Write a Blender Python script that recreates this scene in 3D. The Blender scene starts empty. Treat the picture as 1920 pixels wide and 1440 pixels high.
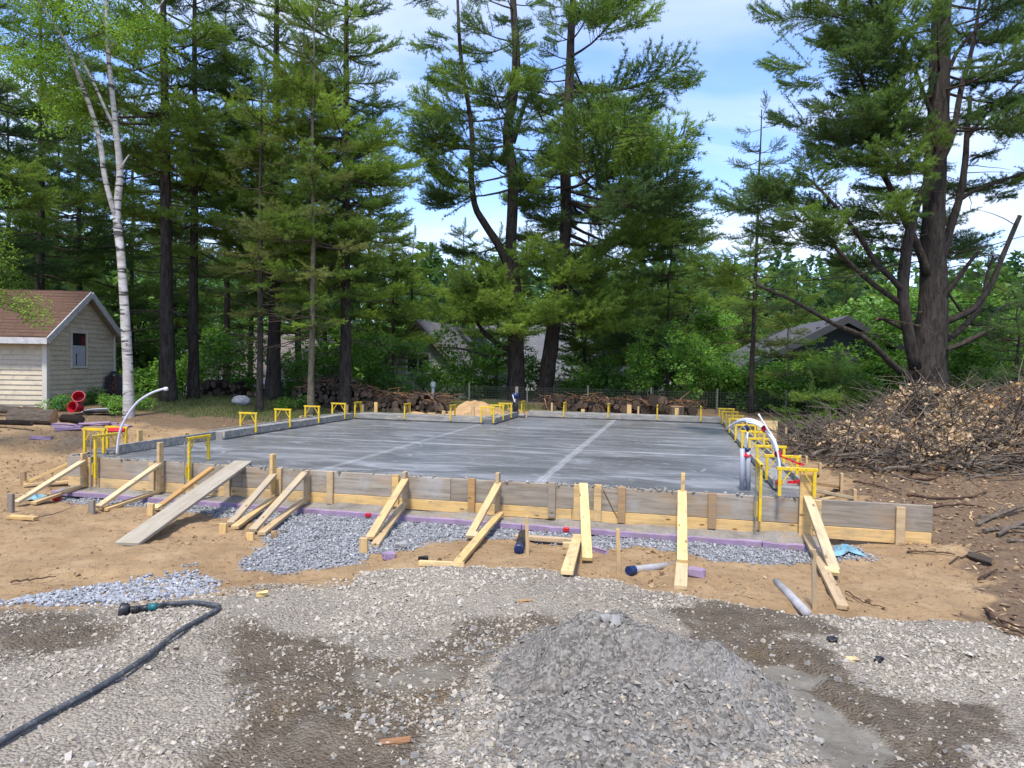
import bpy, math, random
import numpy as np
from mathutils import Vector, Matrix

rnd = random.Random(7)
nr = np.random.default_rng(11)
SC = bpy.context.scene
COL = SC.collection
R = math.radians

# ------------------------------------------------------------------ camera
FPX, PITCH, ROLL, CZ = 1285.6, 0.0280, 0.0165, 1.90
cam_d = bpy.data.cameras.new('camera')
cam = bpy.data.objects.new('camera', cam_d)
COL.objects.link(cam)
cam_d.sensor_width = 36.0
cam_d.lens = FPX / 1920 * 36.0
cam_d.clip_start = 0.1
cam_d.clip_end = 2000
cam.matrix_world = Matrix.Translation((0, 0, CZ)) @ Matrix.Rotation(R(90) - PITCH, 4, 'X') @ Matrix.Rotation(ROLL, 4, 'Z')
SC.camera = cam

# ------------------------------------------------------------------ sun, sky, exposure
SUN = Vector((-0.10, -0.45, 0.88)).normalized()
sun_d = bpy.data.lights.new('sun', 'SUN')
sun_d.energy = 3.0
sun_d.angle = R(8.0)
sun_d.color = (1.0, 0.95, 0.86)
sun = bpy.data.objects.new('sun', sun_d)
COL.objects.link(sun)
sun.rotation_euler = SUN.to_track_quat('Z', 'Y').to_euler()
sun.location = (0, 0, 30)

world = bpy.data.worlds.new('World')
SC.world = world
world.use_nodes = True
wt = world.node_tree
wt.nodes.clear()


def nd(t, kind, **kw):
    n = t.nodes.new(kind)
    for k, v in kw.items():
        setattr(n, k, v)
    return n


sky = nd(wt, 'ShaderNodeTexSky', sky_type='NISHITA', sun_disc=False)
sky.sun_elevation = math.asin(SUN.z)
sky.sun_rotation = math.atan2(SUN.x, SUN.y)
sky.air_density = 1.0
sky.dust_density = 0.6
sky.ozone_density = 1.4
tc = nd(wt, 'ShaderNodeTexCoord')
sep = nd(wt, 'ShaderNodeSeparateXYZ')
wt.links.new(tc.outputs['Generated'], sep.inputs[0])
den = nd(wt, 'ShaderNodeMath', operation='ADD'); den.inputs[1].default_value = 0.16
mx = nd(wt, 'ShaderNodeMath', operation='MAXIMUM'); mx.inputs[1].default_value = 0.0
wt.links.new(sep.outputs['Z'], mx.inputs[0]); wt.links.new(mx.outputs[0], den.inputs[0])
dx = nd(wt, 'ShaderNodeMath', operation='DIVIDE'); dy = nd(wt, 'ShaderNodeMath', operation='DIVIDE')
wt.links.new(sep.outputs['X'], dx.inputs[0]); wt.links.new(den.outputs[0], dx.inputs[1])
wt.links.new(sep.outputs['Y'], dy.inputs[0]); wt.links.new(den.outputs[0], dy.inputs[1])
cmb = nd(wt, 'ShaderNodeCombineXYZ')
wt.links.new(dx.outputs[0], cmb.inputs[0]); wt.links.new(dy.outputs[0], cmb.inputs[1])
mp = nd(wt, 'ShaderNodeMapping'); mp.inputs['Scale'].default_value = (0.55, 1.25, 1); mp.inputs['Location'].default_value = (3.1, 0.55, 0); mp.inputs['Rotation'].default_value = (0, 0, 0.25)
wt.links.new(cmb.outputs[0], mp.inputs[0])
cn = nd(wt, 'ShaderNodeTexNoise'); cn.inputs['Scale'].default_value = 1.15; cn.inputs['Detail'].default_value = 7; cn.inputs['Roughness'].default_value = 0.52; cn.inputs['Distortion'].default_value = 0.5
wt.links.new(mp.outputs[0], cn.inputs['Vector'])
cr = nd(wt, 'ShaderNodeValToRGB')
cr.color_ramp.elements[0].position = 0.42; cr.color_ramp.elements[0].color = (0, 0, 0, 1)
cr.color_ramp.elements[1].position = 0.70; cr.color_ramp.elements[1].color = (1, 1, 1, 1)
wt.links.new(cn.outputs['Fac'], cr.inputs[0])
cmul = nd(wt, 'ShaderNodeMath', operation='MULTIPLY'); cmul.inputs[1].default_value = 0.92
wt.links.new(cr.outputs[0], cmul.inputs[0])
cmix = nd(wt, 'ShaderNodeMix', data_type='RGBA')
cmix.inputs['B'].default_value = (4.2, 4.4, 4.75, 1)
tint = nd(wt, 'ShaderNodeMix', data_type='RGBA', blend_type='MULTIPLY'); tint.inputs['Factor'].default_value = 1.0
tint.inputs['B'].default_value = (0.95, 1.05, 1.38, 1)
wt.links.new(sky.outputs[0], tint.inputs['A'])
wt.links.new(tint.outputs['Result'], cmix.inputs['A'])
wt.links.new(cmul.outputs[0], cmix.inputs['Factor'])
bg = nd(wt, 'ShaderNodeBackground'); bg.inputs['Strength'].default_value = 0.15
wt.links.new(cmix.outputs['Result'], bg.inputs[0])
wo = nd(wt, 'ShaderNodeOutputWorld')
wt.links.new(bg.outputs[0], wo.inputs[0])

SC.view_settings.view_transform = 'Standard'
SC.view_settings.look = 'None'
SC.view_settings.exposure = 0.92
SC.view_settings.gamma = 1.0
SC.view_settings.use_curve_mapping = False
SC.cycles.use_denoising = True
SC.cycles.max_bounces = 4
SC.cycles.diffuse_bounces = 2
SC.cycles.glossy_bounces = 2
SC.cycles.transmission_bounces = 4
SC.cycles.transparent_max_bounces = 6
SC.cycles.caustics_reflective = False
SC.cycles.caustics_refractive = False


# ------------------------------------------------------------------ pixel -> place helpers
def ray(px, py):
    uu, vv = px - 960, py - 720
    u = uu * math.cos(ROLL) + vv * math.sin(ROLL)
    v = -uu * math.sin(ROLL) + vv * math.cos(ROLL)
    x = u / FPX; zz = -v / FPX
    return np.array([x, math.cos(PITCH) + zz * math.sin(PITCH), -math.sin(PITCH) + zz * math.cos(PITCH)])


O = np.array([0, 0, CZ])


def onz(px, py, z):
    d = ray(px, py)
    return O + d * ((z - CZ) / d[2])


def aty(px, py, y):
    d = ray(px, py)
    return O + d * (y / d[1])


ANG = -0.23676
U2 = np.array([math.cos(ANG), math.sin(ANG)])
N2 = np.array([-U2[1], U2[0]])
C2 = np.array([3.0453, 7.7597])


def L(s, t, z):                       # slab frame -> world
    q = C2 + U2 * s + N2 * t
    return np.array([q[0], q[1], z])


def to_st(P):
    q = np.asarray(P)[:2] - C2
    return float(q @ U2), float(q @ N2)


def ont(px, py, t):                   # pixel on the vertical plane t = const
    d = ray(px, py)
    k = (t + C2 @ N2) / (d[:2] @ N2)
    return O + d * k


def ons(px, py, s):                   # pixel on the vertical plane s = const
    d = ray(px, py)
    k = (s + C2 @ U2) / (d[:2] @ U2)
    return O + d * k


SLABM = Matrix(((U2[0], N2[0], 0, C2[0]), (U2[1], N2[1], 0, C2[1]), (0, 0, 1, 0), (0, 0, 0, 1)))


# ------------------------------------------------------------------ numpy noise
def _hash(ix, iy, seed):
    h = (ix.astype(np.int64) * 374761393 + iy.astype(np.int64) * 668265263 + seed * 974634777) & 0x7fffffff
    h = ((h ^ (h >> 13)) * 1274126177) & 0x7fffffff
    return ((h ^ (h >> 16)) & 0xffff) / 65535.0


def vnoise(x, y, seed=0):
    x = np.asarray(x, float); y = np.asarray(y, float)
    ix = np.floor(x); iy = np.floor(y); fx = x - ix; fy = y - iy
    fx = fx * fx * (3 - 2 * fx); fy = fy * fy * (3 - 2 * fy)
    ix = ix.astype(np.int64); iy = iy.astype(np.int64)
    a = _hash(ix, iy, seed); b = _hash(ix + 1, iy, seed); c = _hash(ix, iy + 1, seed); d = _hash(ix + 1, iy + 1, seed)
    return (a + (b - a) * fx) * (1 - fy) + (c + (d - c) * fx) * fy


def fbm(x, y, sc, octv=3, seed=0):
    v = 0; a = 1; tot = 0
    for i in range(octv):
        v = v + a * vnoise(np.asarray(x) * sc, np.asarray(y) * sc, seed + i * 17); tot += a
        a *= 0.5; sc *= 2.1
    return v / tot


def sstep(a, b, x):
    t = np.clip((x - a) / (b - a), 0, 1)
    return t * t * (3 - 2 * t)


# ------------------------------------------------------------------ materials
MATS = {}


def new_mat(name):
    m = bpy.data.materials.new(name)
    m.use_nodes = True
    t = m.node_tree
    b = t.nodes['Principled BSDF']
    MATS[name] = m
    return m, t, b


def rgba(c):
    return (c[0], c[1], c[2], 1)


def ramp(t, fac, stops):
    n = nd(t, 'ShaderNodeValToRGB')
    e = n.color_ramp.elements
    while len(e) < len(stops):
        e.new(0.5)
    for el, (p, c) in zip(e, stops):
        el.position = p; el.color = rgba(c)
    t.links.new(fac, n.inputs[0])
    return n.outputs[0]


def noise(t, vec, scale, detail=4, rough=0.55, dist=0.0):
    n = nd(t, 'ShaderNodeTexNoise')
    n.inputs['Scale'].default_value = scale; n.inputs['Detail'].default_value = detail
    n.inputs['Roughness'].default_value = rough; n.inputs['Distortion'].default_value = dist
    if vec is not None:
        t.links.new(vec, n.inputs['Vector'])
    return n.outputs['Fac']


def mixc(t, fac, a, b, mode='MIX'):
    n = nd(t, 'ShaderNodeMix', data_type='RGBA', blend_type=mode)
    for key, v in (('Factor', fac), ('A', a), ('B', b)):
        if isinstance(v, (int, float)):
            n.inputs[key].default_value = v
        elif isinstance(v, tuple):
            n.inputs[key].default_value = rgba(v)
        else:
            t.links.new(v, n.inputs[key])
    return n.outputs['Result']


def math_(t, op, a, b=None, clamp=False):
    n = nd(t, 'ShaderNodeMath', operation=op, use_clamp=clamp)
    for i, v in enumerate((a, b)):
        if v is None:
            continue
        if isinstance(v, (int, float)):
            n.inputs[i].default_value = v
        else:
            t.links.new(v, n.inputs[i])
    return n.outputs[0]


def bump(t, b, height, strength=0.3, dist=0.02):
    n = nd(t, 'ShaderNodeBump')
    n.inputs['Strength'].default_value = strength; n.inputs['Distance'].default_value = dist
    t.links.new(height, n.inputs['Height'])
    t.links.new(n.outputs[0], b.inputs['Normal'])
    return n


def coords(t, scale=(1, 1, 1), out='Object', rnd_off=False):
    c = nd(t, 'ShaderNodeTexCoord')
    m = nd(t, 'ShaderNodeMapping')
    m.inputs['Scale'].default_value = scale
    t.links.new(c.outputs[out], m.inputs[0])
    if rnd_off:
        oi = nd(t, 'ShaderNodeObjectInfo')
        mu = nd(t, 'ShaderNodeVectorMath', operation='SCALE'); mu.inputs['Scale'].default_value = 1.0
        cb = nd(t, 'ShaderNodeCombineXYZ')
        k = math_(t, 'MULTIPLY', oi.outputs['Random'], 37.0)
        for i in range(3):
            t.links.new(k, cb.inputs[i])
        t.links.new(cb.outputs[0], m.inputs['Location'])
    return m.outputs[0]


def objrand(t):
    return nd(t, 'ShaderNodeObjectInfo').outputs['Random']


def plain(name, col, rough=0.6, metal=0.0, var=0.25, scale=9.0, spec=0.4, bmp=0.0, dirt=None, rv=0.0):
    m, t, b = new_mat(name)
    v = coords(t, rnd_off=True)
    n = noise(t, v, scale, 5, 0.6)
    lo = tuple(c * (1 - var) for c in col); hi = tuple(min(1, c * (1 + var * 0.6)) for c in col)
    c = ramp(t, n, [(0.3, lo), (0.7, hi)])
    if dirt:
        n2 = noise(t, v, scale * 2.3, 6, 0.65)
        c = mixc(t, ramp(t, n2, [(0.52, (0, 0, 0)), (0.68, (1, 1, 1))]), c, dirt)
    if rv:
        hs = nd(t, 'ShaderNodeHueSaturation'); t.links.new(c, hs.inputs['Color'])
        t.links.new(math_(t, 'ADD', math_(t, 'MULTIPLY', objrand(t), rv * 2), 1 - rv), hs.inputs['Value'])
        c = hs.outputs[0]
    t.links.new(c, b.inputs['Base Color'])
    b.inputs['Roughness'].default_value = rough
    b.inputs['Metallic'].default_value = metal
    b.inputs['Specular IOR Level'].default_value = spec
    if bmp:
        bump(t, b, noise(t, v, scale * 4, 5, 0.6), bmp, 0.01)
    return m


def lumber(name, c0, c1, grey=0.0, knots=True, splash=None):
    m, t, b = new_mat(name)
    v = coords(t, (0.8, 22, 22), rnd_off=True)
    g = noise(t, v, 2.2, 6, 0.6, 0.4)
    c = ramp(t, g, [(0.28, c0), (0.72, c1)])
    v2 = coords(t, (4.0, 11, 11), rnd_off=True)
    if knots:
        vo = nd(t, 'ShaderNodeTexVoronoi'); vo.inputs['Scale'].default_value = 1.0
        t.links.new(v2, vo.inputs['Vector'])
        k = ramp(t, vo.outputs['Distance'], [(0.07, (1, 1, 1)), (0.17, (0, 0, 0))])
        c = mixc(t, k, c, (c0[0] * 0.35, c0[1] * 0.28, c0[2] * 0.25))
    r = objrand(t)
    hs = nd(t, 'ShaderNodeHueSaturation')
    t.links.new(c, hs.inputs['Color'])
    t.links.new(math_(t, 'ADD', math_(t, 'MULTIPLY', r, 0.38), 0.76), hs.inputs['Value'])
    t.links.new(math_(t, 'ADD', math_(t, 'MULTIPLY', r, 0.3), 0.88), hs.inputs['Saturation'])
    c = hs.outputs[0]
    v3 = coords(t, (2.0, 6, 6), rnd_off=True)
    d = noise(t, v3, 1.6, 7, 0.68)
    c = mixc(t, ramp(t, d, [(0.47, (0, 0, 0)), (0.72, (0.75, 0.75, 0.75))]), c, splash or (0.26, 0.21, 0.15))
    t.links.new(c, b.inputs['Base Color'])
    b.inputs['Roughness'].default_value = 0.72
    b.inputs['Specular IOR Level'].default_value = 0.25
    bump(t, b, g, 0.25, 0.004)
    return m


lumber('lumber', (0.58, 0.385, 0.175), (0.76, 0.55, 0.29))
lumber('lumber_pale', (0.68, 0.49, 0.23), (0.86, 0.67, 0.37))
lumber('lumber_brown', (0.36, 0.215, 0.10), (0.50, 0.325, 0.165))
lumber('lumber_grey', (0.22, 0.18, 0.14), (0.36, 0.31, 0.25))
lumber('lumber_wet', (0.52, 0.37, 0.19), (0.70, 0.54, 0.32), splash=(0.33, 0.31, 0.28))


def formply(name):
    m, t, b = new_mat(name)
    v = coords(t, (0.7, 1, 9), rnd_off=True)
    n = noise(t, v, 2.5, 6, 0.62, 0.6)
    c = ramp(t, n, [(0.25, (0.150, 0.120, 0.086)), (0.5, (0.295, 0.247, 0.185)), (0.75, (0.43, 0.365, 0.275))])
    v2 = coords(t, (1.2, 1, 3), rnd_off=True)
    n2 = noise(t, v2, 1.7, 5, 0.6)
    c = mixc(t, ramp(t, n2, [(0.5, (0, 0, 0)), (0.68, (0.55, 0.55, 0.55))]), c, (0.42, 0.265, 0.13))
    n3 = noise(t, coords(t, (1, 1, 1), rnd_off=True), 2.1, 6, 0.65)
    c = mixc(t, ramp(t, n3, [(0.52, (0, 0, 0)), (0.7, (0.7, 0.7, 0.7))]), c, (0.37, 0.365, 0.35))
    hs = nd(t, 'ShaderNodeHueSaturation'); t.links.new(c, hs.inputs['Color'])
    t.links.new(math_(t, 'ADD', math_(t, 'MULTIPLY', objrand(t), 0.35), 0.85), hs.inputs['Value'])
    t.links.new(hs.outputs[0], b.inputs['Base Color'])
    b.inputs['Roughness'].default_value = 0.62
    bump(t, b, n, 0.2, 0.004)
    return m


formply('form_plank')


def cement_board(name):
    m, t, b = new_mat(name)
    v = coords(t, (1.5, 6, 6), rnd_off=True)
    n = noise(t, v, 2.0, 6, 0.65)
    c = ramp(t, n, [(0.42, (0.23, 0.22, 0.195)), (0.58, (0.34, 0.33, 0.30)), (0.66, (0.56, 0.40, 0.2))])
    t.links.new(c, b.inputs['Base Color'])
    b.inputs['Roughness'].default_value = 0.85
    bump(t, b, noise(t, v, 8, 5, 0.7), 0.5, 0.01)
    return m


cement_board('cement_board')


def slab_mat():
    m, t, b = new_mat('slab_concrete')
    tcn = nd(t, 'ShaderNodeTexCoord')
    sp = nd(t, 'ShaderNodeSeparateXYZ')
    t.links.new(tcn.outputs['Object'], sp.inputs[0])
    v = coords(t, (0.5, 1.5, 1))
    n = noise(t, v, 1.2, 7, 0.62, 0.8)
    c = ramp(t, n, [(0.25, (0.090, 0.091, 0.092)), (0.5, (0.150, 0.153, 0.157)), (0.8, (0.225, 0.228, 0.232))])
    w = noise(t, coords(t, (0.40, 1.35, 1)), 1.5, 8, 0.68, 1.2)
    wm = ramp(t, w, [(0.50, (0, 0, 0)), (0.72, (0.70, 0.70, 0.70))])
    c = mixc(t, wm, c, (0.43, 0.44, 0.455))
    w2 = noise(t, coords(t, (1.1, 2.6, 1)), 2.4, 7, 0.72, 1.8)
    c = mixc(t, ramp(t, w2, [(0.56, (0, 0, 0)), (0.66, (0.55, 0.55, 0.55))]), c, (0.44, 0.45, 0.47))
    # swirl scratches of the trowel
    vv = nd(t, 'ShaderNodeTexVoronoi', feature='DISTANCE_TO_EDGE'); vv.inputs['Scale'].default_value = 0.42
    dm = nd(t, 'ShaderNodeVectorMath', operation='ADD')
    nz = nd(t, 'ShaderNodeTexNoise'); nz.inputs['Scale'].default_value = 0.8; nz.inputs['Detail'].default_value = 3
    t.links.new(tcn.outputs['Object'], nz.inputs['Vector'])
    t.links.new(tcn.outputs['Object'], dm.inputs[0]); t.links.new(nz.outputs['Color'], dm.inputs[1])
    t.links.new(dm.outputs[0], vv.inputs['Vector'])
    ed = ramp(t, vv.outputs['Distance'], [(0.0, (1, 1, 1)), (0.011, (0, 0, 0))])
    brk = ramp(t, noise(t, coords(t, (1, 1, 1)), 1.5, 4), [(0.55, (0, 0, 0)), (0.62, (0.5, 0.5, 0.5))])
    c = mixc(t, mixc(t, 1.0, ed, brk, 'MULTIPLY'), c, (0.5, 0.51, 0.53))
    # dusty saw-cut joints
    wob = math_(t, 'MULTIPLY', math_(t, 'SUBTRACT', noise(t, coords(t, (6, 6, 1)), 1.0, 5, 0.7), 0.5), 0.16)

    def joint(axis, pos, wid, amt):
        nonlocal c
        d = math_(t, 'ABSOLUTE', math_(t, 'SUBTRACT', math_(t, 'ADD', sp.outputs[axis], wob), pos))
        k = ramp(t, math_(t, 'DIVIDE', d, wid), [(0.15, (amt, amt, amt)), (1.0, (0, 0, 0))])
        c = mixc(t, k, c, (0.56, 0.57, 0.585))
    joint(0, -2.78, 0.085, 0.50)
    joint(0, -5.75, 0.09, 0.30)
    joint(1, 3.50, 0.05, 0.55)
    t.links.new(c, b.inputs['Base Color'])
    rr = ramp(t, n, [(0.3, (0.30, 0.30, 0.30)), (0.7, (0.5, 0.5, 0.5))])
    rr = mixc(t, wm, rr, (0.6, 0.6, 0.6))
    t.links.new(rr, b.inputs['Roughness'])
    b.inputs['Specular IOR Level'].default_value = 0.5
    bump(t, b, noise(t, coords(t, (1, 1, 1)), 40, 4, 0.6), 0.06, 0.003)


slab_mat()
plain('concrete', (0.30, 0.29, 0.27), 0.85, var=0.35, scale=6, bmp=0.4)
plain('concrete_wet', (0.17, 0.165, 0.16), 0.7, var=0.4, scale=5, bmp=0.5)
plain('yellow_paint', (0.78, 0.53, 0.010), 0.5, var=0.22, scale=9, spec=0.4, dirt=(0.42, 0.34, 0.17))
plain('dark_hole', (0.02, 0.018, 0.015), 0.8)
plain('steel', (0.36, 0.35, 0.33), 0.5, 0.6, var=0.3)
plain('foam_purple', (0.36, 0.255, 0.38), 0.85, var=0.28, scale=5, bmp=0.3, dirt=(0.30, 0.24, 0.22))
plain('pvc_grey', (0.36, 0.39, 0.45), 0.4, var=0.12, scale=5)
plain('pvc_dusty', (0.40, 0.40, 0.42), 0.6, var=0.25, scale=6, dirt=(0.42, 0.31, 0.18))
plain('pex_white', (0.74, 0.76, 0.80), 0.35, var=0.08)
plain('pex_lilac', (0.62, 0.62, 0.72), 0.35, var=0.08)
plain('blue_cap', (0.012, 0.03, 0.115), 0.4, var=0.3)
plain('black_plastic', (0.018, 0.019, 0.022), 0.42, var=0.3, dirt=(0.10, 0.09, 0.08))
plain('red_tape', (0.62, 0.018, 0.022), 0.38, var=0.25, scale=14)
plain('red_plastic', (0.50, 0.015, 0.03), 0.35, var=0.2)
plain('green_plastic', (0.02, 0.15, 0.07), 0.5, var=0.3)
plain('yellow_old', (0.48, 0.34, 0.07), 0.6, var=0.3)
plain('hose_rubber', (0.060, 0.066, 0.075), 0.45, var=0.3, scale=12, dirt=(0.16, 0.155, 0.15))
plain('teal_rubber', (0.01, 0.13, 0.15), 0.45, var=0.2)
plain('blue_cloth', (0.22, 0.42, 0.52), 0.9, var=0.35, scale=6)
plain('grey_sack', (0.38, 0.38, 0.40), 0.55, var=0.3, scale=10)
plain('brick_red', (0.22, 0.105, 0.075), 0.9, var=0.35, scale=6, bmp=0.3, rv=0.25)
plain('wire_dark', (0.05, 0.05, 0.055), 0.55, 0.3, var=0.2)
plain('fence_wire', (0.07, 0.075, 0.07), 0.6, 0.4, var=0.2)
plain('fence_post', (0.15, 0.14, 0.12), 0.75, var=0.3)
plain('siding_cream', (0.60, 0.51, 0.355), 0.6, var=0.14, scale=3, dirt=(0.40, 0.36, 0.28), rv=0.06)
plain('trim_cream', (0.60, 0.56, 0.47), 0.55, var=0.1, scale=3)
plain('fascia_white', (0.55, 0.54, 0.52), 0.6, var=0.2, scale=5, dirt=(0.36, 0.34, 0.31))
plain('soffit', (0.36, 0.33, 0.28), 0.7, var=0.15)
plain('window_white', (0.42, 0.44, 0.47), 0.4, var=0.1, scale=4)
plain('dark_room', (0.018, 0.012, 0.012), 0.6)
plain('dark_red', (0.12, 0.012, 0.015), 0.7)
plain('window_wood', (0.26, 0.17, 0.10), 0.7)
plain('wall_white', (0.62, 0.61, 0.58), 0.7, var=0.1, scale=2)
plain('wall_grey', (0.27, 0.28, 0.30), 0.7, var=0.12, scale=2)
plain('wall_taupe', (0.35, 0.31, 0.27), 0.7, var=0.12, scale=2)
plain('wall_green', (0.36, 0.40, 0.32), 0.7, var=0.12, scale=2)
plain('wall_dark', (0.050, 0.052, 0.060), 0.7, var=0.15, scale=2)
plain('trim_white', (0.70, 0.70, 0.70), 0.5, var=0.05)
plain('trim_brown', (0.16, 0.12, 0.09), 0.7, var=0.2)
plain('awning_lilac', (0.45, 0.38, 0.60), 0.7, var=0.1)
plain('pane_dark', (0.03, 0.035, 0.04), 0.12, var=0.2, spec=0.7)
plain('log_end', (0.088, 0.060, 0.040), 0.9, var=0.6, scale=12, rv=0.55)
plain('log_end_fresh', (0.36, 0.21, 0.09), 0.85, var=0.4, scale=14)
plain('stone', (0.33, 0.32, 0.30), 0.9, var=0.3, scale=20)
plain('wood_chip', (0.46, 0.27, 0.12), 0.85, var=0.35)
plain('bark_strip', (0.30, 0.15, 0.07), 0.9, var=0.4)


def shingle(name, col, sc=26):
    m, t, b = new_mat(name)
    v = coords(t, (1, 1, 1), rnd_off=True)
    br = nd(t, 'ShaderNodeTexBrick')
    br.inputs['Scale'].default_value = 1.0
    br.inputs['Brick Width'].default_value = 0.32; br.inputs['Row Height'].default_value = 0.14
    br.inputs['Mortar Size'].default_value = 0.012
    br.inputs['Color1'].default_value = rgba(tuple(c * 0.75 for c in col)); br.inputs['Color2'].default_value = rgba(tuple(c * 1.2 for c in col))
    br.inputs['Mortar'].default_value = rgba(tuple(c * 0.35 for c in col))
    t.links.new(v, br.inputs['Vector'])
    n = noise(t, v, sc, 5, 0.7)
    c = mixc(t, 0.5, br.outputs['Color'], ramp(t, n, [(0.3, tuple(c * 0.5 for c in col)), (0.7, tuple(c * 1.4 for c in col))]))
    t.links.new(c, b.inputs['Base Color'])
    b.inputs['Roughness'].default_value = 0.9
    bump(t, b, br.outputs['Fac'], 0.3, 0.01)
    return m


shingle('roof_red', (0.115, 0.058, 0.034))
shingle('roof_grey', (0.155, 0.155, 0.165))
shingle('roof_brown', (0.19, 0.16, 0.15))
shingle('roof_dark', (0.10, 0.10, 0.11))


def bark(name, lo, hi, sc=(14, 14, 3.0), moss=None):
    m, t, b = new_mat(name)
    v = coords(t, sc)
    n = noise(t, v, 1.0, 7, 0.65, 0.6)
    c = ramp(t, n, [(0.3, lo), (0.68, hi)])
    if moss:
        c = mixc(t, ramp(t, noise(t, coords(t), 2.2, 5), [(0.5, (0, 0, 0)), (0.7, (0.6, 0.6, 0.6))]), c, moss)
    t.links.new(c, b.inputs['Base Color'])
    b.inputs['Roughness'].default_value = 0.92
    b.inputs['Specular IOR Level'].default_value = 0.2
    bump(t, b, n, 1.0, 0.08)
    return m


bark('bark_pine', (0.014, 0.012, 0.010), (0.092, 0.076, 0.062))
bark('bark_warm', (0.016, 0.013, 0.011), (0.110, 0.088, 0.070))
bark('bark_young', (0.10, 0.088, 0.060), (0.22, 0.19, 0.13), (9, 9, 5), moss=(0.11, 0.13, 0.06))
bark('bark_twig', (0.045, 0.035, 0.027), (0.14, 0.105, 0.075), (20, 20, 6))
bark('bark_cut', (0.085, 0.066, 0.05), (0.29, 0.235, 0.18), (9, 9, 9))
bark('bark_log', (0.018, 0.013, 0.010), (0.070, 0.050, 0.038), (9, 9, 9))
bark('bark_root', (0.05, 0.03, 0.02), (0.17, 0.10, 0.065), (9, 9, 9))


def birch_mat():
    m, t, b = new_mat('bark_birch')
    n = noise(t, coords(t, (1.6, 1.6, 8)), 1.3, 5, 0.6, 0.6)
    c = ramp(t, noise(t, coords(t, (2, 2, 5)), 2, 5), [(0.3, (0.32, 0.28, 0.24)), (0.65, (0.60, 0.58, 0.54))])
    c = mixc(t, ramp(t, n, [(0.55, (0, 0, 0)), (0.60, (0.95, 0.95, 0.95))]), c, (0.03, 0.025, 0.02))
    n2 = noise(t, coords(t, (1, 1, 1.2)), 2.8, 4, 0.5)
    c = mixc(t, ramp(t, n2, [(0.60, (0, 0, 0)), (0.72, (0.7, 0.7, 0.7))]), c, (0.16, 0.09, 0.05))
    t.links.new(c, b.inputs['Base Color'])
    b.inputs['Roughness'].default_value = 0.75
    bump(t, b, n, 0.3, 0.01)


birch_mat()


def foliage(name, dark, light, trans=0.42, tcol=None, rough=0.55, noise_sc=1.3, dead=None):
    m, t, b = new_mat(name)
    v = coords(t, (1, 1, 1), rnd_off=True)
    r = objrand(t)
    n = noise(t, v, noise_sc, 3, 0.6)
    k = math_(t, 'ADD', math_(t, 'MULTIPLY', n, 0.75), math_(t, 'MULTIPLY', math_(t, 'SUBTRACT', r, 0.5), 0.65), True)
    c = ramp(t, k, [(0.15, dark), (0.6, light)])
    if dead:
        c = mixc(t, ramp(t, noise(t, v, 9, 2), [(0.66, (0, 0, 0)), (0.74, (1, 1, 1))]), c, dead)
    t.links.new(c, b.inputs['Base Color'])
    b.inputs['Roughness'].default_value = rough
    b.inputs['Specular IOR Level'].default_value = 0.3
    tr = nd(t, 'ShaderNodeBsdfTranslucent')
    t.links.new(mixc(t, 1.0, c, tcol or (1.25, 1.3, 0.55), 'MULTIPLY'), tr.inputs['Color'])
    ms = nd(t, 'ShaderNodeMixShader'); ms.inputs[0].default_value = trans
    out = t.nodes['Material Output']
    t.links.new(b.outputs[0], ms.inputs[1]); t.links.new(tr.outputs[0], ms.inputs[2])
    t.links.new(ms.outputs[0], out.inputs['Surface'])
    return m


foliage('needle', (0.090, 0.150, 0.034), (0.205, 0.312, 0.064))
foliage('needle_bright', (0.140, 0.225, 0.038), (0.285, 0.400, 0.075))
foliage('needle_yellow', (0.11, 0.145, 0.040), (0.22, 0.25, 0.075))
foliage('needle_dark', (0.048, 0.095, 0.034), (0.125, 0.205, 0.062))
foliage('needle_far', (0.070, 0.135, 0.055), (0.150, 0.255, 0.090), noise_sc=0.5)
foliage('leaf_maple', (0.070, 0.155, 0.024), (0.175, 0.330, 0.060), 0.45)
foliage('leaf_birch', (0.085, 0.165, 0.018), (0.205, 0.330, 0.045), 0.45, dead=(0.34, 0.20, 0.03))
foliage('leaf_far', (0.085, 0.170, 0.038), (0.180, 0.320, 0.075), 0.35, noise_sc=0.5)
foliage('leaf_dead', (0.24, 0.145, 0.070), (0.60, 0.44, 0.26), 0.25, (1.1, 1.0, 0.8), noise_sc=5.0)
foliage('leaf_rust', (0.30, 0.14, 0.05), (0.56, 0.33, 0.14), 0.25, (1.1, 1.0, 0.8), noise_sc=3.0)
foliage('grass', (0.060, 0.090, 0.022), (0.130, 0.175, 0.045), 0.3)


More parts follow.
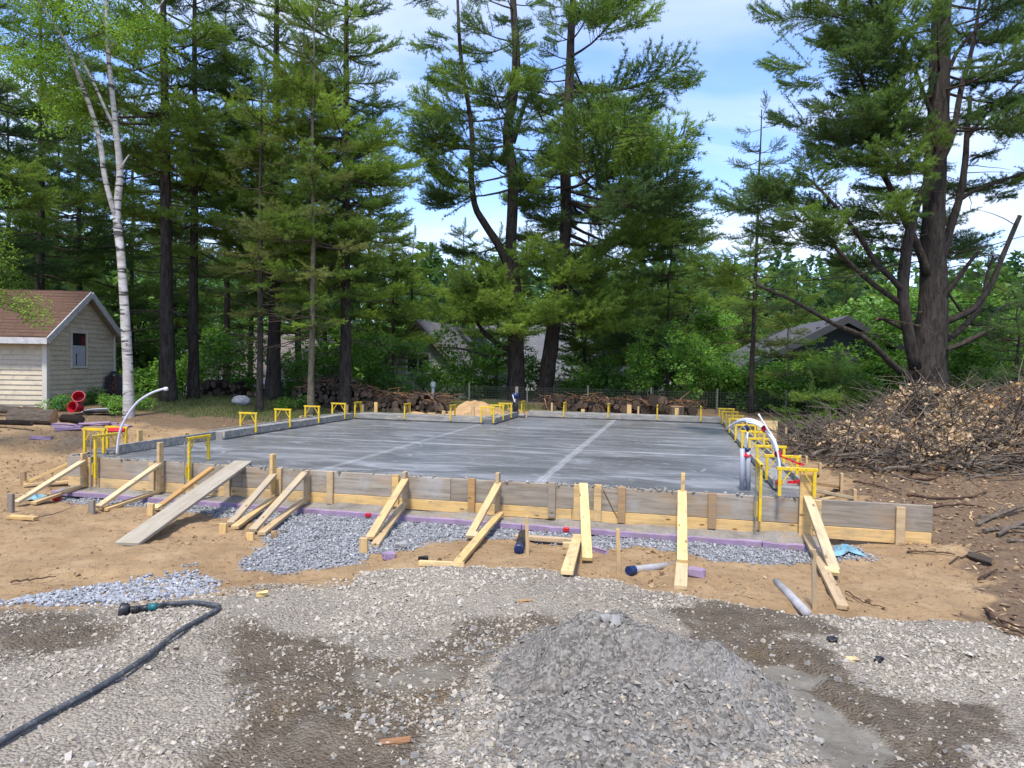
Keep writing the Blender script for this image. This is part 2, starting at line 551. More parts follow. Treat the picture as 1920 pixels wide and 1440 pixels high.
# ------------------------------------------------------------------ object helpers
def mesh_np(name, verts, faces, mats=(), smooth=False, midx=None):
    """verts Nx3, faces: array MxK (K const) or list of tuples"""
    me = bpy.data.meshes.new(name)
    verts = np.asarray(verts, np.float32)
    if isinstance(faces, np.ndarray):
        k = faces.shape[1]
        loops = faces.astype(np.int32).ravel()
        starts = np.arange(0, len(loops), k, dtype=np.int32)
        tot = np.full(len(faces), k, np.int32)
    else:
        loops = np.fromiter((i for f in faces for i in f), np.int32)
        tot = np.array([len(f) for f in faces], np.int32)
        starts = np.concatenate(([0], np.cumsum(tot)[:-1])).astype(np.int32)
    me.vertices.add(len(verts)); me.vertices.foreach_set('co', verts.ravel())
    me.loops.add(len(loops)); me.loops.foreach_set('vertex_index', loops)
    me.polygons.add(len(tot)); me.polygons.foreach_set('loop_start', starts); me.polygons.foreach_set('loop_total', tot)
    me.polygons.foreach_set('use_smooth', np.full(len(tot), bool(smooth)))
    for m in mats:
        me.materials.append(MATS[m])
    if midx is not None:
        me.polygons.foreach_set('material_index', np.asarray(midx, np.int32))
    me.update(calc_edges=True)
    return me


WM = {}


def wmat(o):
    return WM.get(o.name, Matrix.Identity(4))


def link(name, me, parent=None, M=None):
    o = bpy.data.objects.new(name, me)
    COL.objects.link(o)
    M = M if M is not None else Matrix.Identity(4)
    WM[o.name] = M
    if parent is not None:
        o.parent = parent
        o.matrix_basis = wmat(parent).inverted() @ M
    else:
        o.matrix_basis = M
    return o


def tag(o, label, cat, group=None):
    o['label'] = label; o['category'] = cat
    if group:
        o['group'] = group
    return o


def thing(name, label, cat, loc, group=None):
    o = bpy.data.objects.new(name, None)
    COL.objects.link(o)
    o.empty_display_size = 0.1
    M = Matrix.Translation(Vector([float(a) for a in loc]))
    WM[o.name] = M
    o.matrix_basis = M
    return tag(o, label, cat, group)


def struct(o, kind='structure'):
    o['kind'] = kind
    return o


def V(p):
    return Vector([float(a) for a in p])


def frame(p0, xdir, up):
    x = V(xdir).normalized(); up = V(up)
    y = up.cross(x)
    if y.length < 1e-5:
        y = Vector((0, 1, 0)).cross(x)
    y.normalize(); z = x.cross(y)
    M = Matrix((x, y, z)).transposed().to_4x4()
    M.translation = V(p0)
    return M


def chbox(lx, ly, lz, c=0.004, x0=0.0, jit=0.0):
    """chamfered box, x from x0 to x0+lx, centred in y, z: 24 verts"""
    c = min(c, lx * .4, ly * .4, lz * .4)
    vs = []; idx = {}
    for sx in (0, 1):
        for sy in (-1, 1):
            for sz in (-1, 1):
                X = x0 + (lx if sx else 0); Y = sy * ly / 2; Z = sz * lz / 2
                ix = -c if sx else c
                k = (sx, sy, sz)
                idx[k] = len(vs)
                vs += [(X, Y - sy * c, Z - sz * c), (X + ix, Y, Z - sz * c), (X + ix, Y - sy * c, Z)]
    F = []
    for sx in (0, 1):
        q = [idx[(sx, -1, -1)], idx[(sx, 1, -1)], idx[(sx, 1, 1)], idx[(sx, -1, 1)]]
        F.append(tuple(q if sx else q[::-1]))
    for sy in (-1, 1):
        q = [idx[(0, sy, -1)] + 1, idx[(0, sy, 1)] + 1, idx[(1, sy, 1)] + 1, idx[(1, sy, -1)] + 1]
        F.append(tuple(q if sy > 0 else q[::-1]))
    for sz in (-1, 1):
        q = [idx[(0, -1, sz)] + 2, idx[(1, -1, sz)] + 2, idx[(1, 1, sz)] + 2, idx[(0, 1, sz)] + 2]
        F.append(tuple(q if sz > 0 else q[::-1]))
    for a in (-1, 1):
        for b_ in (-1, 1):
            i, j = idx[(0, a, b_)], idx[(1, a, b_)]
            F.append((i + 1, j + 1, j + 2, i + 2))
            i, j = idx[(a > 0, -1, b_)] if False else idx[(1 if a > 0 else 0, -1, b_)], idx[(1 if a > 0 else 0, 1, b_)]
            F.append((i, j, j + 2, i + 2))
            i, j = idx[(1 if a > 0 else 0, b_, -1)], idx[(1 if a > 0 else 0, b_, 1)]
            F.append((i, j, j + 1, i + 1))
    for k, i in idx.items():
        F.append((i, i + 1, i + 2))
    v = np.array(vs, float)
    if jit:
        v += nr.normal(0, jit, v.shape)
    return v, F


def board(name, p0, p1, w, th, up, mat, parent=None, c=0.004, jit=0.0, label=None, cat=None, group=None):
    """bar from p0 to p1; th = size along 'up', w = size across"""
    p0 = V(p0); p1 = V(p1)
    v, F = chbox((p1 - p0).length, w, th, c, 0.0, jit)
    me = mesh_np(name, v, F, [mat])
    import bmesh
    bm = bmesh.new(); bm.from_mesh(me); bmesh.ops.recalc_face_normals(bm, faces=bm.faces); bm.to_mesh(me); bm.free()
    o = link(name, me, parent, frame(p0, p1 - p0, up))
    if label:
        tag(o, label, cat, group)
    return o


def tube_np(pts, rad, n=8, cap=True, jit=0.0, rs=None):
    pts = np.asarray(pts, float)
    if np.isscalar(rad):
        rad = np.full(len(pts), rad)
    d = np.gradient(pts, axis=0)
    d /= np.linalg.norm(d, axis=1)[:, None] + 1e-9
    ref = np.array([0, 0, 1.0]) if abs(d[0][2]) < 0.9 else np.array([1.0, 0, 0])
    a = np.cross(d[0], ref); a /= np.linalg.norm(a)
    vs = []
    ang = np.linspace(0, 2 * np.pi, n, endpoint=False)
    for i in range(len(pts)):
        a = a - d[i] * (a @ d[i]); a /= np.linalg.norm(a) + 1e-9
        b = np.cross(d[i], a)
        rr = rad[i] * (1 + (nr.normal(0, jit, n) if jit else 0))
        vs.append(pts[i] + (np.cos(ang) * rr)[:, None] * a + (np.sin(ang) * rr)[:, None] * b)
    vs = np.concatenate(vs)
    m = len(pts)
    F = []
    for i in range(m - 1):
        for j in range(n):
            k = (j + 1) % n
            F.append((i * n + j, i * n + k, (i + 1) * n + k, (i + 1) * n + j))
    if cap:
        F.append(tuple(range(n))[::-1]); F.append(tuple((m - 1) * n + j for j in range(n)))
    return vs, F


class MB:
    def __init__(self):
        self.v = []; self.f = []; self.m = []; self.n = 0

    def add(self, v, F, mi=0):
        v = np.asarray(v, float)
        o = self.n
        self.v.append(v); self.n += len(v)
        for f in F:
            self.f.append(tuple(i + o for i in f)); self.m.append(mi)

    def tube(self, pts, rad, n=8, mi=0, cap=True, jit=0.0):
        self.add(*tube_np(pts, rad, n, cap, jit), mi)

    def box(self, p0, p1, w, th, up=(0, 0, 1), mi=0, c=0.003):
        p0 = V(p0); p1 = V(p1)
        v, F = chbox((p1 - p0).length, w, th, c)
        M = np.array(frame(p0, p1 - p0, up))
        self.add(v @ M[:3, :3].T + M[:3, 3], F, mi)

    def build(self, name, mats, parent=None, smooth=False, origin=None):
        v = np.concatenate(self.v)
        org = np.asarray(origin if origin is not None else (wmat(parent).translation if parent is not None else v.mean(0)), float)
        me = mesh_np(name, v - org, self.f, mats if isinstance(mats, (list, tuple)) else [mats], smooth, self.m)
        import bmesh
        bm = bmesh.new(); bm.from_mesh(me); bmesh.ops.recalc_face_normals(bm, faces=bm.faces); bm.to_mesh(me); bm.free()
        return link(name, me, parent, Matrix.Translation(V(org)))


def curve_pts(ctrl, n=24):
    """Catmull-Rom through control points"""
    c = np.asarray(ctrl, float)
    c = np.vstack([2 * c[0] - c[1], c, 2 * c[-1] - c[-2]])
    seg = len(c) - 3
    out = []
    for q in np.linspace(0, seg - 1e-6, n):
        i = int(q); u = q - i
        p0, p1, p2, p3 = c[i:i + 4]
        out.append(0.5 * ((2 * p1) + (-p0 + p2) * u + (2 * p0 - 5 * p1 + 4 * p2 - p3) * u * u + (-p0 + 3 * p1 - 3 * p2 + p3) * u ** 3))
    return np.array(out)


def copy_obj(o, parent, M):
    c = o.copy(); COL.objects.link(c)
    WM[c.name] = M
    c.parent = parent
    c.matrix_basis = (wmat(parent).inverted() @ M) if parent is not None else M
    return c


# ------------------------------------------------------------------ terrain
CTRL = []
for s in (-10.2, -8, -6, -4, -2, 0, 1.8):
    CTRL += [(*L(s, -0.4, 0)[:2], -0.05), (*L(s, -1.4, 0)[:2], 0.0), (*L(s, -2.6, 0)[:2], 0.03)]
for x, y, z in [(-8, 7.5, 0.06), (-6, 6, 0.05), (-4, 4.5, 0.05), (0, 4, 0.03), (4, 4.5, 0.05), (6.5, 6.0, 0.10), (0, 0, 0.03), (-6, 0, 0.05), (6, 0, 0.05),
                (-12, 9, 0.30), (-10, 12, 0.52), (-9.3, 15.3, 0.68), (-13, 14, 0.66), (-12, 18, 0.80), (-20, 16, 0.85), (-20, 8, 0.3), (-9, 19.5, 0.80), (-4, 21, 0.72),
                (0.2, 24, 0.68), (5, 23, 0.6), (10, 20, 0.7), (9, 12, 0.55), (7.3, 9, 0.26), (11, 15, 0.8), (13, 9, 0.5), (16, 16, 0.9), (7, 7, 0.12),
                (-8, 25, 0.55), (-20, 25, 0.6), (18, 24, 0.4), (0, 30, -0.35), (-14, 32, -0.4), (14, 32, -0.5), (0, 42, -1.2), (-25, 42, -1.2), (25, 42, -1.2), (0, 70, -1.0), (-50, 70, -1), (50, 70, -1), (-40, 20, 0.6), (40, 20, 0.6)]:
    CTRL.append((x, y, z))
for s, t, z in [(-10.4, 1, 0.20), (-10.3, 3, 0.42), (-10.4, 6, 0.52), (-9.8, 9, 0.56), (-6.3, 9.6, 0.56), (-5, 12, 0.60), (-2, 12, 0.58), (1, 12.5, 0.55), (1.1, 9, 0.42), (1.1, 6, 0.32), (1.2, 3, 0.20), (1.4, 1, 0.10)]:
    CTRL.append((*L(s, t, 0)[:2], z))
CTRL = np.array(CTRL)


def _phi(a, b):
    return np.sqrt(((a[:, None, :] - b[None]) ** 2).sum(-1) + 1.2)


_A = _phi(CTRL[:, :2], CTRL[:, :2])
_w = np.linalg.solve(_A + np.eye(len(CTRL)) * -0.02, CTRL[:, 2] - CTRL[:, 2].mean())
EDGE = np.array([onz(px, py, 0.2)[:2] for px, py in [(-900, 1165), (-200, 1140), (100, 1110), (400, 1084), (640, 1066), (850, 1060), (1000, 1066), (1150, 1085), (1290, 1111), (1500, 1146), (1850, 1167), (1920, 1196), (2200, 1300), (2600, 1400)]])


def edge_dist(x, y):
    """signed distance to the pad edge, + = pad side (towards camera)"""
    x = np.asarray(x, float); y = np.asarray(y, float)
    P = np.stack([x, y], -1)
    best = np.full(x.shape, 1e9); sg = np.ones(x.shape)
    for a, b in zip(EDGE[:-1], EDGE[1:]):
        d = b - a
        t = np.clip(((P - a) @ d) / (d @ d), 0, 1)
        q = a + t[..., None] * d
        r = P - q
        dd = np.hypot(r[..., 0], r[..., 1])
        cr_ = d[0] * (P[..., 1] - a[1]) - d[1] * (P[..., 0] - a[0])
        m = dd < best
        best = np.where(m, dd, best); sg = np.where(m, np.where(cr_ > 0, -1.0, 1.0), sg)
    return best * sg


def H(x, y, fine=True):
    x = np.asarray(x, float); y = np.asarray(y, float)
    sh = x.shape
    q = np.stack([x.ravel(), y.ravel()], -1)
    z = np.empty(len(q))
    for i in range(0, len(q), 20000):
        z[i:i + 20000] = _phi(q[i:i + 20000], CTRL[:, :2]) @ _w
    z = z.reshape(sh) + CTRL[:, 2].mean()
    far = sstep(90, 130, np.hypot(x, y))
    z = np.clip(z, -1.4, 1.3) * (1 - far) + far * -1.1
    e = edge_dist(x, y)
    wl = np.where(x < -1.2, 1.6, 0.30)
    z = z + 0.20 * sstep(0, 1, np.clip(e / wl + 0.45, 0, 1))
    if fine:
        near = 1 - sstep(25, 40, y)
        z = z + near * ((fbm(x, y, 1.1, 3, 3) - 0.5) * 0.07 + (fbm(x, y, 6.0, 3, 9) - 0.5) * 0.055 - 0.03 * sstep(0.62, 0.74, fbm(x, y, 2.6, 2, 91)))
        z = z + 0.14 * np.exp(-(((x - 4.35) / .8) ** 2 + ((y - 7.0) / .35) ** 2))      # sand banked under the form's free end
    # cut for the slab
    dx_ = x - C2[0]; dy_ = y - C2[1]
    s = dx_ * U2[0] + dy_ * U2[1]; t = dx_ * N2[0] + dy_ * N2[1]
    ins = np.minimum(np.minimum(s + 9.72, 0.36 - s), np.minimum(t + 0.02, np.where(s < -5.5, 7.95, 10.7) - t))
    z = np.where(ins > 0, np.minimum(z, 0.02 + 0.5 * (1 - sstep(0, 0.12, ins)) * 0.0 + 0.0), z)
    # keep the ground under the ledge along the front form
    fr = (s > -10.0) & (s < 1.7) & (t > -0.5) & (t <= 0.0)
    z = np.where(fr & (s < 0.62), np.minimum(z, -0.062), z)
    return z


def h1(x, y):
    return float(H(np.array([x]), np.array([y]))[0])


def ground(px, py):
    """pixel -> point on the terrain"""
    d = ray(px, py)
    lo = None
    ks = np.linspace(2.2, 60, 700)
    P = O + ks[:, None] * d
    g = H(P[:, 0], P[:, 1]) - P[:, 2]
    i = np.argmax(g > 0)
    if g[i] <= 0:
        return P[-1]
    k0, k1 = ks[max(i - 1, 0)], ks[i]
    for _ in range(12):
        k = (k0 + k1) / 2; p = O + k * d
        if h1(p[0], p[1]) > p[2]:
            k1 = k
        else:
            k0 = k
    p = O + k1 * d
    return np.array([p[0], p[1], h1(p[0], p[1])])


def poly_world(pts, z):
    return np.array([onz(px, py, z)[:2] for px, py in pts])


def poly_sd(x, y, poly):
    """signed distance, + inside"""
    x = np.asarray(x, float); y = np.asarray(y, float)
    best = np.full(x.shape, 1e9); ins = np.zeros(x.shape, bool)
    n = len(poly)
    for i in range(n):
        a = poly[i]; b = poly[(i + 1) % n]
        d = b - a
        t = np.clip(((x - a[0]) * d[0] + (y - a[1]) * d[1]) / (d @ d + 1e-12), 0, 1)
        best = np.minimum(best, np.hypot(x - a[0] - t * d[0], y - a[1] - t * d[1]))
        c1 = (a[1] > y) != (b[1] > y)
        with np.errstate(divide='ignore', invalid='ignore'):
            xi = (b[0] - a[0]) * (y - a[1]) / (b[1] - a[1] + 1e-12) + a[0]
        ins ^= c1 & (x < xi)
    return np.where(ins, best, -best)


def zone(x, y, poly, soft=0.12, wob=0.18, seed=1):
    d = poly_sd(x, y, poly) + (fbm(x, y, 3.0, 3, seed) - 0.5) * wob * 2
    return sstep(-soft, soft, d)


Zp = 0.22
P_BLUE = poly_world([(15, 1112), (150, 1078), (300, 1048), (345, 1035), (395, 1060), (385, 1108), (300, 1122), (200, 1132), (60, 1128)], 0.16)
P_WET_L = poly_world([(-400, 1135), (60, 1132), (230, 1140), (235, 1175), (160, 1205), (60, 1225), (-400, 1260)], Zp)
P_WET_C = poly_world([(440, 1085), (520, 1062), (590, 1072), (560, 1088), (470, 1095), (420, 1105)], Zp)
P_WET_B = poly_world([(430, 1165), (520, 1175), (600, 1215), (700, 1228), (800, 1222), (880, 1180), (960, 1165), (1040, 1150), (1060, 1180), (960, 1220), (900, 1260), (860, 1310), (820, 1400), (780, 1600), (330, 1600), (420, 1400), (500, 1300), (470, 1240)], Zp)
P_MUD = poly_world([(620, 1300), (700, 1250), (850, 1240), (880, 1280), (800, 1310), (640, 1330), (560, 1420), (500, 1500), (420, 1500), (520, 1380)], Zp)
P_WET_R = poly_world([(1260, 1150), (1330, 1135), (1440, 1135), (1560, 1158), (1570, 1180), (1490, 1196), (1580, 1230), (1612, 1290), (1650, 1310), (1720, 1322), (1850, 1345), (1872, 1385), (1800, 1402), (1850, 1500), (1880, 1600), (1480, 1600), (1560, 1440), (1500, 1340), (1390, 1280), (1280, 1200)], Zp)
P_SLURRY = poly_world([(1375, 1235), (1480, 1235), (1545, 1275), (1480, 1290), (1560, 1330), (1650, 1390), (1720, 1500), (1700, 1600), (1540, 1600), (1535, 1380), (1470, 1320), (1400, 1290)], Zp)
P_STRIP = np.array([L(s, t, 0)[:2] for s, t in [(-9.7, -0.2), (-6, -0.2), (-1, -0.2), (0.75, -0.2), (0.8, -0.75), (0.2, -1.0), (-0.6, -1.25), (-1.4, -0.85), (-2.2, -0.95), (-2.9, -1.0), (-3.6, -1.15), (-4.2, -2.6), (-4.9, -3.0), (-5.4, -1.5), (-6.2, -0.9), (-7.5, -0.75), (-9.4, -0.6)]])
P_DUFF_R = poly_world([(1475, 850), (1560, 860), (1640, 930), (1760, 975), (1800, 1000), (1860, 1030), (1990, 1060), (2600, 1100), (2600, 770), (1480, 745), (1440, 790)], 0.35)
P_MOUND_R = poly_world([(1815, 1085), (1880, 1050), (2100, 1040), (2500, 1080), (2500, 1260), (1990, 1225), (1880, 1190), (1835, 1150)], 0.2)


def gravel_amt(x, y):
    e = edge_dist(x, y) + (fbm(x, y, 2.2, 3, 5) - 0.5) * 0.25
    soft = np.where(x < -1.2, 0.6, 0.06)
    g = sstep(0, 1, np.clip((e + np.where(x < -1.2, -0.35, 0.16)) / (2 * soft) + 0.5, 0, 1))
    # left of the pad the gravel thins out to sand
    return g


def zones(x, y):
    grav = gravel_amt(x, y)
    blue = zone(x, y, P_BLUE, 0.10, 0.12, 2)
    strip = zone(x, y, P_STRIP, 0.10, 0.16, 4)
    wet = np.maximum.reduce([zone(x, y, P_WET_L, 0.26, 0.30, 6), zone(x, y, P_WET_C, 0.14, 0.14, 7), zone(x, y, P_WET_B, 0.20, 0.26, 8), zone(x, y, P_WET_R, 0.09, 0.16, 9)])
    mud = np.maximum(0.62 * zone(x, y, P_MUD, 0.2, 0.26, 10), zone(x, y, P_SLURRY, 0.10, 0.18, 11))
    s = (x - C2[0]) * U2[0] + (y - C2[1]) * U2[1]; t = (x - C2[0]) * N2[0] + (y - C2[1]) * N2[1]
    duff = np.maximum.reduce([zone(x, y, P_DUFF_R, 0.3, 0.5, 12), zone(x, y, P_MOUND_R, 0.15, 0.3, 13), sstep(12.6, 14.5, y + (fbm(x, y, .8, 3, 14) - .5) * 3) * (x < -4) * 0.9, sstep(11.2, 12, t) * 1.0])
    duff = np.maximum(duff, 0.55 * sstep(0.45, 0.75, fbm(x, y, 1.6, 4, 15)) * (x < -5.5) * (y > 7))
    grass = sstep(0.35, 0.55, fbm(x, y, 0.9, 3, 16)) * sstep(15.3, 16.6, y + (fbm(x, y, 0.7, 2, 3) - .5) * 2) * (1 - sstep(-1, 3, x))
    grass = np.maximum(grass, sstep(22, 26, y))
    return grav, blue, strip, wet, mud, duff, grass


def ground_mat():
    m, t, b = new_mat('ground')
    v = coords(t)

    def att(n):
        a = nd(t, 'ShaderNodeAttribute'); a.attribute_name = n
        return a.outputs['Fac']
    n1 = noise(t, v, 1.6, 6, 0.62)
    n2 = noise(t, v, 14, 6, 0.7)
    sand = ramp(t, n1, [(0.3, (0.315, 0.200, 0.098)), (0.55, (0.415, 0.278, 0.145)), (0.75, (0.50, 0.355, 0.20))])
    sand = mixc(t, ramp(t, n2, [(0.52, (0, 0, 0)), (0.70, (0.75, 0.75, 0.75))]), sand, (0.17, 0.108, 0.058))
    sand = mixc(t, ramp(t, noise(t, coords(t, (1, 2.2, 1)), 3.1, 7, 0.72, 0.8), [(0.52, (0, 0, 0)), (0.68, (0.5, 0.5, 0.5))]), sand, (0.23, 0.155, 0.09))
    # gravel bed
    vo = nd(t, 'ShaderNodeTexVoronoi'); vo.inputs['Scale'].default_value = 62
    t.links.new(v, vo.inputs['Vector'])
    vcol = nd(t, 'ShaderNodeSeparateColor'); t.links.new(vo.outputs['Color'], vcol.inputs[0])
    gcol = ramp(t, vcol.outputs[0], [(0.1, (0.22, 0.185, 0.14)), (0.5, (0.37, 0.318, 0.245)), (0.9, (0.46, 0.415, 0.345))])
    gcol = mixc(t, ramp(t, vo.outputs['Distance'], [(0.45, (0, 0, 0)), (0.75, (0.75, 0.75, 0.75))]), gcol, (0.17, 0.14, 0.105))
    dust = ramp(t, noise(t, v, 1.3, 5, 0.6), [(0.38, (0, 0, 0)), (0.66, (0.8, 0.8, 0.8))])
    gcol = mixc(t, dust, gcol, (0.44, 0.385, 0.305))
    sgcol = ramp(t, vcol.outputs[1], [(0.1, (0.13, 0.135, 0.14)), (0.5, (0.27, 0.275, 0.28)), (0.9, (0.40, 0.40, 0.40))])
    br = math_(t, 'MULTIPLY', math_(t, 'SUBTRACT', noise(t, v, 9, 6, 0.7), 0.5), 0.9)

    def edge(a):
        return ramp(t, math_(t, 'ADD', a, br), [(0.30, (0, 0, 0)), (0.72, (1, 1, 1))])
    c = mixc(t, edge(att('grav')), sand, gcol)
    c = mixc(t, edge(att('strip')), c, sgcol)
    duffc = ramp(t, n2, [(0.3, (0.070, 0.047, 0.030)), (0.55, (0.165, 0.110, 0.067)), (0.75, (0.29, 0.20, 0.12))])
    c = mixc(t, math_(t, 'MULTIPLY', edge(att('duff')), 0.85), c, duffc)
    grc = ramp(t, n2, [(0.3, (0.03, 0.035, 0.012)), (0.7, (0.085, 0.10, 0.03))])
    c = mixc(t, math_(t, 'MULTIPLY', edge(att('grass')), 0.8), c, grc)
    wetc = ramp(t, noise(t, v, 7, 6, 0.7), [(0.3, (0.100, 0.075, 0.047)), (0.55, (0.180, 0.140, 0.095)), (0.8, (0.28, 0.235, 0.175))])
    wetc = mixc(t, ramp(t, noise(t, v, 1.9, 4, .6), [(0.58, (0, 0, 0)), (0.72, (0.6, 0.6, 0.6))]), wetc, (0.20, 0.125, 0.045))
    we = edge(att('wet'))
    c = mixc(t, we, c, wetc)
    mudc = ramp(t, noise(t, v, 3.2, 7, 0.7, 0.8), [(0.3, (0.14, 0.12, 0.088)), (0.5, (0.21, 0.188, 0.148)), (0.7, (0.29, 0.265, 0.215))])
    me_ = ramp(t, math_(t, 'ADD', att('mud'), math_(t, 'MULTIPLY', br, 0.8)), [(0.32, (0, 0, 0)), (0.68, (1, 1, 1))])
    c = mixc(t, me_, c, mudc)
    t.links.new(c, b.inputs['Base Color'])
    rg = mixc(t, we, (0.95, 0.95, 0.95), (0.62, 0.62, 0.62))
    rg = mixc(t, me_, rg, (0.27, 0.27, 0.27))
    t.links.new(rg, b.inputs['Roughness'])
    b.inputs['Specular IOR Level'].default_value = 0.3
    hgt = math_(t, 'ADD', math_(t, 'MULTIPLY', n2, 0.7), math_(t, 'MULTIPLY', noise(t, v, 55, 4, 0.7), 0.5))
    hgt = math_(t, 'SUBTRACT', hgt, math_(t, 'MULTIPLY', math_(t, 'MULTIPLY', vo.outputs['Distance'], edge(att('grav'))), 0.8))
    hm = math_(t, 'MULTIPLY', hgt, math_(t, 'SUBTRACT', 1.0, math_(t, 'MULTIPLY', me_, 0.9)))
    bump(t, b, hm, 0.85, 0.04)


ground_mat()


def axis_vals(lo, hi, step, out_lo, out_hi, grow=1.18):
    a = list(np.arange(lo, hi + 1e-6, step))
    s = step; x = hi
    while x < out_hi:
        s *= grow; x += s; a.append(x)
    s = step; x = lo; b = []
    while x > out_lo:
        s *= grow; x -= s; b.append(x)
    return np.array(b[::-1] + a)


def build_ground():
    xs = axis_vals(-6.5, 6.5, 0.055, -400, 400, 1.055)
    ys = axis_vals(2.0, 9.0, 0.05, -60, 600, 1.04)
    X, Y = np.meshgrid(xs, ys)
    Z = H(X, Y)
    nx, ny = len(xs), len(ys)
    i = np.arange(nx * ny).reshape(ny, nx)
    F = np.stack([i[:-1, :-1], i[:-1, 1:], i[1:, 1:], i[1:, :-1]], -1).reshape(-1, 4)
    me = mesh_np('ground', np.stack([X, Y, Z], -1).reshape(-1, 3), F, ['ground'], True)
    for nme, a in zip(('grav', 'blue', 'strip', 'wet', 'mud', 'duff', 'grass'), zones(X.ravel(), Y.ravel())):
        at = me.attributes.new(nme, 'FLOAT', 'POINT')
        at.data.foreach_set('value', a.astype(np.float32))
    struct(link('ground', me))


build_ground()


# ------------------------------------------------------------------ stones
def stone_mat(name, stops, rough=0.85):
    m, t, b = new_mat(name)
    a = nd(t, 'ShaderNodeAttribute'); a.attribute_name = 'tone'
    n = noise(t, coords(t), 60, 3, 0.6)
    k = math_(t, 'ADD', math_(t, 'MULTIPLY', a.outputs['Fac'], 0.8), math_(t, 'MULTIPLY', n, 0.2))
    c = ramp(t, k, stops)
    t.links.new(c, b.inputs['Base Color'])
    b.inputs['Roughness'].default_value = rough
    b.inputs['Specular IOR Level'].default_value = 0.3


stone_mat('stone_pale', [(0.1, (0.26, 0.215, 0.16)), (0.45, (0.41, 0.36, 0.285)), (0.75, (0.49, 0.44, 0.37)), (0.95, (0.61, 0.57, 0.50))])
stone_mat('stone_blue', [(0.1, (0.17, 0.18, 0.20)), (0.45, (0.33, 0.345, 0.37)), (0.75, (0.46, 0.475, 0.50)), (0.95, (0.66, 0.67, 0.68))])
stone_mat('stone_grey', [(0.1, (0.12, 0.12, 0.125)), (0.45, (0.27, 0.275, 0.28)), (0.75, (0.40, 0.40, 0.405)), (0.95, (0.58, 0.58, 0.57))])
stone_mat('stone_heap', [(0.08, (0.11, 0.102, 0.09)), (0.45, (0.235, 0.22, 0.195)), (0.70, (0.33, 0.305, 0.265)), (0.84, (0.42, 0.34, 0.24)), (0.97, (0.53, 0.505, 0.46))], 0.7)
CUBE = np.array([(-1, -1, -1), (1, -1, -1), (1, 1, -1), (-1, 1, -1), (-1, -1, 1), (1, -1, 1), (1, 1, 1), (-1, 1, 1)], float)
CF = np.array([(0, 3, 2, 1), (4, 5, 6, 7), (0, 1, 5, 4), (1, 2, 6, 5), (2, 3, 7, 6), (3, 0, 4, 7)])


def euler_mats(n, flat=0.5):
    a = nr.uniform(0, 2 * np.pi, n); b = nr.normal(0, flat, n); c = nr.normal(0, flat, n)
    ca, sa, cb, sb, cc, sc_ = np.cos(a), np.sin(a), np.cos(b), np.sin(b), np.cos(c), np.sin(c)
    Rz = np.zeros((n, 3, 3)); Rz[:, 0, 0] = ca; Rz[:, 0, 1] = -sa; Rz[:, 1, 0] = sa; Rz[:, 1, 1] = ca; Rz[:, 2, 2] = 1
    Rx = np.zeros((n, 3, 3)); Rx[:, 0, 0] = 1; Rx[:, 1, 1] = cb; Rx[:, 1, 2] = -sb; Rx[:, 2, 1] = sb; Rx[:, 2, 2] = cb
    Ry = np.zeros((n, 3, 3)); Ry[:, 0, 0] = cc; Ry[:, 0, 2] = sc_; Ry[:, 1, 1] = 1; Ry[:, 2, 0] = -sc_; Ry[:, 2, 2] = cc
    return Rz @ Rx @ Ry


def stones(name, P, size, mat, parent=None, sink=0.1, tone=None):
    n = len(P)
    B = CUBE[None] * (1 + nr.normal(0, 0.22, (n, 8, 3)))
    B[:, 4:, :2] *= nr.uniform(0.45, 0.95, (n, 1, 1))
    sc = size[:, None] * np.stack([nr.uniform(0.75, 1.35, n), nr.uniform(0.55, 0.95, n), nr.uniform(0.35, 0.7, n)], -1) * 0.5
    B = B * sc[:, None, :]
    Rm = euler_mats(n, 0.45)
    W = np.einsum('nij,nkj->nki', Rm, B) + P[:, None, :]
    W[:, :, 2] += (size * sink)[:, None]
    F = (CF[None] + (np.arange(n) * 8)[:, None, None]).reshape(-1, 4)
    me = mesh_np(name, W.reshape(-1, 3), F, [mat])
    at = me.attributes.new('tone', 'FLOAT', 'POINT')
    at.data.foreach_set('value', np.repeat(np.clip(nr.normal(0.5, 0.22, n) - (0 if tone is None else tone), 0, 1), 8).astype(np.float32))
    o = link(name, me, parent, Matrix.Identity(4))
    struct(o, 'stuff')
    return o


def scatter(n, x0, x1, y0, y1, f):
    x = nr.uniform(x0, x1, n); y = nr.uniform(y0, y1, n)
    p = f(x, y)
    k = nr.uniform(0, 1, n) < p
    return x[k], y[k]


def in_view(x, y):
    return np.abs(x) < y * 0.80 + 0.5


def pale_p(x, y):
    g, bl, st, wt_, mu, du, gr = zones(x, y)
    d = fbm(x, y, 1.3, 3, 31)
    base = np.clip(g * (0.22 + 0.85 * sstep(0.40, 0.66, d)), 0, 1)
    p = (base * (1 - wt_) + wt_ * (0.14 + 0.95 * sstep(0.36, 0.56, fbm(x, y, 2.1, 4, 33)) * (x < 1.0))) * (1 - 0.90 * mu) * (1 - bl)
    return p * in_view(x, y)


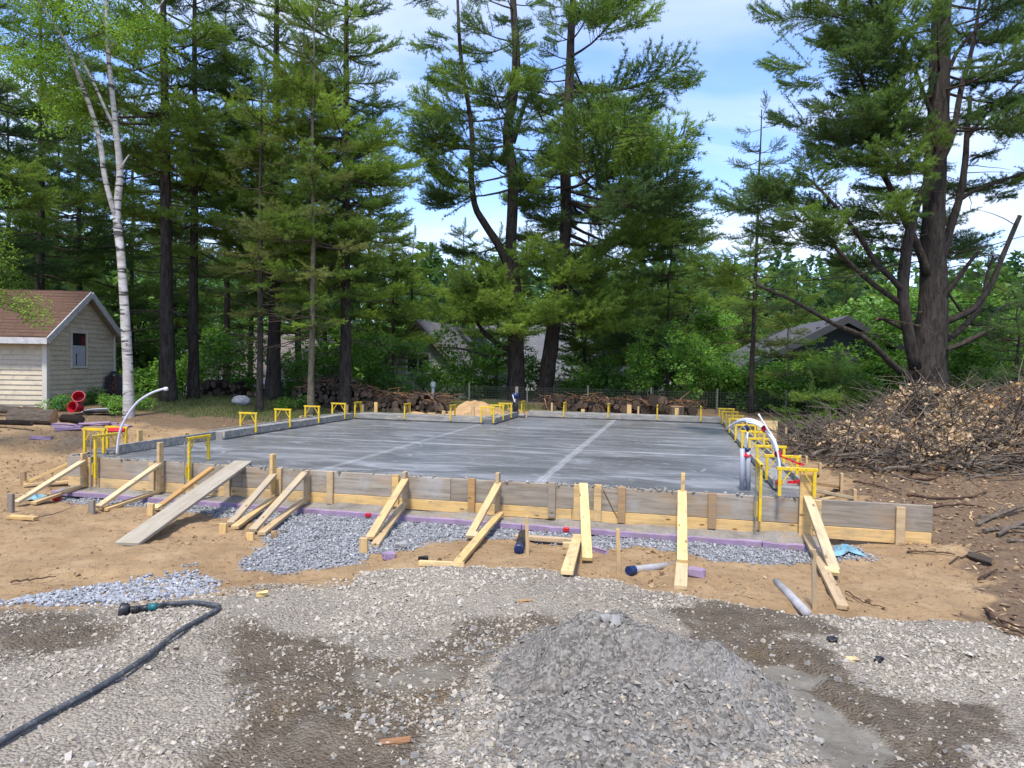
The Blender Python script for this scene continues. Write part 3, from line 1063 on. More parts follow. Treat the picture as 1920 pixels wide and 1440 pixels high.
x, y = scatter(125000, -5, 5.2, 2.3, 6.6, pale_p)
sz = np.clip(nr.gamma(2.4, 0.0046, len(x)), 0.004, 0.034)
wz_ = np.maximum(zones(x, y)[3], zones(x, y)[4])
sz = sz * (1 - 0.25 * wz_)
stones('gravel', np.stack([x, y, H(x, y)], -1), sz, 'stone_pale', None, 0.1 - 0.04 * wz_, 0.10 * wz_)['label'] = 'pale dusty gravel spread over the foreground'
x, y = scatter(26000, -5.6, -1.5, 4.4, 7.0, lambda x, y: zones(x, y)[1])
stones('gravel', np.stack([x, y, H(x, y) + nr.uniform(0, 0.012, len(x))], -1), nr.uniform(0.012, 0.030, len(x)), 'stone_blue')['label'] = 'clean blue grey gravel patch beside the sand'
s_ = nr.uniform(-9.8, 0.9, 52000); t_ = nr.uniform(-3.1, -0.2, 52000)
q = C2 + s_[:, None] * U2 + t_[:, None] * N2
k = nr.uniform(0, 1, len(q)) < zones(q[:, 0], q[:, 1])[2] * 0.92
q = q[k]
stones('gravel', np.stack([q[:, 0], q[:, 1], H(q[:, 0], q[:, 1]) + nr.uniform(0, 0.01, len(q))], -1), nr.uniform(0.013, 0.030, len(q)), 'stone_grey')['label'] = 'clean grey crushed stone below the purple foam edge'

# gravel heap in the foreground
HX, HY = 0.56, 3.62


def heap_h(x, y):
    a = 0.33 * np.exp(-(((x - HX - 0.02) / 0.46) ** 2 + ((y - HY - 0.12) / 0.46) ** 2))
    a = a + 0.075 * np.exp(-(((x - HX + 0.16) / 0.13) ** 2 + ((y - HY - 0.32) / 0.15) ** 2)) + 0.085 * np.exp(-(((x - HX - 0.10) / 0.13) ** 2 + ((y - HY - 0.34) / 0.14) ** 2))
    a = a + 0.085 * np.exp(-(((x - HX - 0.05) / 0.72) ** 2 + ((y - HY + 0.6) / 0.45) ** 2))
    a = a + 0.16 * np.exp(-(((x - HX - 0.58) / 0.22) ** 2 + ((y - HY + 0.15) / 0.28) ** 2))
    rough = (fbm(x, y, 4.5, 5, 41) - 0.5)
    return a * 0.93 + rough * 0.34 * np.clip(a * 3.2, 0, 1) - 0.05 + 0.02 * fbm(x, y, 9, 2, 43) + (fbm(x, y, 17, 3, 47) - 0.5) * 0.05 * np.clip(a * 5, 0, 1)


def build_heap():
    xs = np.arange(HX - 1.5, HX + 1.6, 0.02); ys = np.arange(HY - 1.5, HY + 1.3, 0.02)
    X, Y = np.meshgrid(xs, ys)
    Z = H(X, Y) + heap_h(X, Y)
    nx, ny = len(xs), len(ys)
    i = np.arange(nx * ny).reshape(ny, nx)
    F = np.stack([i[:-1, :-1], i[:-1, 1:], i[1:, 1:], i[1:, :-1]], -1).reshape(-1, 4)
    root = thing('gravel_heap', 'heap of damp blue grey gravel and wet cement dumped on the ground', 'gravel heap', (HX, HY, h1(HX, HY)))
    org = np.array(wmat(root).translation)
    m, t, b = new_mat('heap_fines')
    v = coords(t)
    vo = nd(t, 'ShaderNodeTexVoronoi'); vo.inputs['Scale'].default_value = 55
    t.links.new(v, vo.inputs['Vector'])
    sc_ = nd(t, 'ShaderNodeSeparateColor'); t.links.new(vo.outputs['Color'], sc_.inputs[0])
    c = ramp(t, sc_.outputs[0], [(0.1, (0.125, 0.111, 0.091)), (0.5, (0.220, 0.198, 0.166)), (0.9, (0.32, 0.292, 0.25))])
    c = mixc(t, ramp(t, noise(t, v, 2.5, 5), [(0.5, (0, 0, 0)), (0.7, (0.7, 0.7, 0.7))]), c, (0.32, 0.30, 0.27))
    c = mixc(t, ramp(t, noise(t, v, 4.5, 4), [(0.6, (0, 0, 0)), (0.7, (0.5, 0.5, 0.5))]), c, (0.31, 0.21, 0.12))
    t.links.new(c, b.inputs['Base Color']); b.inputs['Roughness'].default_value = 0.75
    bump(t, b, math_(t, 'SUBTRACT', noise(t, v, 30, 5, .7), math_(t, 'MULTIPLY', vo.outputs['Distance'], 0.7)), 0.9, 0.03)
    me = mesh_np('mound', np.stack([X, Y, Z], -1).reshape(-1, 3) - org, F, ['heap_fines'], True)
    link('mound', me, root, Matrix.Translation(V(org)))
    x = nr.uniform(HX - 1.3, HX + 1.35, 30000); y = nr.uniform(HY - 1.4, HY + 1.1, 30000)
    hh = heap_h(x, y)
    p = np.clip(sstep(-0.05, 0.03, hh) * .75 + .45 * sstep(-0.065, -0.03, hh) * sstep(.42, .58, fbm(x, y, 3.5, 3, 49)), 0, 1) * (.45 + .55 * sstep(.38, .55, fbm(x, y, 3.0, 3, 48))) * np.where(y < HY - 0.25 + (fbm(x, y, 2, 2, 5) - .5) * .5, 0.80, 0.05)
    k = nr.uniform(0, 1, len(x)) < p
    x, y = x[k], y[k]
    P = np.stack([x, y, H(x, y) + heap_h(x, y)], -1)
    o = stones('loose_stone', P, np.clip(nr.gamma(5, 0.0031, len(x)), .007, .032), 'stone_heap', root)
    x = nr.uniform(HX - 2.0, HX + 1.9, 14000); y = nr.uniform(HY - 1.3, HY + 1.3, 14000)
    hh = heap_h(x, y); rr_ = np.hypot((x - HX) / 1.25, (y - HY + .25) / 1.05)
    k = (hh < 0.02) & (nr.uniform(0, 1, len(x)) < np.exp(-np.clip(rr_ - .75, 0, 9) * 4.5) * (.2 + .8 * sstep(.4, .6, fbm(x, y, 3, 3, 52))) * .6) & (rr_ > .5)
    x, y = x[k], y[k]
    stones('loose_stone', np.stack([x, y, np.maximum(H(x, y), H(x, y) + heap_h(x, y))], -1), np.clip(nr.gamma(3, 0.0052, len(x)), .006, .036), 'stone_heap', root)
    for dx_, dy_, r_ in ((0.0, 0.22, 0.05), (0.03, 0.12, 0.055), (-0.02, 0.15, 0.035)):
        xx, yy = HX + dx_, HY + dy_
        vv, ff = chbox(r_ * 1.6, r_ * 1.2, r_ * 0.9, r_ * 0.35, -r_ * .8, r_ * 0.12)
        zz = float(H(np.array([xx]), np.array([yy]))[0] + heap_h(np.array([xx]), np.array([yy]))[0])
        link('cement_lump', mesh_np('cement_lump', vv, ff, ['stone']), root, Matrix.Translation((xx, yy, zz + r_ * .3)) @ Matrix.Rotation(rnd.uniform(0, 6), 4, 'Z') @ Matrix.Rotation(0.4, 4, 'X'))


build_heap()
# clods of sand and soil lying on the sand
x, y = scatter(26000, -9, 7.5, 4.8, 11, lambda x, y: (1 - gravel_amt(x, y)) * (1 - zones(x, y)[2]) * (.05 + .7 * sstep(.5, .68, fbm(x, y, 1.4, 4, 71))) * in_view(x, y))
s_ = (x - C2[0]) * U2[0] + (y - C2[1]) * U2[1]; t_ = (x - C2[0]) * N2[0] + (y - C2[1]) * N2[1]
k = (s_ < -10) | (s_ > .6) | (t_ < -.42)
x, y = x[k], y[k]
stone_mat('clod_sand', [(0.1, (0.15, 0.095, 0.05)), (0.5, (0.33, 0.215, 0.11)), (0.9, (0.44, 0.31, 0.175))])
stones('sand_clod', np.stack([x, y, H(x, y)], -1), np.clip(nr.gamma(2.2, .008, len(x)), .006, .06), 'clod_sand')['label'] = 'small clods of sand and soil strewn over the bare sand'
# ------------------------------------------------------------------ slab
def st_box(name, s0, s1, t0, t1, z0, z1, mat, parent=None, c=0.004):
    v, F = chbox(s1 - s0, t1 - t0, z1 - z0, c)
    v = v + np.array([s0, (t0 + t1) / 2, (z0 + z1) / 2])
    me = mesh_np(name, v, F, [mat])
    import bmesh
    bm = bmesh.new(); bm.from_mesh(me); bmesh.ops.recalc_face_normals(bm, faces=bm.faces); bm.to_mesh(me); bm.free()
    return link(name, me, parent, SLABM)


slab = thing('concrete_slab', 'large freshly poured grey concrete slab with white trowel streaks inside the formwork', 'slab', L(-4.6, 5, 0.2))
st_box('base', -9.70, 0.34, 0.002, 7.90, 0.10, 0.425, 'concrete', slab)
st_box('base', -5.42, 0.34, 7.90, 10.66, 0.10, 0.425, 'concrete', slab)
g_ = 0.003
for s0, s1 in ((-9.40, -5.75), (-5.75, -2.78), (-2.78, 0.30)):
    for t0, t1 in ((0.003, 3.5), (3.5, 7.88)):
        st_box('panel', s0 + g_, s1 - g_, t0 + g_, t1 - g_, 0.40, 0.45, 'slab_concrete', slab, 0.002)
for s0, s1 in ((-5.40, -2.78), (-2.78, 0.30)):
    st_box('panel', s0 + g_, s1 - g_, 7.88 + g_, 10.62, 0.40, 0.45, 'slab_concrete', slab, 0.002)
st_box('edge_strip', -9.74, -9.41, 0.003, 2.5, 0.40, 0.452, 'concrete_wet', slab, 0.01)

# ------------------------------------------------------------------ front formwork
ff = thing('front_formwork', 'long front formwork of grey planks over yellow boards nailed to short studs', 'formwork', L(-4, -0.03, 0.02))
cuts = [-9.82, -6.9, -3.9, -2.62, 0.335, 1.57]
for a, b_ in zip(cuts[:-1], cuts[1:]):
    st_box('upper_plank', a + .002, b_ - .002, -0.04 + rnd.uniform(-.002, .002), 0.0, 0.165, 0.455 + rnd.uniform(-.006, .006), 'form_plank', ff, 0.004)
for a, b_ in zip([-9.80, -5.9, -2.35], [-5.9, -2.35, 1.565]):
    st_box('lower_board', a + .002, b_ - .002, -0.043, -0.002, 0.02, 0.161, 'lumber', ff, 0.004)


def stud(px, y0, y1, mat='lumber', w=0.09, tt=(-0.082, -0.0435)):
    a = ont(px, y0, -0.08); s = to_st(a)[0]
    zb = ont(px, y1, -0.08)[2]
    return st_box('stud', s - w / 2, s + w / 2, tt[0], tt[1], max(zb, 0.0), a[2], mat, ff, 0.004)


for a in [(166, 858, 914), (283, 868, 921), (425, 872, 953, 'lumber'), (521, 878, 928), (618, 884, 945), (741, 890, 950), (884, 897, 962, 'lumber_brown'), (1035, 905, 971, 'lumber_grey'),
          (1083, 909, 976), (1121, 909, 978), (1166, 913, 981, 'lumber_brown'), (1336, 925, 992, 'lumber_brown'), (1533, 938, 1005), (1690, 951, 1024)]:
    stud(*a)
board('lath', ont(1132, 917, -0.05), ont(1160, 974, -0.05), 0.012, 0.02, (0, -1, 0), 'lumber_brown', ff, 0.002)

q_ = 1100
ss_ = nr.uniform(-9.8, 0.3, q_)
k_ = nr.uniform(0, 1, q_) < .15 + .85 * sstep(.48, .62, fbm(ss_, ss_ * 0, 1.3, 3, 90))
ss_ = ss_[k_]
P_ = C2 + ss_[:, None] * U2 + nr.normal(-.018, .016, len(ss_))[:, None] * N2
stone_mat('cement_crumb', [(0.1, (0.16, 0.15, 0.135)), (0.5, (0.27, 0.26, 0.235)), (0.9, (0.38, 0.365, 0.33))])
stones('cement_crumb', np.stack([P_[:, 0], P_[:, 1], np.full(len(P_), .455)], -1), np.clip(nr.gamma(3, .007, len(P_)), .008, .045), 'cement_crumb')['label'] = 'cement crumbs dried along the top of the front formwork'
# left return form
lf = thing('side_formwork', 'grey side formwork board standing on its edge beyond the slab corner', 'formwork', L(-9.76, 1.3, 0.3))
st_box('form_board', -9.82, -9.78, 0.003, 2.7, 0.05, 0.47, 'form_plank', lf)
st_box('inner_board', -9.34, -9.30, 0.35, 2.62, 0.455, 0.60, 'cement_board', lf, 0.006)
st_box('fill', -9.775, -9.345, 0.30, 2.65, 0.35, 0.50, 'concrete_wet', lf, 0.02)


# ------------------------------------------------------------------ braces against the front form
def post_st(name, px, y0, y1, parent, mat, w=0.045, d=0.09, t_out=-0.083):
    a = ont(px, y0, t_out - d); s = to_st(a)[0]
    zb = ont(px, y1, t_out - d)[2]
    return st_box(name, s - w / 2, s + w / 2, t_out - d, t_out, max(zb, -0.02), a[2], mat, parent)


def stake_at(px, y0, y1, parent, mat, w=0.085, d=0.04, name='stake', up=None):
    g = ground(px, y1)
    zt = aty(px, y0, g[1])[2]
    p0 = g - np.array([0, 0, 0.12]); p1 = np.array([g[0] + rnd.uniform(-.012, .012), g[1] + rnd.uniform(-.01, .02), zt])
    return board(name, p0, p1, w, d, up or (-U2[1], U2[0], 0) if False else (N2[0], N2[1], 0), mat, parent)


def brace(label, post=None, diag=None, kick=None, stk=None, mat='lumber_pale', mats='lumber', dw=0.09, blocks=(), kz=0.03, dfoot=0.05, dtop_t=-0.13, stake_mat=None):
    base = ground(diag[2], diag[3])
    r = thing('form_brace', label, 'brace', base, 'timber braces holding up the front formwork')
    if post:
        post_st('post', *post, r, mats)
    a = ont(diag[0], diag[1], dtop_t)
    b_ = base + np.array([0, 0, dfoot])
    board('diagonal', a, b_, dw, 0.04, (0, 0, 1), mat, r)
    if kick:
        a = ont(kick[0], kick[1], -0.13); g = ground(kick[2], kick[3]) + np.array([0, 0, kz])
        a[2] = max(a[2], 0.05)
        board('kicker', a, g, 0.088, 0.04, (0, 0, 1), mats, r)
    if stk:
        stake_at(*stk, r, stake_mat or mats)
    for (bx, by, up_) in blocks:
        g = ground(bx, by) + np.array([0, 0, up_])
        board('block', g - np.array([*(U2 * .06), 0]), g + np.array([*(U2 * .06), 0]), 0.09, 0.04, (0, -.35, 1), 'lumber_pale', r)
    return r


brace('pale timber brace at the formwork corner with a weathered grey stake', (152, 850, 914), (157, 864, 30, 950), (152, 922, 62, 948), (20, 925, 961), stake_mat='lumber_grey')
brace('pale timber brace with grey stake on a tall post beside the yellow bracket pair', (296, 830, 922), (299, 869, 184, 958), (297, 924, 196, 960), (172, 938, 962), stake_mat='lumber_grey')
brace('brown timber brace half hidden behind the leaning plank', None, (398, 877, 302, 955), None, (281, 944, 966), mat='lumber_brown', blocks=((293, 958, .05),))
brace('speckled pale brace on the tall slim post just past the plank', (508, 852, 928), (513, 890, 432, 990), (514, 934, 440, 994), (418, 982, 999), mat='lumber_wet')
brace('cement splashed brace without tall post, ending at a low block', (572, 883, 940), (572, 886, 474, 1003), (571, 936, 490, 1006), (470, 999, 1013), mat='lumber_wet')
brace('clean yellow brace with a thick upright stake above bare gravel', (757, 885, 955), (760, 899, 693, 1018), (757, 944, 703, 1028), (683, 1008, 1036), mat='lumber')
brace('brace with nailed crosspiece whose foot runs down to the gravel edge', (932, 887, 965), (935, 906, 884, 1008), (938, 962, 856, 1064), None, mat='lumber', blocks=((885, 1013, .06),))
b8 = brace('bark edged brace leaning straight outwards over a short crossed foot', None, (1094, 908, 1101, 1058), None, None, mat='lumber_pale', dw=0.10)
board('foot', ground(1083, 1018) + np.array([0, 0, .08]), ground(1063, 1083) + np.array([0, 0, .04]), 0.1, 0.04, (0, 0, 1), 'lumber_pale', b8)
g8 = ground(1068, 1046) + np.array([0, 0, .13])
board('block', g8 - np.array([.07, 0, 0]), g8 + np.array([.07, 0, 0]), 0.06, 0.05, (0, 0, 1), 'lumber_pale', b8)
b9 = brace('straight outward brace on the tall bark topped post', (1281, 888, 985), (1279, 922, 1279, 1062), None, None, mat='lumber_pale', dw=0.10)
board('foot', ground(1279, 1058) + np.array([0, 0, .03]), ground(1276, 1106) + np.array([0, 0, .02]), 0.11, 0.04, (0, 0, 1), 'lumber_pale', b9)
b10 = brace('long clean brace leaning right from the tallest post near grey pipes', None, (1515, 932, 1564, 1080), (1512, 1004, 1580, 1146), None, mat='lumber_pale', mats='lumber', blocks=((1559, 1083, .06),), dw=0.1)
a = ont(1513, 882, -0.1); s = to_st(a)[0]
st_box('post', s - .07, s + .07, -0.125, -0.083, 0.03, a[2], 'lumber', b10)
# thin survey stakes in the trench
for px, y0, y1, lab in ((990, 968, 1040, 'thin upright stake beside the blue capped black pipe'), (1161, 992, 1078, 'thin upright stake beside the blue capped grey pipe'), (1528, 1030, 1144, 'thin stake standing against the long clean brace')):
    g = ground(px, y1); zt = aty(px, y0, g[1])[2]
    board('survey_stake', g - np.array([0, 0, .1]), np.array([g[0] - 0.02, g[1] + .01, zt]), 0.035, 0.02, (0, -1, 0), 'lumber', None, label=lab, cat='stake', group='thin stakes in the trench')
# left return brace
r = thing('form_brace', 'timber brace bearing on the side formwork with red tape at its top', 'brace', ground(45, 912))
a = L(-9.83, 0.25, 0.40); g = ground(46, 911) + np.array([0, 0, .04])
board('diagonal', a, g, 0.085, 0.04, (0, 0, 1), 'lumber', r)
board('kicker', L(-9.83, 0.2, 0.05), g + np.array([0.03, -.05, -.02]), 0.085, 0.04, (0, 0, 1), 'lumber', r)
stake_at(45, 884, 911, r, 'lumber_brown')
board('tape', L(-9.86, 0.23, 0.33), L(-9.86, 0.23, 0.44), 0.05, 0.012, (0, -1, 0), 'red_tape', r, 0.002)

# ------------------------------------------------------------------ foam and spill under the front form
for i, (a, b_) in enumerate(((-9.75, -6.6), (-6.6, -2.9), (-2.9, -0.2), (-0.2, 0.52))):
    n = 60
    ss = np.linspace(a + .004, b_ - .004, n)
    out = -0.37 + (fbm(ss, ss * 0, 3.5, 3, 60 + i) - 0.5) * 0.05 - 0.03 * sstep(0.55, .75, fbm(ss, ss * 0, 1.1, 2, 70)) * (i > 1)
    zt_ = 0.004 + (fbm(ss, ss * 0, 6, 2, 62) - .5) * (0.016 if i > 1 else .004)
    prof = []
    for s, o_, zz in zip(ss, out, zt_):
        prof += [(s, -0.046, -0.05), (s, o_, -0.052), (s, o_ - .002, zz), (s, -0.046, 0.004)]
    F = []
    for j in range(n - 1):
        for k in range(4):
            F.append((j * 4 + k, j * 4 + (k + 1) % 4, (j + 1) * 4 + (k + 1) % 4, (j + 1) * 4 + k))
    F += [(0, 1, 2, 3), tuple((n - 1) * 4 + k for k in (3, 2, 1, 0))]
    o = link('foam_board', mesh_np('foam_board', prof, F, ['foam_purple']), None, SLABM)
    tag(o, ['purple foam board edge at the formwork corner', 'straight clean purple foam edge below the middle of the formwork', 'ragged purple foam edge torn along its rim', 'short purple foam end by the blue cloth'][i], 'foam board', 'foam boards under the front formwork')


def ledge():
    ss = np.arange(-9.7, 0.5, 0.03); tt = np.arange(-0.345, -0.0445, 0.025)
    S, T = np.meshgrid(ss, tt)
    Z = 0.007 + 0.030 * sstep(0.35, 0.8, fbm(S, T, 3.0, 4, 81)) * sstep(-0.34, -0.22, T) + 0.02 * sstep(-.12, -.045, T) * fbm(S, T, 9, 2, 5) + 0.05 * np.exp(-((S - 0.0) / .3) ** 2) * sstep(-.3, -.1, T)
    Z = Z - 0.012 * (sstep(-0.27, -0.345, T))
    nx, ny = len(ss), len(tt)
    i = np.arange(nx * ny).reshape(ny, nx)
    F = np.stack([i[:-1, :-1], i[:-1, 1:], i[1:, 1:], i[1:, :-1]], -1).reshape(-1, 4)
    m, t, b = new_mat('spill')
    v = coords(t)
    n = noise(t, v, 3, 6, 0.65)
    c = ramp(t, n, [(0.3, (0.17, 0.15, 0.125)), (0.55, (0.31, 0.28, 0.235)), (0.7, (0.36, 0.25, 0.135))])
    c = mixc(t, ramp(t, noise(t, v, 30, 4, .7), [(0.5, (0, 0, 0)), (0.65, (0.6, 0.6, 0.6))]), c, (0.16, 0.15, 0.14))
    t.links.new(c, b.inputs['Base Color']); b.inputs['Roughness'].default_value = .9
    bump(t, b, noise(t, v, 45, 4, .7), .8, .02)
    o = link('spilled_concrete', mesh_np('spilled_concrete', np.stack([S, T, Z], -1).reshape(-1, 3), F, ['spill'], True), None, SLABM)
    struct(o, 'stuff')
    o['label'] = 'spilled cement and grit lying on the foam ledge'


ledge()
for px, py, lab in ((699, 963, 'small red tape patch on the clean purple foam edge'), (1066, 988, 'small red tape patch by the bark edged brace')):
    a = onz(px, py, -0.02); s, t = to_st(a)
    o = st_box('tape_patch', s - .035, s + .035, -0.395, -0.34, -0.03, 0.010, 'red_tape', None, .003)
    tag(o, lab, 'tape')


# ------------------------------------------------------------------ kerbs
def kerb(label, axis, fixed, sign, a, b_, ztop=0.605, zfill=0.598, mat_in='cement_board', wid=0.33):
    """axis 's' or 't' = direction the kerb runs; fixed = inner face coordinate on other axis; sign = outward"""
    mid = (a + b_) / 2
    o_ = L(mid, fixed, .45) if axis == 's' else L(fixed, mid, .45)
    r = thing('kerb_form', label, 'kerb form', o_)

    def bx(n, u0, u1, z0, z1, mat, c=.006):
        lo, hi = sorted((fixed + sign * u0, fixed + sign * u1))
        if axis == 's':
            st_box(n, a, b_, lo, hi, z0, z1, mat, r, c)
        else:
            st_box(n, lo, hi, a, b_, z0, z1, mat, r, c)
    k = 0.0
    nb = max(1, int(round((b_ - a) / 3)))
    aa, bb = a, b_
    for i in range(nb):
        a = aa + (bb - aa) * i / nb + .002; b_ = aa + (bb - aa) * (i + 1) / nb - .002
        bx('inner_board', 0.0, 0.04, 0.472, ztop + rnd.uniform(-.004, .004), mat_in)
    a, b_ = aa, bb
    bx('fill', 0.042, wid - .042, 0.42, zfill, 'concrete', .01)
    bx('outer_board', wid - .04, wid, 0.25, ztop + .012, 'cement_board')
    return r


kerb('cement splashed timber kerb form along the side nearest the shed', 't', -9.12, -1, 2.6, 7.74)
kerb('short timber kerb form in front of the sand heap and woodpile', 's', 7.76, 1, -9.12 + .002, -5.45)
kerb('short notch kerb form beside the sand heap and black standpipe', 't', -5.41, -1, 7.77, 10.35, wid=0.30)
kerb('straight back kerb form in front of the wire fence', 's', 10.40, 1, -5.20, -0.01)
kerb('low timber kerb form under the long row of yellow brackets', 't', 0.0, 1, 0.40, 10.70, ztop=0.565, zfill=0.50, wid=0.36)
o = st_box('concrete_lump', -5.40, -5.22, 10.10, 10.42, 0.452, 0.56, 'concrete', None, .04)
tag(o, 'small rough concrete lump at the inner corner by the black standpipe', 'concrete')


# ------------------------------------------------------------------ yellow brackets
def bracket(P, out, label, group, zb, ztop, wid=0.34, front=False, zi=None, tw=0.036):
    P = np.array(P, float); out = np.array([out[0], out[1], 0.0])
    side = np.array([-out[1], out[0], 0])
    r = thing('form_bracket', label, 'bracket', (P[0], P[1], zb), group)
    A = P + out * (-0.012); B = P + out * (wid - 0.012)
    A[2] = B[2] = ztop
    board('crossbar', A - out * .035, B + out * .035, tw, tw, (0, 0, 1), 'yellow_paint', r, .003)
    zlo = zb
    for Q, d, lowz in ((A, 1, zb if zi is None else zi), (B, -1, zb)):
        board('leg', (Q[0], Q[1], ztop - tw / 2 - .001), (Q[0], Q[1], lowz), tw, tw * .9, tuple(side), 'yellow_paint', r, .003)
        board('strut', Q + out * d * .02 + np.array([0, 0, -.17]), Q + out * d * .115 + np.array([0, 0, -.02]), .012, .014, tuple(side), 'yellow_paint', r, .001)
    mb = MB()
    for k in (.25, .5, .75):
        c = A + (B - A) * k - side * (tw / 2)
        mb.tube([c + side * .004, c - side * .002], .006, 6)
    struct(mb.build('bolt_hole', 'dark_hole', r), 'stuff')
    e = A - out * .0355
    board('open_end', e - out * .001 + side * 0, e + out * .0005, tw * .62, tw * .62, (0, 0, 1), 'dark_hole', r, .001)
    return r


ORD = ['first', 'second', 'third', 'fourth', 'fifth', 'sixth', 'seventh', 'eighth', 'ninth', 'tenth', 'eleventh', 'twelfth']
_cnt = [0]


def nth(reset=False):
    if reset:
        _cnt[0] = 0
        return ''
    _cnt[0] += 1
    return ORD[_cnt[0] - 1]


GR = 'yellow steel brackets over the kerb forms'
nth(True)
for X, Y in ((1160, 1025), (965, 838), (815, 698), (700, 585), (590, 478), (490, 395), (395, 338), (345, 288), (285, 236), (240, 186)):
    P = ons(1320 + X / 8, 740 + Y / 8, 0.0)
    t = to_st(P)[1]
    bracket(L(0.0, t, 0), U2, nth() + ' yellow bracket from the front formwork in the kerb row beside the brush pile', GR, 0.49, 0.80, 0.36)
nth(True)
for px, py in ((479, 774), (543, 768), (597, 762), (646, 756)):
    P = ons(px, py, -9.12); t = to_st(P)[1]
    bracket(L(-9.12, t, 0), -U2, nth() + ' yellow bracket from the slab front over the splashed kerb nearest the shed', GR, 0.50, 0.87)
nth(True)
for px in (666, 759, 845):
    P = ont(px, 780, 7.76); s = to_st(P)[0]
    bracket(L(s, 7.76, 0), N2, nth() + ' end on yellow bracket from the sturdy pine over the short kerb before the woodpile', GR, 0.50, 0.87)
nth(True)
for px, py in ((925, 762), (943, 757), (958, 752)):
    P = ons(px, py, -5.41); t = to_st(P)[1]
    bracket(L(-5.41, min(t, 10.2), 0), -U2, nth() + ' yellow bracket towards the black standpipe over the notch kerb by the sand heap', GR, 0.50, 0.87, 0.31)
nth(True)
for px in (978, 1057, 1140, 1232, 1314):
    P = ont(px, 785, 10.4); s = to_st(P)[0]
    bracket(L(s, 10.4, 0), N2, nth() + ' end on yellow bracket from the black standpipe over the back kerb', GR, 0.50, 0.87)


def front_bracket(px, ytop, ybot, label, zi=0.46, sleeve=True):
    a = ont(px, ytop, -0.10); s = to_st(a)[0]; zt = a[2]; zb = ont(px, ybot, -0.10)[2]
    r = bracket(L(s, -0.10, 0), N2, label, None, zi, zt, 0.40, zi=zb)
    board('sleeve', L(s - .045, -.12, zb + .05), L(s - .045, -.12, zb + .22), .03, .035, tuple(L(1, 0, 0) - L(0, 0, 0)), 'yellow_paint', r)
    board('rod', L(s - .05, -.14, -0.01), L(s - .05, -.14, zt - .05), .016, .016, (0, 1, 0), 'steel', r)
    return r


front_bracket(180, 818, 897, 'long legged yellow bracket clamped over the front form at its corner')
front_bracket(356, 822, 903, 'long legged yellow bracket clamped over the front form beside the plank')
front_bracket(1427, 872, 977, 'long legged yellow bracket on the front form beside the twin grey pipes')
for px, py, lb in ((193, 806, 'yellow bracket at the slab corner without tape'), (235, 802, 'yellow bracket at the slab corner wrapped in red tape')):
    P = onz(px, py, .83); s, t = to_st(P)
    r = bracket(L(s, t, 0), -U2, lb, None, 0.48, .83, 0.34)
    if 'wrapped' in lb:
        q = L(s - .02, t - .03, .79)
        v, F = chbox(.30, .05, .055, .015, 0, .006)
        link('tape_wrap', mesh_np('tape_wrap', v, F, ['red_tape']), r, frame(q - np.array([*U2 * .27, 0]), [*U2, 0], (0, 0, 1)))


# ------------------------------------------------------------------ timber stakes behind the kerbs
def back_stake(px, y0, y1, plane, val, mat='lumber', w=0.09, lab=''):
    P = ont(px, y0, val) if plane == 't' else ons(px, y0, val)
    g = h1(P[0], P[1])
    return board('kerb_stake', (P[0], P[1], min(g, .45) - .1), (P[0], P[1], P[2]), w, .04, (N2[0], N2[1], 0) if plane == 't' else (U2[0], U2[1], 0), mat, None, label=lab, cat='stake', group='timber stakes behind the kerb forms')


nth(True)
for px, y0 in ((650, 759), (679, 759), (705, 754), (832, 770), (874, 773), (887, 760)):
    back_stake(px, y0, 0, 't', 8.14, lab=nth() + ' timber stake from the sturdy pine behind the short kerb')
nth(True)
for px, y0, w in ((1035, 755, .05), (1093, 767, .1), (1180, 759, .12), (1197, 762, .05), (1269, 765, .1)):
    back_stake(px, y0, 0, 't', 10.78, w=w, lab=nth() + ' timber stake from the black standpipe behind the back kerb')
nth(True)
for px, y0 in ((262, 806), (349, 811)):
    back_stake(px, y0, 0, 's', -9.86, w=.1, lab=nth() + ' timber stake from the taped bracket behind the side form')
o = board('timber_offcut', ons(563, 784, -9.50), ons(586, 782, -9.50), .1, .04, (U2[0], U2[1], 0), 'lumber', None)
tag(o, 'orange timber offcut bridging the kerb below a bracket', 'offcut')
o = board('timber_offcut', ont(802, 777, 7.84) + np.array([0, 0, .02]), ont(817, 777, 7.84) + np.array([0, 0, .02]), .09, .04, (0, 0, 1), 'lumber', None)
tag(o, 'small block lying on the short kerb before the woodpile', 'offcut')
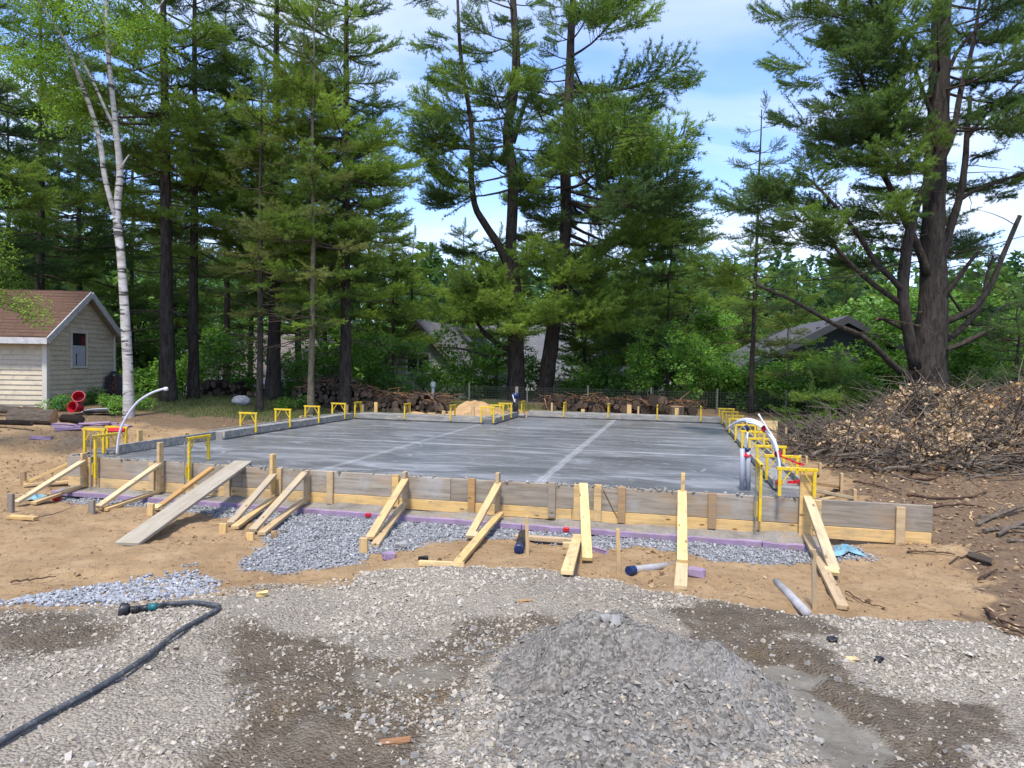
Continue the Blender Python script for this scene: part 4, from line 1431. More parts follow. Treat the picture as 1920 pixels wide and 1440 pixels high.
# stakes and raking braces on the brush pile side
side = 'stakes on the brush pile side of the slab'
for px, y0, y1, lb in ((1473, 802, 833, 'tall pale stake standing near the plywood offcut'), (1480, 815, 836, 'grey stake standing close behind the tall pale one'), (1500, 853, 866, 'low stake tip showing at the dirt edge'), (1512, 855, 868, 'short round topped stake at the dirt edge'), (1537, 868, 893, 'pale stake at the foot of the upper raking board'), (1577, 887, 922, 'stake at the foot of the middle raking board'), (1602, 917, 940, 'stake at the foot of the lowest raking board')):
    g = ground(px, y1); zt = aty(px, y0, g[1])[2]
    board('side_stake', g - np.array([0, 0, .1]), np.array([g[0], g[1], zt]), .085, .04, (U2[0], U2[1], 0), 'lumber' if 'grey' not in lb else 'lumber_grey', None, label=lb, cat='stake', group=side)
for a, b_, lb, m_ in (((0.40, 0.95, .50), (1574, 917), 'upper brown raking board bearing on the side form', 'lumber_brown'), ((0.40, 0.55, .47), (1598, 938), 'long pale raking board bearing on the side form', 'lumber_pale'), ((0.40, 0.5, .30), (1560, 938), 'short low board lying under the raking boards', 'lumber'), ((0.40, 2.2, .50), (1534, 892), 'far raking board beside the dirt edge', 'lumber')):
    board('raking_board', L(*a), ground(*b_) + np.array([0, 0, .03]), .085, .04, (0, 0, 1), m_, None, label=lb, cat='brace', group='raking boards on the brush pile side')
pl = thing('plywood_offcut', 'pale plywood offcuts standing on edge beyond the bracket row', 'plywood', L(.75, 5.6, .35))
P = aty(1420, 790, 14.2); Q = aty(1458, 790, 14.2)
board('sheet', (P[0], P[1], P[2] - .09), (Q[0], Q[1], Q[2] - .09), .02, .20, (0, 0, 1), 'lumber_pale', pl)
board('sheet', (P[0] + .02, P[1], P[2] - .27), (Q[0], Q[1], Q[2] - .27), .02, .12, (0, 0, 1), 'lumber', pl)

# ------------------------------------------------------------------ ramp plank
a = onz(456, 866, 0.485); g = ground(238, 1025) + np.array([0, 0, .025])
pl_ = board('ramp_plank', a, g, 0.25, 0.04, (0, 0, 1), 'lumber_grey', None, .005)
tag(pl_, 'long weathered plank leaning from the sand up onto the formwork', 'plank')
lumber('plank_old', (0.30, 0.265, 0.21), (0.43, 0.39, 0.32), knots=False, splash=(0.30, 0.235, 0.16))
pl_.data.materials[0] = MATS['plank_old']


# ------------------------------------------------------------------ pipes
def pipe(name, pts, rad, mat, parent=None, n=12, smooth=True):
    mb = MB(); mb.tube(pts, rad, n)
    return mb.build(name, mat, parent, smooth)


tw = thing('conduit_pair', 'twin grey upright pipes bound with red tape at the slab corner', 'pipes', onz(1397, 922, .45))
for px in (1391.5, 1402.5):
    b0 = onz(px, 921, .44); top = aty(px, 841, b0[1])
    pipe('pipe', [b0, (b0 + top) / 2, top], .0300, 'pvc_grey', tw, 16)
b0 = onz(1397, 921, .44)
tp = aty(1397, 853, b0[1])
v, F = chbox(.128, .066, .062, .02, -.064, .005)
link('tape_wrap', mesh_np('tape_wrap', v, F, ['red_tape'], True), tw, Matrix.Translation(V(tp)))
b1 = aty(1402, 841, b0[1])
mb = MB(); mb.tube([b1 - np.array([0, 0, .04]), b1 + np.array([0, 0, .005])], [.026, .037], 12); mb.build('cap', 'blue_cap', tw, True)
pipe('thin_pipe', [b1, aty(1401, 820, b0[1]), aty(1402, 808, b0[1])], .010, 'pex_white', tw)
mb = MB(); mb.tube([aty(1402, 809, b0[1]), aty(1401, 801, b0[1]), aty(1399, 797, b0[1])], [.012, .02, .018], 10); mb.build('valve', 'blue_cap', tw, True)

pb = thing('water_pipe_bundle', 'bundle of white plastic water pipes arching over the yellow brackets', 'pipes', onz(1462, 916, .5))
D0 = onz(1462, 916, .5)[1]
arc = [(1462, 916, 0), (1460, 885, .03), (1458, 858, .06), (1450, 828, .10), (1436, 806, .2), (1418, 793, .35), (1398, 788, .5), (1380, 792, .7), (1363, 803, .9)]
for k, (dx, dy, dd, cut) in enumerate(((0, 0, 0, 9), (3, -3, .03, 8), (-3, 2, .02, 9), (2, 3, -.03, 7))):
    pts = curve_pts([aty(px + dx * (1 if i < 4 else .4), py + dy * min(1, i / 4), D0 + d + dd * 2) for i, (px, py, d) in enumerate(arc[:cut])], 36)
    pipe('pipe', pts, .0115, 'pex_white', pb, 8)
pts = curve_pts([aty(1464, 914, D0 + .05), aty(1462, 870, D0 + .05), aty(1452, 828, D0 + .08), aty(1440, 806, D0 + .1), aty(1422, 776, D0 + .15)], 24)
pipe('pipe', pts, .011, 'pex_white', pb, 8)
for px, py, d, ang in ((1434, 804, .18, .7), (1459, 851, .07, .1), (1461, 905, .01, 0)):
    p = aty(px, py, D0 + d)
    v, F = chbox(.075, .075, .08, .02, -.037, .004)
    link('tape_wrap', mesh_np('tape_wrap', v, F, ['red_tape'], True), pb, Matrix.Translation(V(p)) @ Matrix.Rotation(ang, 4, 'Y'))
for k, pts in enumerate(([(1464, 856, .05), (1480, 862, .1), (1494, 868, .12), (1507, 872, .15)], [(1476, 904, .2), (1490, 904, .2), (1508, 901, .2)])):
    w_ = .03 if k == 0 else .05
    c = curve_pts([aty(a_, b_, D0 + d) for a_, b_, d in pts], 14)
    vv = []
    for i, p in enumerate(c):
        off = np.array([0, .008 * math.sin(i * 1.7), w_ * (.6 + .5 * i / 14)])
        vv += [p - off * .5, p + off * .5, p + off * .5 + np.array([0, .006, 0]), p - off * .5 + np.array([0, .006, 0])]
    F = []
    for i in range(len(c) - 1):
        for q in range(4):
            F.append((i * 4 + q, i * 4 + (q + 1) % 4, i * 4 + 4 + (q + 1) % 4, i * 4 + 4 + q))
    F += [(0, 1, 2, 3), tuple(len(vv) - 1 - q for q in range(4))]
    mb = MB(); mb.add(vv, F); mb.build('tape_ribbon', 'red_tape', pb)

r = thing('water_pipe', 'single thin pale pipe curving up from the taped corner bracket', 'pipe', onz(219, 853, .5))
D1 = onz(219, 853, .5)[1]
pts = curve_pts([aty(*q, D1) for q in ((219, 853), (222, 822), (228, 800), (240, 777), (258, 754), (280, 739), (300, 731), (311, 729))], 40)
pipe('pipe', pts, .0165, 'pex_lilac', r, 10)
mb = MB(); mb.tube([aty(308, 729.5, D1), aty(314, 729, D1)], .028, 10); mb.build('end_cap', 'pex_white', r, True)

r = thing('standpipe', 'black standpipe with a pale strap at the inner slab corner', 'pipe', L(-5.30, 10.25, .45))
D2 = L(-5.30, 10.25, .45)[1]
pipe('pipe', [aty(966.5, 784, D2), aty(966.5, 760, D2), aty(966.5, 746, D2)], .075, 'black_plastic', r, 14)
mb = MB(); mb.tube([aty(966.5, 747, D2), aty(966.5, 742, D2), aty(966.5, 737, D2)], [.08, .105, .095], 14); mb.build('cap', 'blue_cap', r, True)
board('strap', aty(961, 740, D2 - .1), aty(965, 754, D2 - .1), .03, .02, (0, 1, 0), 'pex_white', r)

r = thing('capped_pipe', 'fat black pipe stub with dark blue cap in the trench', 'pipe', ground(972, 1040))
a = ground(980, 1011) + np.array([0, 0, .06]); b_ = ground(973, 1036) + np.array([0, 0, .045])
pipe('pipe', [a, (a + b_) / 2, b_], .045, 'black_plastic', r, 16)
d = (b_ - a) / np.linalg.norm(b_ - a)
mb = MB(); mb.tube([b_ - d * .02, b_ + d * .05, b_ + d * .058], [.050, .050, .04], 16); mb.tube([b_ + d * .05, b_ + d * .08], .014, 8); mb.build('cap', 'blue_cap', r)
r = thing('capped_pipe', 'grey pipe with dark blue cap lying partly buried in sand', 'pipe', ground(1180, 1078))
a = ground(1270, 1052) + np.array([0, 0, -.035]); b_ = ground(1186, 1076) + np.array([0, 0, .035])
pipe('pipe', [a, (a + b_) / 2, b_], .036, 'pvc_dusty', r, 14)
d = (b_ - a) / np.linalg.norm(b_ - a)
mb = MB(); mb.tube([b_ - d * .02, b_ + d * .06], .042, 14); mb.build('cap', 'blue_cap', r)
a = ground(1455, 1088) + np.array([0, 0, -.02]); b_ = ground(1498, 1140) + np.array([0, 0, .02])
o = pipe('buried_pipe', [a, (a + b_) / 2 + np.array([0, 0, .01]), b_ + (b_ - a) * .3], .036, 'pvc_dusty', None, 14)
tag(o, 'dusty grey pipe running out of the sand into the gravel', 'pipe')

# ------------------------------------------------------------------ garden hose
r = thing('garden_hose', 'dark grey garden hose with teal coupling lying across the gravel', 'hose', ground(400, 1145))
hp = [(-60, 1440), (0, 1402), (80, 1355), (180, 1298), (265, 1245), (330, 1200), (380, 1165), (405, 1150), (410, 1142), (390, 1139), (350, 1138), (315, 1140), (292, 1144)]
pts = np.array([ground(*q) + np.array([0, 0, .022]) for q in hp])
cp = curve_pts(pts, 90)
hz_ = H(cp[:, 0], cp[:, 1])
hz_ = np.array([max(hz_[max(0, i - 2):i + 3]) for i in range(len(hz_))])
cp[:, 2] = np.convolve(np.pad(hz_, 4, 'edge'), np.ones(9) / 9, 'valid') + .020
pipe('hose', cp, .0150, 'hose_rubber', r, 12)
n0 = ground(294, 1144) + np.array([0, 0, .024]); n1 = ground(280, 1146) + np.array([0, 0, .024]); n2 = ground(262, 1149) + np.array([0, 0, .024]); n3 = ground(243, 1151) + np.array([0, 0, .024]); n4 = ground(228, 1152) + np.array([0, 0, .03])
mb = MB(); mb.tube([n0, n1], .026, 12); mb.build('coupling', 'teal_rubber', r, True)
mb = MB(); mb.tube([n1, n2], .024, 12)
for i in range(5):
    q = n2 + (n3 - n2) * (i + .5) / 5; dq = (n3 - n2) / 24
    mb.tube([q - dq, q + dq], .026, 12)
mb.tube([n2, n3], .021, 12)
mb.build('grip', 'black_plastic', r, True)
d = (n4 - n3) / np.linalg.norm(n4 - n3)
mb = MB(); mb.tube([n3, n3 + d * .01, n4, n4 + d * .012], [.022, .042, .046, .04], 14); mb.build('nozzle', 'black_plastic', r, True)


# ------------------------------------------------------------------ scraps
def scrap(name, px, py, dims, mat, label, cat, rz=None, tilt=0.0, jit=.004, lift=None, group=None):
    g = ground(px, py)
    v, F = chbox(dims[0], dims[1], dims[2], min(dims) * .12, -dims[0] / 2, jit)
    me = mesh_np(name, v, F, [mat])
    import bmesh
    bm = bmesh.new(); bm.from_mesh(me); bmesh.ops.recalc_face_normals(bm, faces=bm.faces); bm.to_mesh(me); bm.free()
    o = link(name, me, None, Matrix.Translation(V(g + np.array([0, 0, dims[2] * .5 if lift is None else lift]))) @ Matrix.Rotation(rz if rz is not None else rnd.uniform(0, 3), 4, 'Z') @ Matrix.Rotation(tilt, 4, 'Y'))
    return tag(o, label, cat, group)


scrap('foam_cube', 729, 1049, (.11, .08, .07), 'foam_purple', 'purple foam block lying on the gravel by the black scrap', 'foam', .5)
scrap('foam_cube', 1306, 1081, (.15, .09, .08), 'foam_purple', 'purple foam block on the sand beside the straight brace', 'foam', -.5)
scrap('concrete_chunk', 751, 1028, (.11, .07, .06), 'stone', 'small pale concrete chunk on the gravel', 'concrete', .2, 0, .008)
scrap('black_scrap', 793, 1051, (.09, .05, .04), 'black_plastic', 'small black scrap beside the purple foam block', 'scrap', .2)
scrap('wood_stub', 514, 1010, (.06, .06, .08), 'lumber_brown', 'small upright wooden stub between brace feet', 'stub', .3)
scrap('timber_offcut', 42, 974, (.36, .09, .04), 'lumber', 'pointed timber offcut lying on the sand', 'offcut', -.16)
scrap('timber_offcut', 828, 1061, (.42, .06, .04), 'lumber_pale', 'thin offcut at the gravel edge under a brace foot', 'offcut', -.05)
scrap('timber_offcut', 1026, 1019, (.72, .07, .04), 'lumber', 'rough board lying behind the blue capped black pipe', 'offcut', -.22, 0, .006, .05)
scrap('foam_strip', 1118, 1036, (.28, .05, .05), 'foam_purple', 'narrow purple foam strip behind the leaning brace', 'foam', -.9)
scrap('timber_offcut', 1598, 1238, (.06, .045, .015), 'lumber_pale', 'tiny pale wood offcut on the dark mud', 'offcut', .2)
scrap('cork_bung', 491, 1118, (.07, .035, .035), 'lumber_pale', 'small pale tube end on the gravel', 'scrap', .6)
scrap('bark_piece', 740, 1392, (.13, .035, .012), 'bark_strip', 'orange bark sliver on the muddy gravel', 'bark', .3)
scrap('timber_offcut', 985, 1128, (.09, .02, .012), 'wood_chip', 'wood splinter on the pale gravel', 'offcut', .1)
scrap('dark_clod', 1561, 1203, (.05, .035, .02), 'black_plastic', 'black clod on the pale gravel', 'clod', .1, 0, .006)
scrap('dark_clod', 1647, 1240, (.055, .03, .02), 'black_plastic', 'black leaf like clod on the pale gravel', 'clod', .8, 0, .006)
for i, (px, py, d_, rz) in enumerate(((122, 800, (.40, .26, .05), .2), (127, 806, (.42, .12, .05), .5), (147, 803, (.2, .07, .05), -.5), (77, 823, (.34, .10, .05), .2), (168, 797, (.36, .15, .04), .5), (188, 796, (.34, .15, .04), .3), (206, 796, (.30, .12, .04), .1), (234, 800, (.3, .1, .04), -.4))):
    scrap('foam_scrap', px, py, d_, 'foam_purple', 'broken purple foam scrap lying on the dirt before the shed logs', 'foam', rz, rnd.uniform(-.15, .15), .008, None, 'purple foam scraps on the dirt')
scrap('red_scrap', 106, 939, (.10, .06, .05), 'red_tape', 'small red scrap under the corner brace', 'scrap', .3)
scrap('blue_scrap', 1481, 1003, (.06, .05, .05), 'blue_cap', 'small dark blue fitting on the foam ledge', 'fitting', .6, 0, .008, .06)
scrap('red_scrap', 1490, 1011, (.09, .05, .02), 'red_tape', 'crumpled red tape on the foam ledge', 'tape', .3, 0, .008, .06)


def cloth(px, py, size, label, seed):
    g = ground(px, py)
    n = 14
    u = np.linspace(-.5, .5, n)
    X, Y = np.meshgrid(u, u)
    Z = fbm(X + seed, Y, 3.6, 3, seed) * .55 * size * np.clip(1.25 - 1.6 * np.hypot(X, Y), .1, 1) + .01
    ang = np.arctan2(Y, X); rr = 1 + .3 * np.sin(ang * 3 + seed) + .2 * np.sin(ang * 5)
    W = np.stack([X * rr * size, Y * rr * size * .8, Z], -1).reshape(-1, 3)
    i = np.arange(n * n).reshape(n, n)
    F = np.stack([i[:-1, :-1], i[:-1, 1:], i[1:, 1:], i[1:, :-1]], -1).reshape(-1, 4)
    o = link('crumpled_cloth', mesh_np('crumpled_cloth', W, F, ['blue_cloth']), None, Matrix.Translation(V(g)))
    tag(o, label, 'cloth')


cloth(1583, 1040, .26, 'crumpled pale blue cloth by the foot of the long clean brace', 3)
cloth(67, 938, .22, 'crumpled pale blue cloth under the corner brace', 5)
#@@PART3
# ------------------------------------------------------------------ foliage meshes
def unit(v):
    return v / (np.linalg.norm(v, axis=-1, keepdims=True) + 1e-9)


def needles(rg, P, D, per, ln, wd, up=0.12, spread=0.75):
    """triangles: P tuft positions, D tuft directions"""
    n = len(P) * per
    P = np.repeat(P, per, 0); D = np.repeat(D, per, 0)
    d = unit(D * 0.85 + rg.normal(0, 1, (n, 3)) * spread * 0.6 + np.array([0, 0, up]))
    l = rg.uniform(ln * .7, ln * 1.25, n)[:, None]
    side = unit(np.cross(d, rg.normal(0, 1, (n, 3))))
    b = P + rg.normal(0, .012, (n, 3))
    v = np.stack([b - side * wd / 2, b + side * wd / 2, b + d * l], 1).reshape(-1, 3)
    return v, np.arange(n * 3).reshape(-1, 3)


def spray_axis(u, L_, sag=0.10, tip=0.10):
    return np.stack([u * L_, np.zeros_like(u), L_ * (-sag * np.sin(u * np.pi * .8) + tip * u ** 3)], -1)


def gen_spray(name, seed, bare=.3, ntw=26, L_=2.6, wid=.42, per=9, ln=.105, wd=.011, step=.075, sag=.10, vert=.22):
    rg = np.random.default_rng(seed)
    TP, TD = [], []
    tw = []
    for i in range(ntw):
        u = bare + (1 - bare) * (i + rg.uniform(0, .8)) / ntw
        p = spray_axis(np.array([u]), L_, sag)[0]
        sd = 1 if i % 2 else -1
        l = L_ * wid * (1 - .75 * ((u - bare) / (1 - bare)) ** 1.3) * rg.uniform(.55, 1.15)
        az = sd * rg.uniform(R(30), R(62)); el = rg.normal(.08, vert)
        d = np.array([math.cos(az) * math.cos(el), math.sin(az) * math.cos(el), math.sin(el)])
        end = p + d * l + np.array([0, 0, .12 * l])
        tw.append((p, end))
        m = max(2, int(l / step))
        for k in range(m):
            w = (k + 1) / m
            if w < .22:
                continue
            q = p + (end - p) * w
            TP.append(q); TD.append(unit(d + np.array([0, 0, .25])))
            if rg.uniform() < .8:
                s2 = unit(d + rg.normal(0, .75, 3) * np.array([1, 1, .5]))
                TP.append(q + s2 * rg.uniform(.05, .16)); TD.append(s2)
    for u in np.linspace(bare + .3 * (1 - bare), 1, int((1 - bare) * L_ / (step * .8))):
        TP.append(spray_axis(np.array([u]), L_, sag)[0]); TD.append(unit(np.array([1, rg.normal(0, .5), .25])))
    v, F = needles(rg, np.array(TP), np.array(TD), per, ln, wd)
    vs = [v]; fs = [tuple(f) for f in F]; mi = [0] * len(F); n0 = len(v)
    for p, e in tw:
        tv, tf = tube_np([p, (p + e) / 2, e], [.009, .006, .003], 3, False)
        vs.append(tv); fs += [tuple(a + n0 for a in f) for f in tf]; mi += [1] * len(tf); n0 += len(tv)
    return np.concatenate(vs), fs, mi


SPR = {}
for kind, cfg in {'old': dict(bare=.36, ntw=34, wid=.46, per=11, wd=.0135), 'full': dict(bare=.14, ntw=42, wid=.42, per=11, wd=.0135), 'thin': dict(bare=.32, ntw=22, wid=.42, per=9, ln=.12, wd=.012), 'young': dict(bare=.10, ntw=26, wid=.34, L_=1.8, per=10, ln=.1, wd=.012)}.items():
    for k in range(3):
        v, F, mi = gen_spray(kind, 100 + k * 7 + len(kind), **cfg)
        for mat in ('needle', 'needle_bright', 'needle_dark', 'needle_yellow'):
            if (kind, mat) in (('old', 'needle_yellow'), ('full', 'needle_yellow')):
                continue
            SPR[(kind, k, mat)] = mesh_np('needle_spray_' + kind, v, F, [mat, 'bark_twig'], False, mi)
SPRL = {'old': 2.6, 'full': 2.6, 'thin': 2.6, 'young': 1.8}


def add_spray(parent, P, az, el, L_, kind, mat, roll=0.0, mb=None, r0=.02, k=None):
    k = rnd.randrange(3) if k is None else k
    sc = L_ / SPRL[kind]
    M = Matrix.Translation(V(P)) @ Matrix.Rotation(az, 4, 'Z') @ Matrix.Rotation(-el, 4, 'Y') @ Matrix.Rotation(roll, 4, 'X')
    struct(link('needle_spray', SPR[(kind, k, mat)], parent, M @ Matrix.Diagonal((sc, sc * rnd.uniform(.85, 1.15), sc, 1))), 'stuff')
    if mb is not None:
        ax = spray_axis(np.linspace(0, .93, 6), L_)
        A = np.array(M)
        mb.tube(ax @ A[:3, :3].T + A[:3, 3], np.linspace(r0, .006, 6), 5, 0, False)


def twig_poly(P, az, el, L_, seed):
    u = np.linspace(0, 1, 5)[:, None]
    d = np.array([math.cos(az) * math.cos(el), math.sin(az) * math.cos(el), math.sin(el)])
    return np.asarray(P) + u * d * L_ + np.array([0, 0, -1]) * (u ** 2) * L_ * rnd.uniform(-.05, .22) + np.cumsum(nr.normal(0, .04 * L_ / 2, (5, 3)), 0) * np.array([1, 1, .6])


def pine(label, px, Y, r0, z_crown, z_top, Lmax, kind='old', mats=('needle', 'needle_dark'), bark_='bark_pine', per=(4, 5), dz=.62, lean=(0, 0), group=None, dead=10, Lmin=.8, wob=.12, name='pine_tree', el0=-.12, el1=.32, skip=0.0, azw=None, trunk=None, fluff=0):
    if trunk is None:
        b = aty(px, 690, Y); zb = h1(b[0], b[1])
        base = np.array([b[0], b[1], zb])
        hs = np.linspace(-.15, z_top - zb, 12)
        wobx = np.cumsum(nr.normal(0, wob * .25, 12)); woby = np.cumsum(nr.normal(0, wob * .25, 12)); wobx -= wobx[1]; woby -= woby[1]
        tp = np.stack([base[0] + lean[0] * hs + wobx, base[1] + lean[1] * hs + woby, zb + hs], -1)
        rad = r0 * (1 - .88 * np.clip(hs / (z_top - zb), 0, 1)) ** .85
        rad[0] *= 1.35; rad[1] = r0 * 1.0
        rad = np.maximum(rad, .012)
    else:
        tp, rad = trunk
        base = tp[1].copy()
    root = thing(name, label, 'pine', base, group)
    tpc = curve_pts(tp, 40); radc = np.interp(np.linspace(0, 1, 40), np.linspace(0, 1, len(rad)), rad)
    mb = MB(); mb.tube(tpc, radc, 16, 0, True, .05)
    mb.build('trunk', bark_, root, True)
    crown_mb = MB()
    todo = []
    zs = z_crown
    a0 = rnd.uniform(0, 6)
    while zs < z_top - .15:
        i = np.argmin(abs(tpc[:, 2] - zs)); P = tpc[i]
        f = (zs - z_crown) / max(.1, z_top - z_crown)
        prof = (min(1, .45 + f * 2.2) if f < .25 else 1.0) * (1 - .72 * max(0, (f - .25) / .75))
        for k in range(rnd.randint(*per)):
            if rnd.random() < skip:
                continue
            az = a0 + k * 2 * math.pi / per[1] + rnd.uniform(-.4, .4)
            Lb = max(Lmin, Lmax * prof * rnd.uniform(.6, 1.1))
            if azw:
                Lb *= azw(az)
            el = el0 + (el1 - el0) * f + rnd.uniform(-.14, .14)
            todo.append((P + np.array([0, 0, rnd.uniform(-.15, .15)]), az, el, Lb, radc[i]))
        a0 += .9
        zs += dz * rnd.uniform(.75, 1.25)
    if trunk is None or True:
        todo.append((tpc[-1] - np.array([0, 0, .3]), 0, 1.45, max(.7, Lmin), .02))
    for j in range(dead):
        zz = rnd.uniform(base[2] + 1.6, max(base[2] + 2, z_crown + .5))
        i = np.argmin(abs(tpc[:, 2] - zz))
        crown_mb.tube(twig_poly(tpc[i], rnd.uniform(0, 6.28), rnd.uniform(-.25, .35), rnd.uniform(.5, 1.9), j), np.linspace(.018, .005, 5), 4, 0, False)
    for P, az, el, Lb, rr in todo:
        ax = spray_axis(np.linspace(0, .93, 6), Lb)
        A = np.array(Matrix.Translation(V(P)) @ Matrix.Rotation(az, 4, 'Z') @ Matrix.Rotation(-el, 4, 'Y'))
        crown_mb.tube(ax @ A[:3, :3].T + A[:3, 3], np.linspace(min(rr * .5, .012 + .011 * Lb), .006, 6), 5, 0, False)
    crown = crown_mb.build('crown', 'bark_twig', root)
    for P, az, el, Lb, rr in todo:
        add_spray(crown, P, az, el, Lb, kind, rnd.choice(mats), rnd.uniform(-.3, .3))
        if fluff and Lb > 1.7:
            for q in range(fluff):
                u = rnd.uniform(.3, .62)
                A = np.array(Matrix.Translation(V(P)) @ Matrix.Rotation(az, 4, 'Z') @ Matrix.Rotation(-el, 4, 'Y'))
                pp = A[:3, :3] @ spray_axis(np.array([u]), Lb)[0] + A[:3, 3]
                add_spray(crown, pp, az + (1 if q % 2 else -1) * rnd.uniform(.35, .8), el + rnd.uniform(-.1, .3), Lb * rnd.uniform(.45, .6), kind, rnd.choice(mats), rnd.uniform(-.4, .4))
    return root, crown, tpc, radc


stand = 'tall pines standing behind the slab'
W = 0.37
pine('dark pine rising behind the shed roof', 78, 23.5, .17, 4.0, 14.5, 2.9, mats=('needle_dark', 'needle'), group=stand, dead=18)
pine('thick straight dark pine trunk beside the birch, bare to high up', 315, 18.3, .185, 5.6, 15, 2.7, mats=('needle_dark', 'needle', 'needle'), group=stand, dead=20, lean=(-.012, 0), wob=.03)
pine('slimmer straight pine close beside the thick one past the birch', 363, 19.3, .14, 4.9, 14.5, 2.6, mats=('needle_dark', 'needle', 'needle_bright'), group=stand, dead=18, wob=.03)
pine('thin low pine stem at the grass edge near the grey sack', 487, 17.6, .088, 3.2, 9.0, 1.7, 'thin', ('needle', 'needle_yellow'), group=stand, dead=18, wob=.03)
pine('thick dark pine rising behind the thin low stem', 513, 20.3, .20, 3.5, 14.5, 2.8, mats=('needle', 'needle_bright', 'needle_bright'), fluff=1, group=stand, dead=14, wob=.06)
pine('slender young pine with pale greenish bark and a red paint mark', 583, 17.4, .080, 2.8, 10.8, 1.9, 'thin', ('needle_yellow', 'needle_yellow', 'needle_bright'), 'bark_young', group=stand, dead=8, dz=.75, wob=.05, lean=(.004, 0))
pine('sturdy pine with bright spreading boughs rising at the woodpile', 648, 18.9, .16, 3.3, 14, 3.0, 'full', ('needle', 'needle_bright', 'needle_bright'), group=stand, dead=12, dz=.5, wob=.03, lean=(-.006, 0), azw=lambda a: 1.15 if math.cos(a) < -.2 else .8, fluff=1)
# pines further back in the stand
for px, Y, r_, zc, zt, Lm, kd, mt in ((-60, 19, .17, 3.2, 14, 3.0, 'old', ('needle_dark', 'needle')), (-190, 17, .15, 3.0, 13, 2.8, 'old', ('needle_dark',)), (150, 27, .14, 2.6, 14, 2.9, 'old', ('needle_dark', 'needle')), (245, 31, .13, 2.6, 14, 2.8, 'old', ('needle_dark', 'needle')), (20, 31, .14, 2.4, 14, 2.8, 'full', ('needle_dark',)),
                              (425, 26, .13, 3.6, 15, 2.6, 'old', ('needle', 'needle_dark')), (560, 27, .13, 3.4, 15, 2.7, 'old', ('needle', 'needle_dark')), (470, 33, .13, 3.0, 15, 2.7, 'full', ('needle_dark', 'needle')), (690, 29, .13, 3.0, 13, 2.6, 'full', ('needle', 'needle_bright')), (110, 36, .14, 2.2, 15, 3.0, 'full', ('needle_dark',)), (330, 37, .14, 2.6, 15, 2.8, 'full', ('needle_dark', 'needle')), (610, 37, .14, 2.6, 14.5, 2.8, 'full', ('needle_dark', 'needle'))):
    pine('dark background pine crowded among the stand beyond the shed', px, Y, r_, zc, zt, Lm, kd, mt, group='background pines of the stand', dead=8)

# the two big pines in the middle
def trunk_px(pts, Y0):
    P = np.array([aty(px, py, Y0 + dd) for px, py, w, dd in pts]); r_ = np.array([w / 2 * (Y0 + dd) / FPX for px, py, w, dd in pts])
    return P, r_


YH = 23.6
tpH = trunk_px([(969, 765, 40, 0), (969, 742, 35, 0), (968, 690, 32, 0), (967, 620, 29, 0), (964, 540, 27, 0), (958, 470, 22, 0), (962, 340, 20, .1), (951, 255, 19, .1), (962, 180, 17, .1), (968, 100, 15, .1), (962, 0, 12, .1), (958, -110, 8, .2), (955, -220, 3, .2)], YH)
rootH, crH, tcH, rcH = pine('big forked pine with a leaning second stem behind the notch', 0, 0, 0, 4.2, 17.5, 3.6, 'old', ('needle', 'needle', 'needle_bright', 'needle_dark'), 'bark_warm', trunk=tpH, per=(3, 4), dz=.85, dead=20, azw=lambda a: 1.15 if math.cos(a) < 0 else .65, group=stand, el1=.35, fluff=2)
leadH = trunk_px([(956, 520, 15, 0), (950, 492, 17, 0), (933, 457, 15, -.1), (907, 417, 14, -.2), (890, 383, 12, -.2), (883, 320, 11, -.2), (886, 270, 10, -.2), (880, 207, 9, -.2), (870, 150, 8, -.2), (862, 83, 7, -.2), (858, 0, 5, -.2), (853, -90, 3, -.2)], YH)
mb = MB(); lp = curve_pts(leadH[0], 34); lr = np.interp(np.linspace(0, 1, 34), np.linspace(0, 1, len(leadH[1])), leadH[1]); mb.tube(lp, lr, 10, 0, True, .03)
mb.build('second_stem', 'bark_warm', rootH, True)
for i in range(12, 34, 2):
    for k in range(2):
        add_spray(crH, lp[i], rnd.uniform(1.7, 4.6), rnd.uniform(-.15, .3), rnd.uniform(1.2, 2.6), 'old', rnd.choice(('needle', 'needle_bright', 'needle')))
YI = 24.2
tpI = trunk_px([(1020, 755, 38, 0), (1022, 732, 32, 0), (1028, 690, 29, 0), (1038, 610, 26, 0), (1050, 540, 24, 0), (1057, 470, 22, 0), (1062, 410, 21, 0), (1060, 330, 20, 0), (1062, 250, 19, 0), (1067, 170, 17, 0), (1071, 60, 14, 0), (1078, -60, 9, 0), (1082, -200, 3, 0)], YI)
rootI, crI, tcI, rcI = pine('big leaning pine with long level boughs beside the forked one', 0, 0, 0, 4.4, 17.5, 5.1, 'old', ('needle_dark', 'needle', 'needle', 'needle_bright'), 'bark_warm', trunk=tpI, per=(3, 5), dz=.72, dead=10, azw=lambda a: 1.1 if math.cos(a) > 0.1 else .5, group=stand, el1=.3, fluff=2)


def limb(parent, pts, Y0, bark_='bark_warm', name='limb', n=24):
    P, r_ = trunk_px(pts, Y0)
    cp = curve_pts(P, n); rr = np.interp(np.linspace(0, 1, n), np.linspace(0, 1, len(r_)), r_)
    mb = MB(); mb.tube(cp, rr, 9, 0, True, .04)
    mb.build(name, bark_, parent, True)
    return cp


def limb_sprays(crown, cp, u0, n, Lr, kind, mats, spread=1.1, el=(-.1, .35)):
    for i in range(n):
        u = u0 + (1 - u0) * (i + .5) / n
        j = min(int(u * (len(cp) - 1)), len(cp) - 2)
        d = cp[j + 1] - cp[j]
        az = math.atan2(d[1], d[0]) + rnd.uniform(-spread, spread)
        add_spray(crown, cp[j], az, rnd.uniform(*el), rnd.uniform(*Lr), kind, rnd.choice(mats))


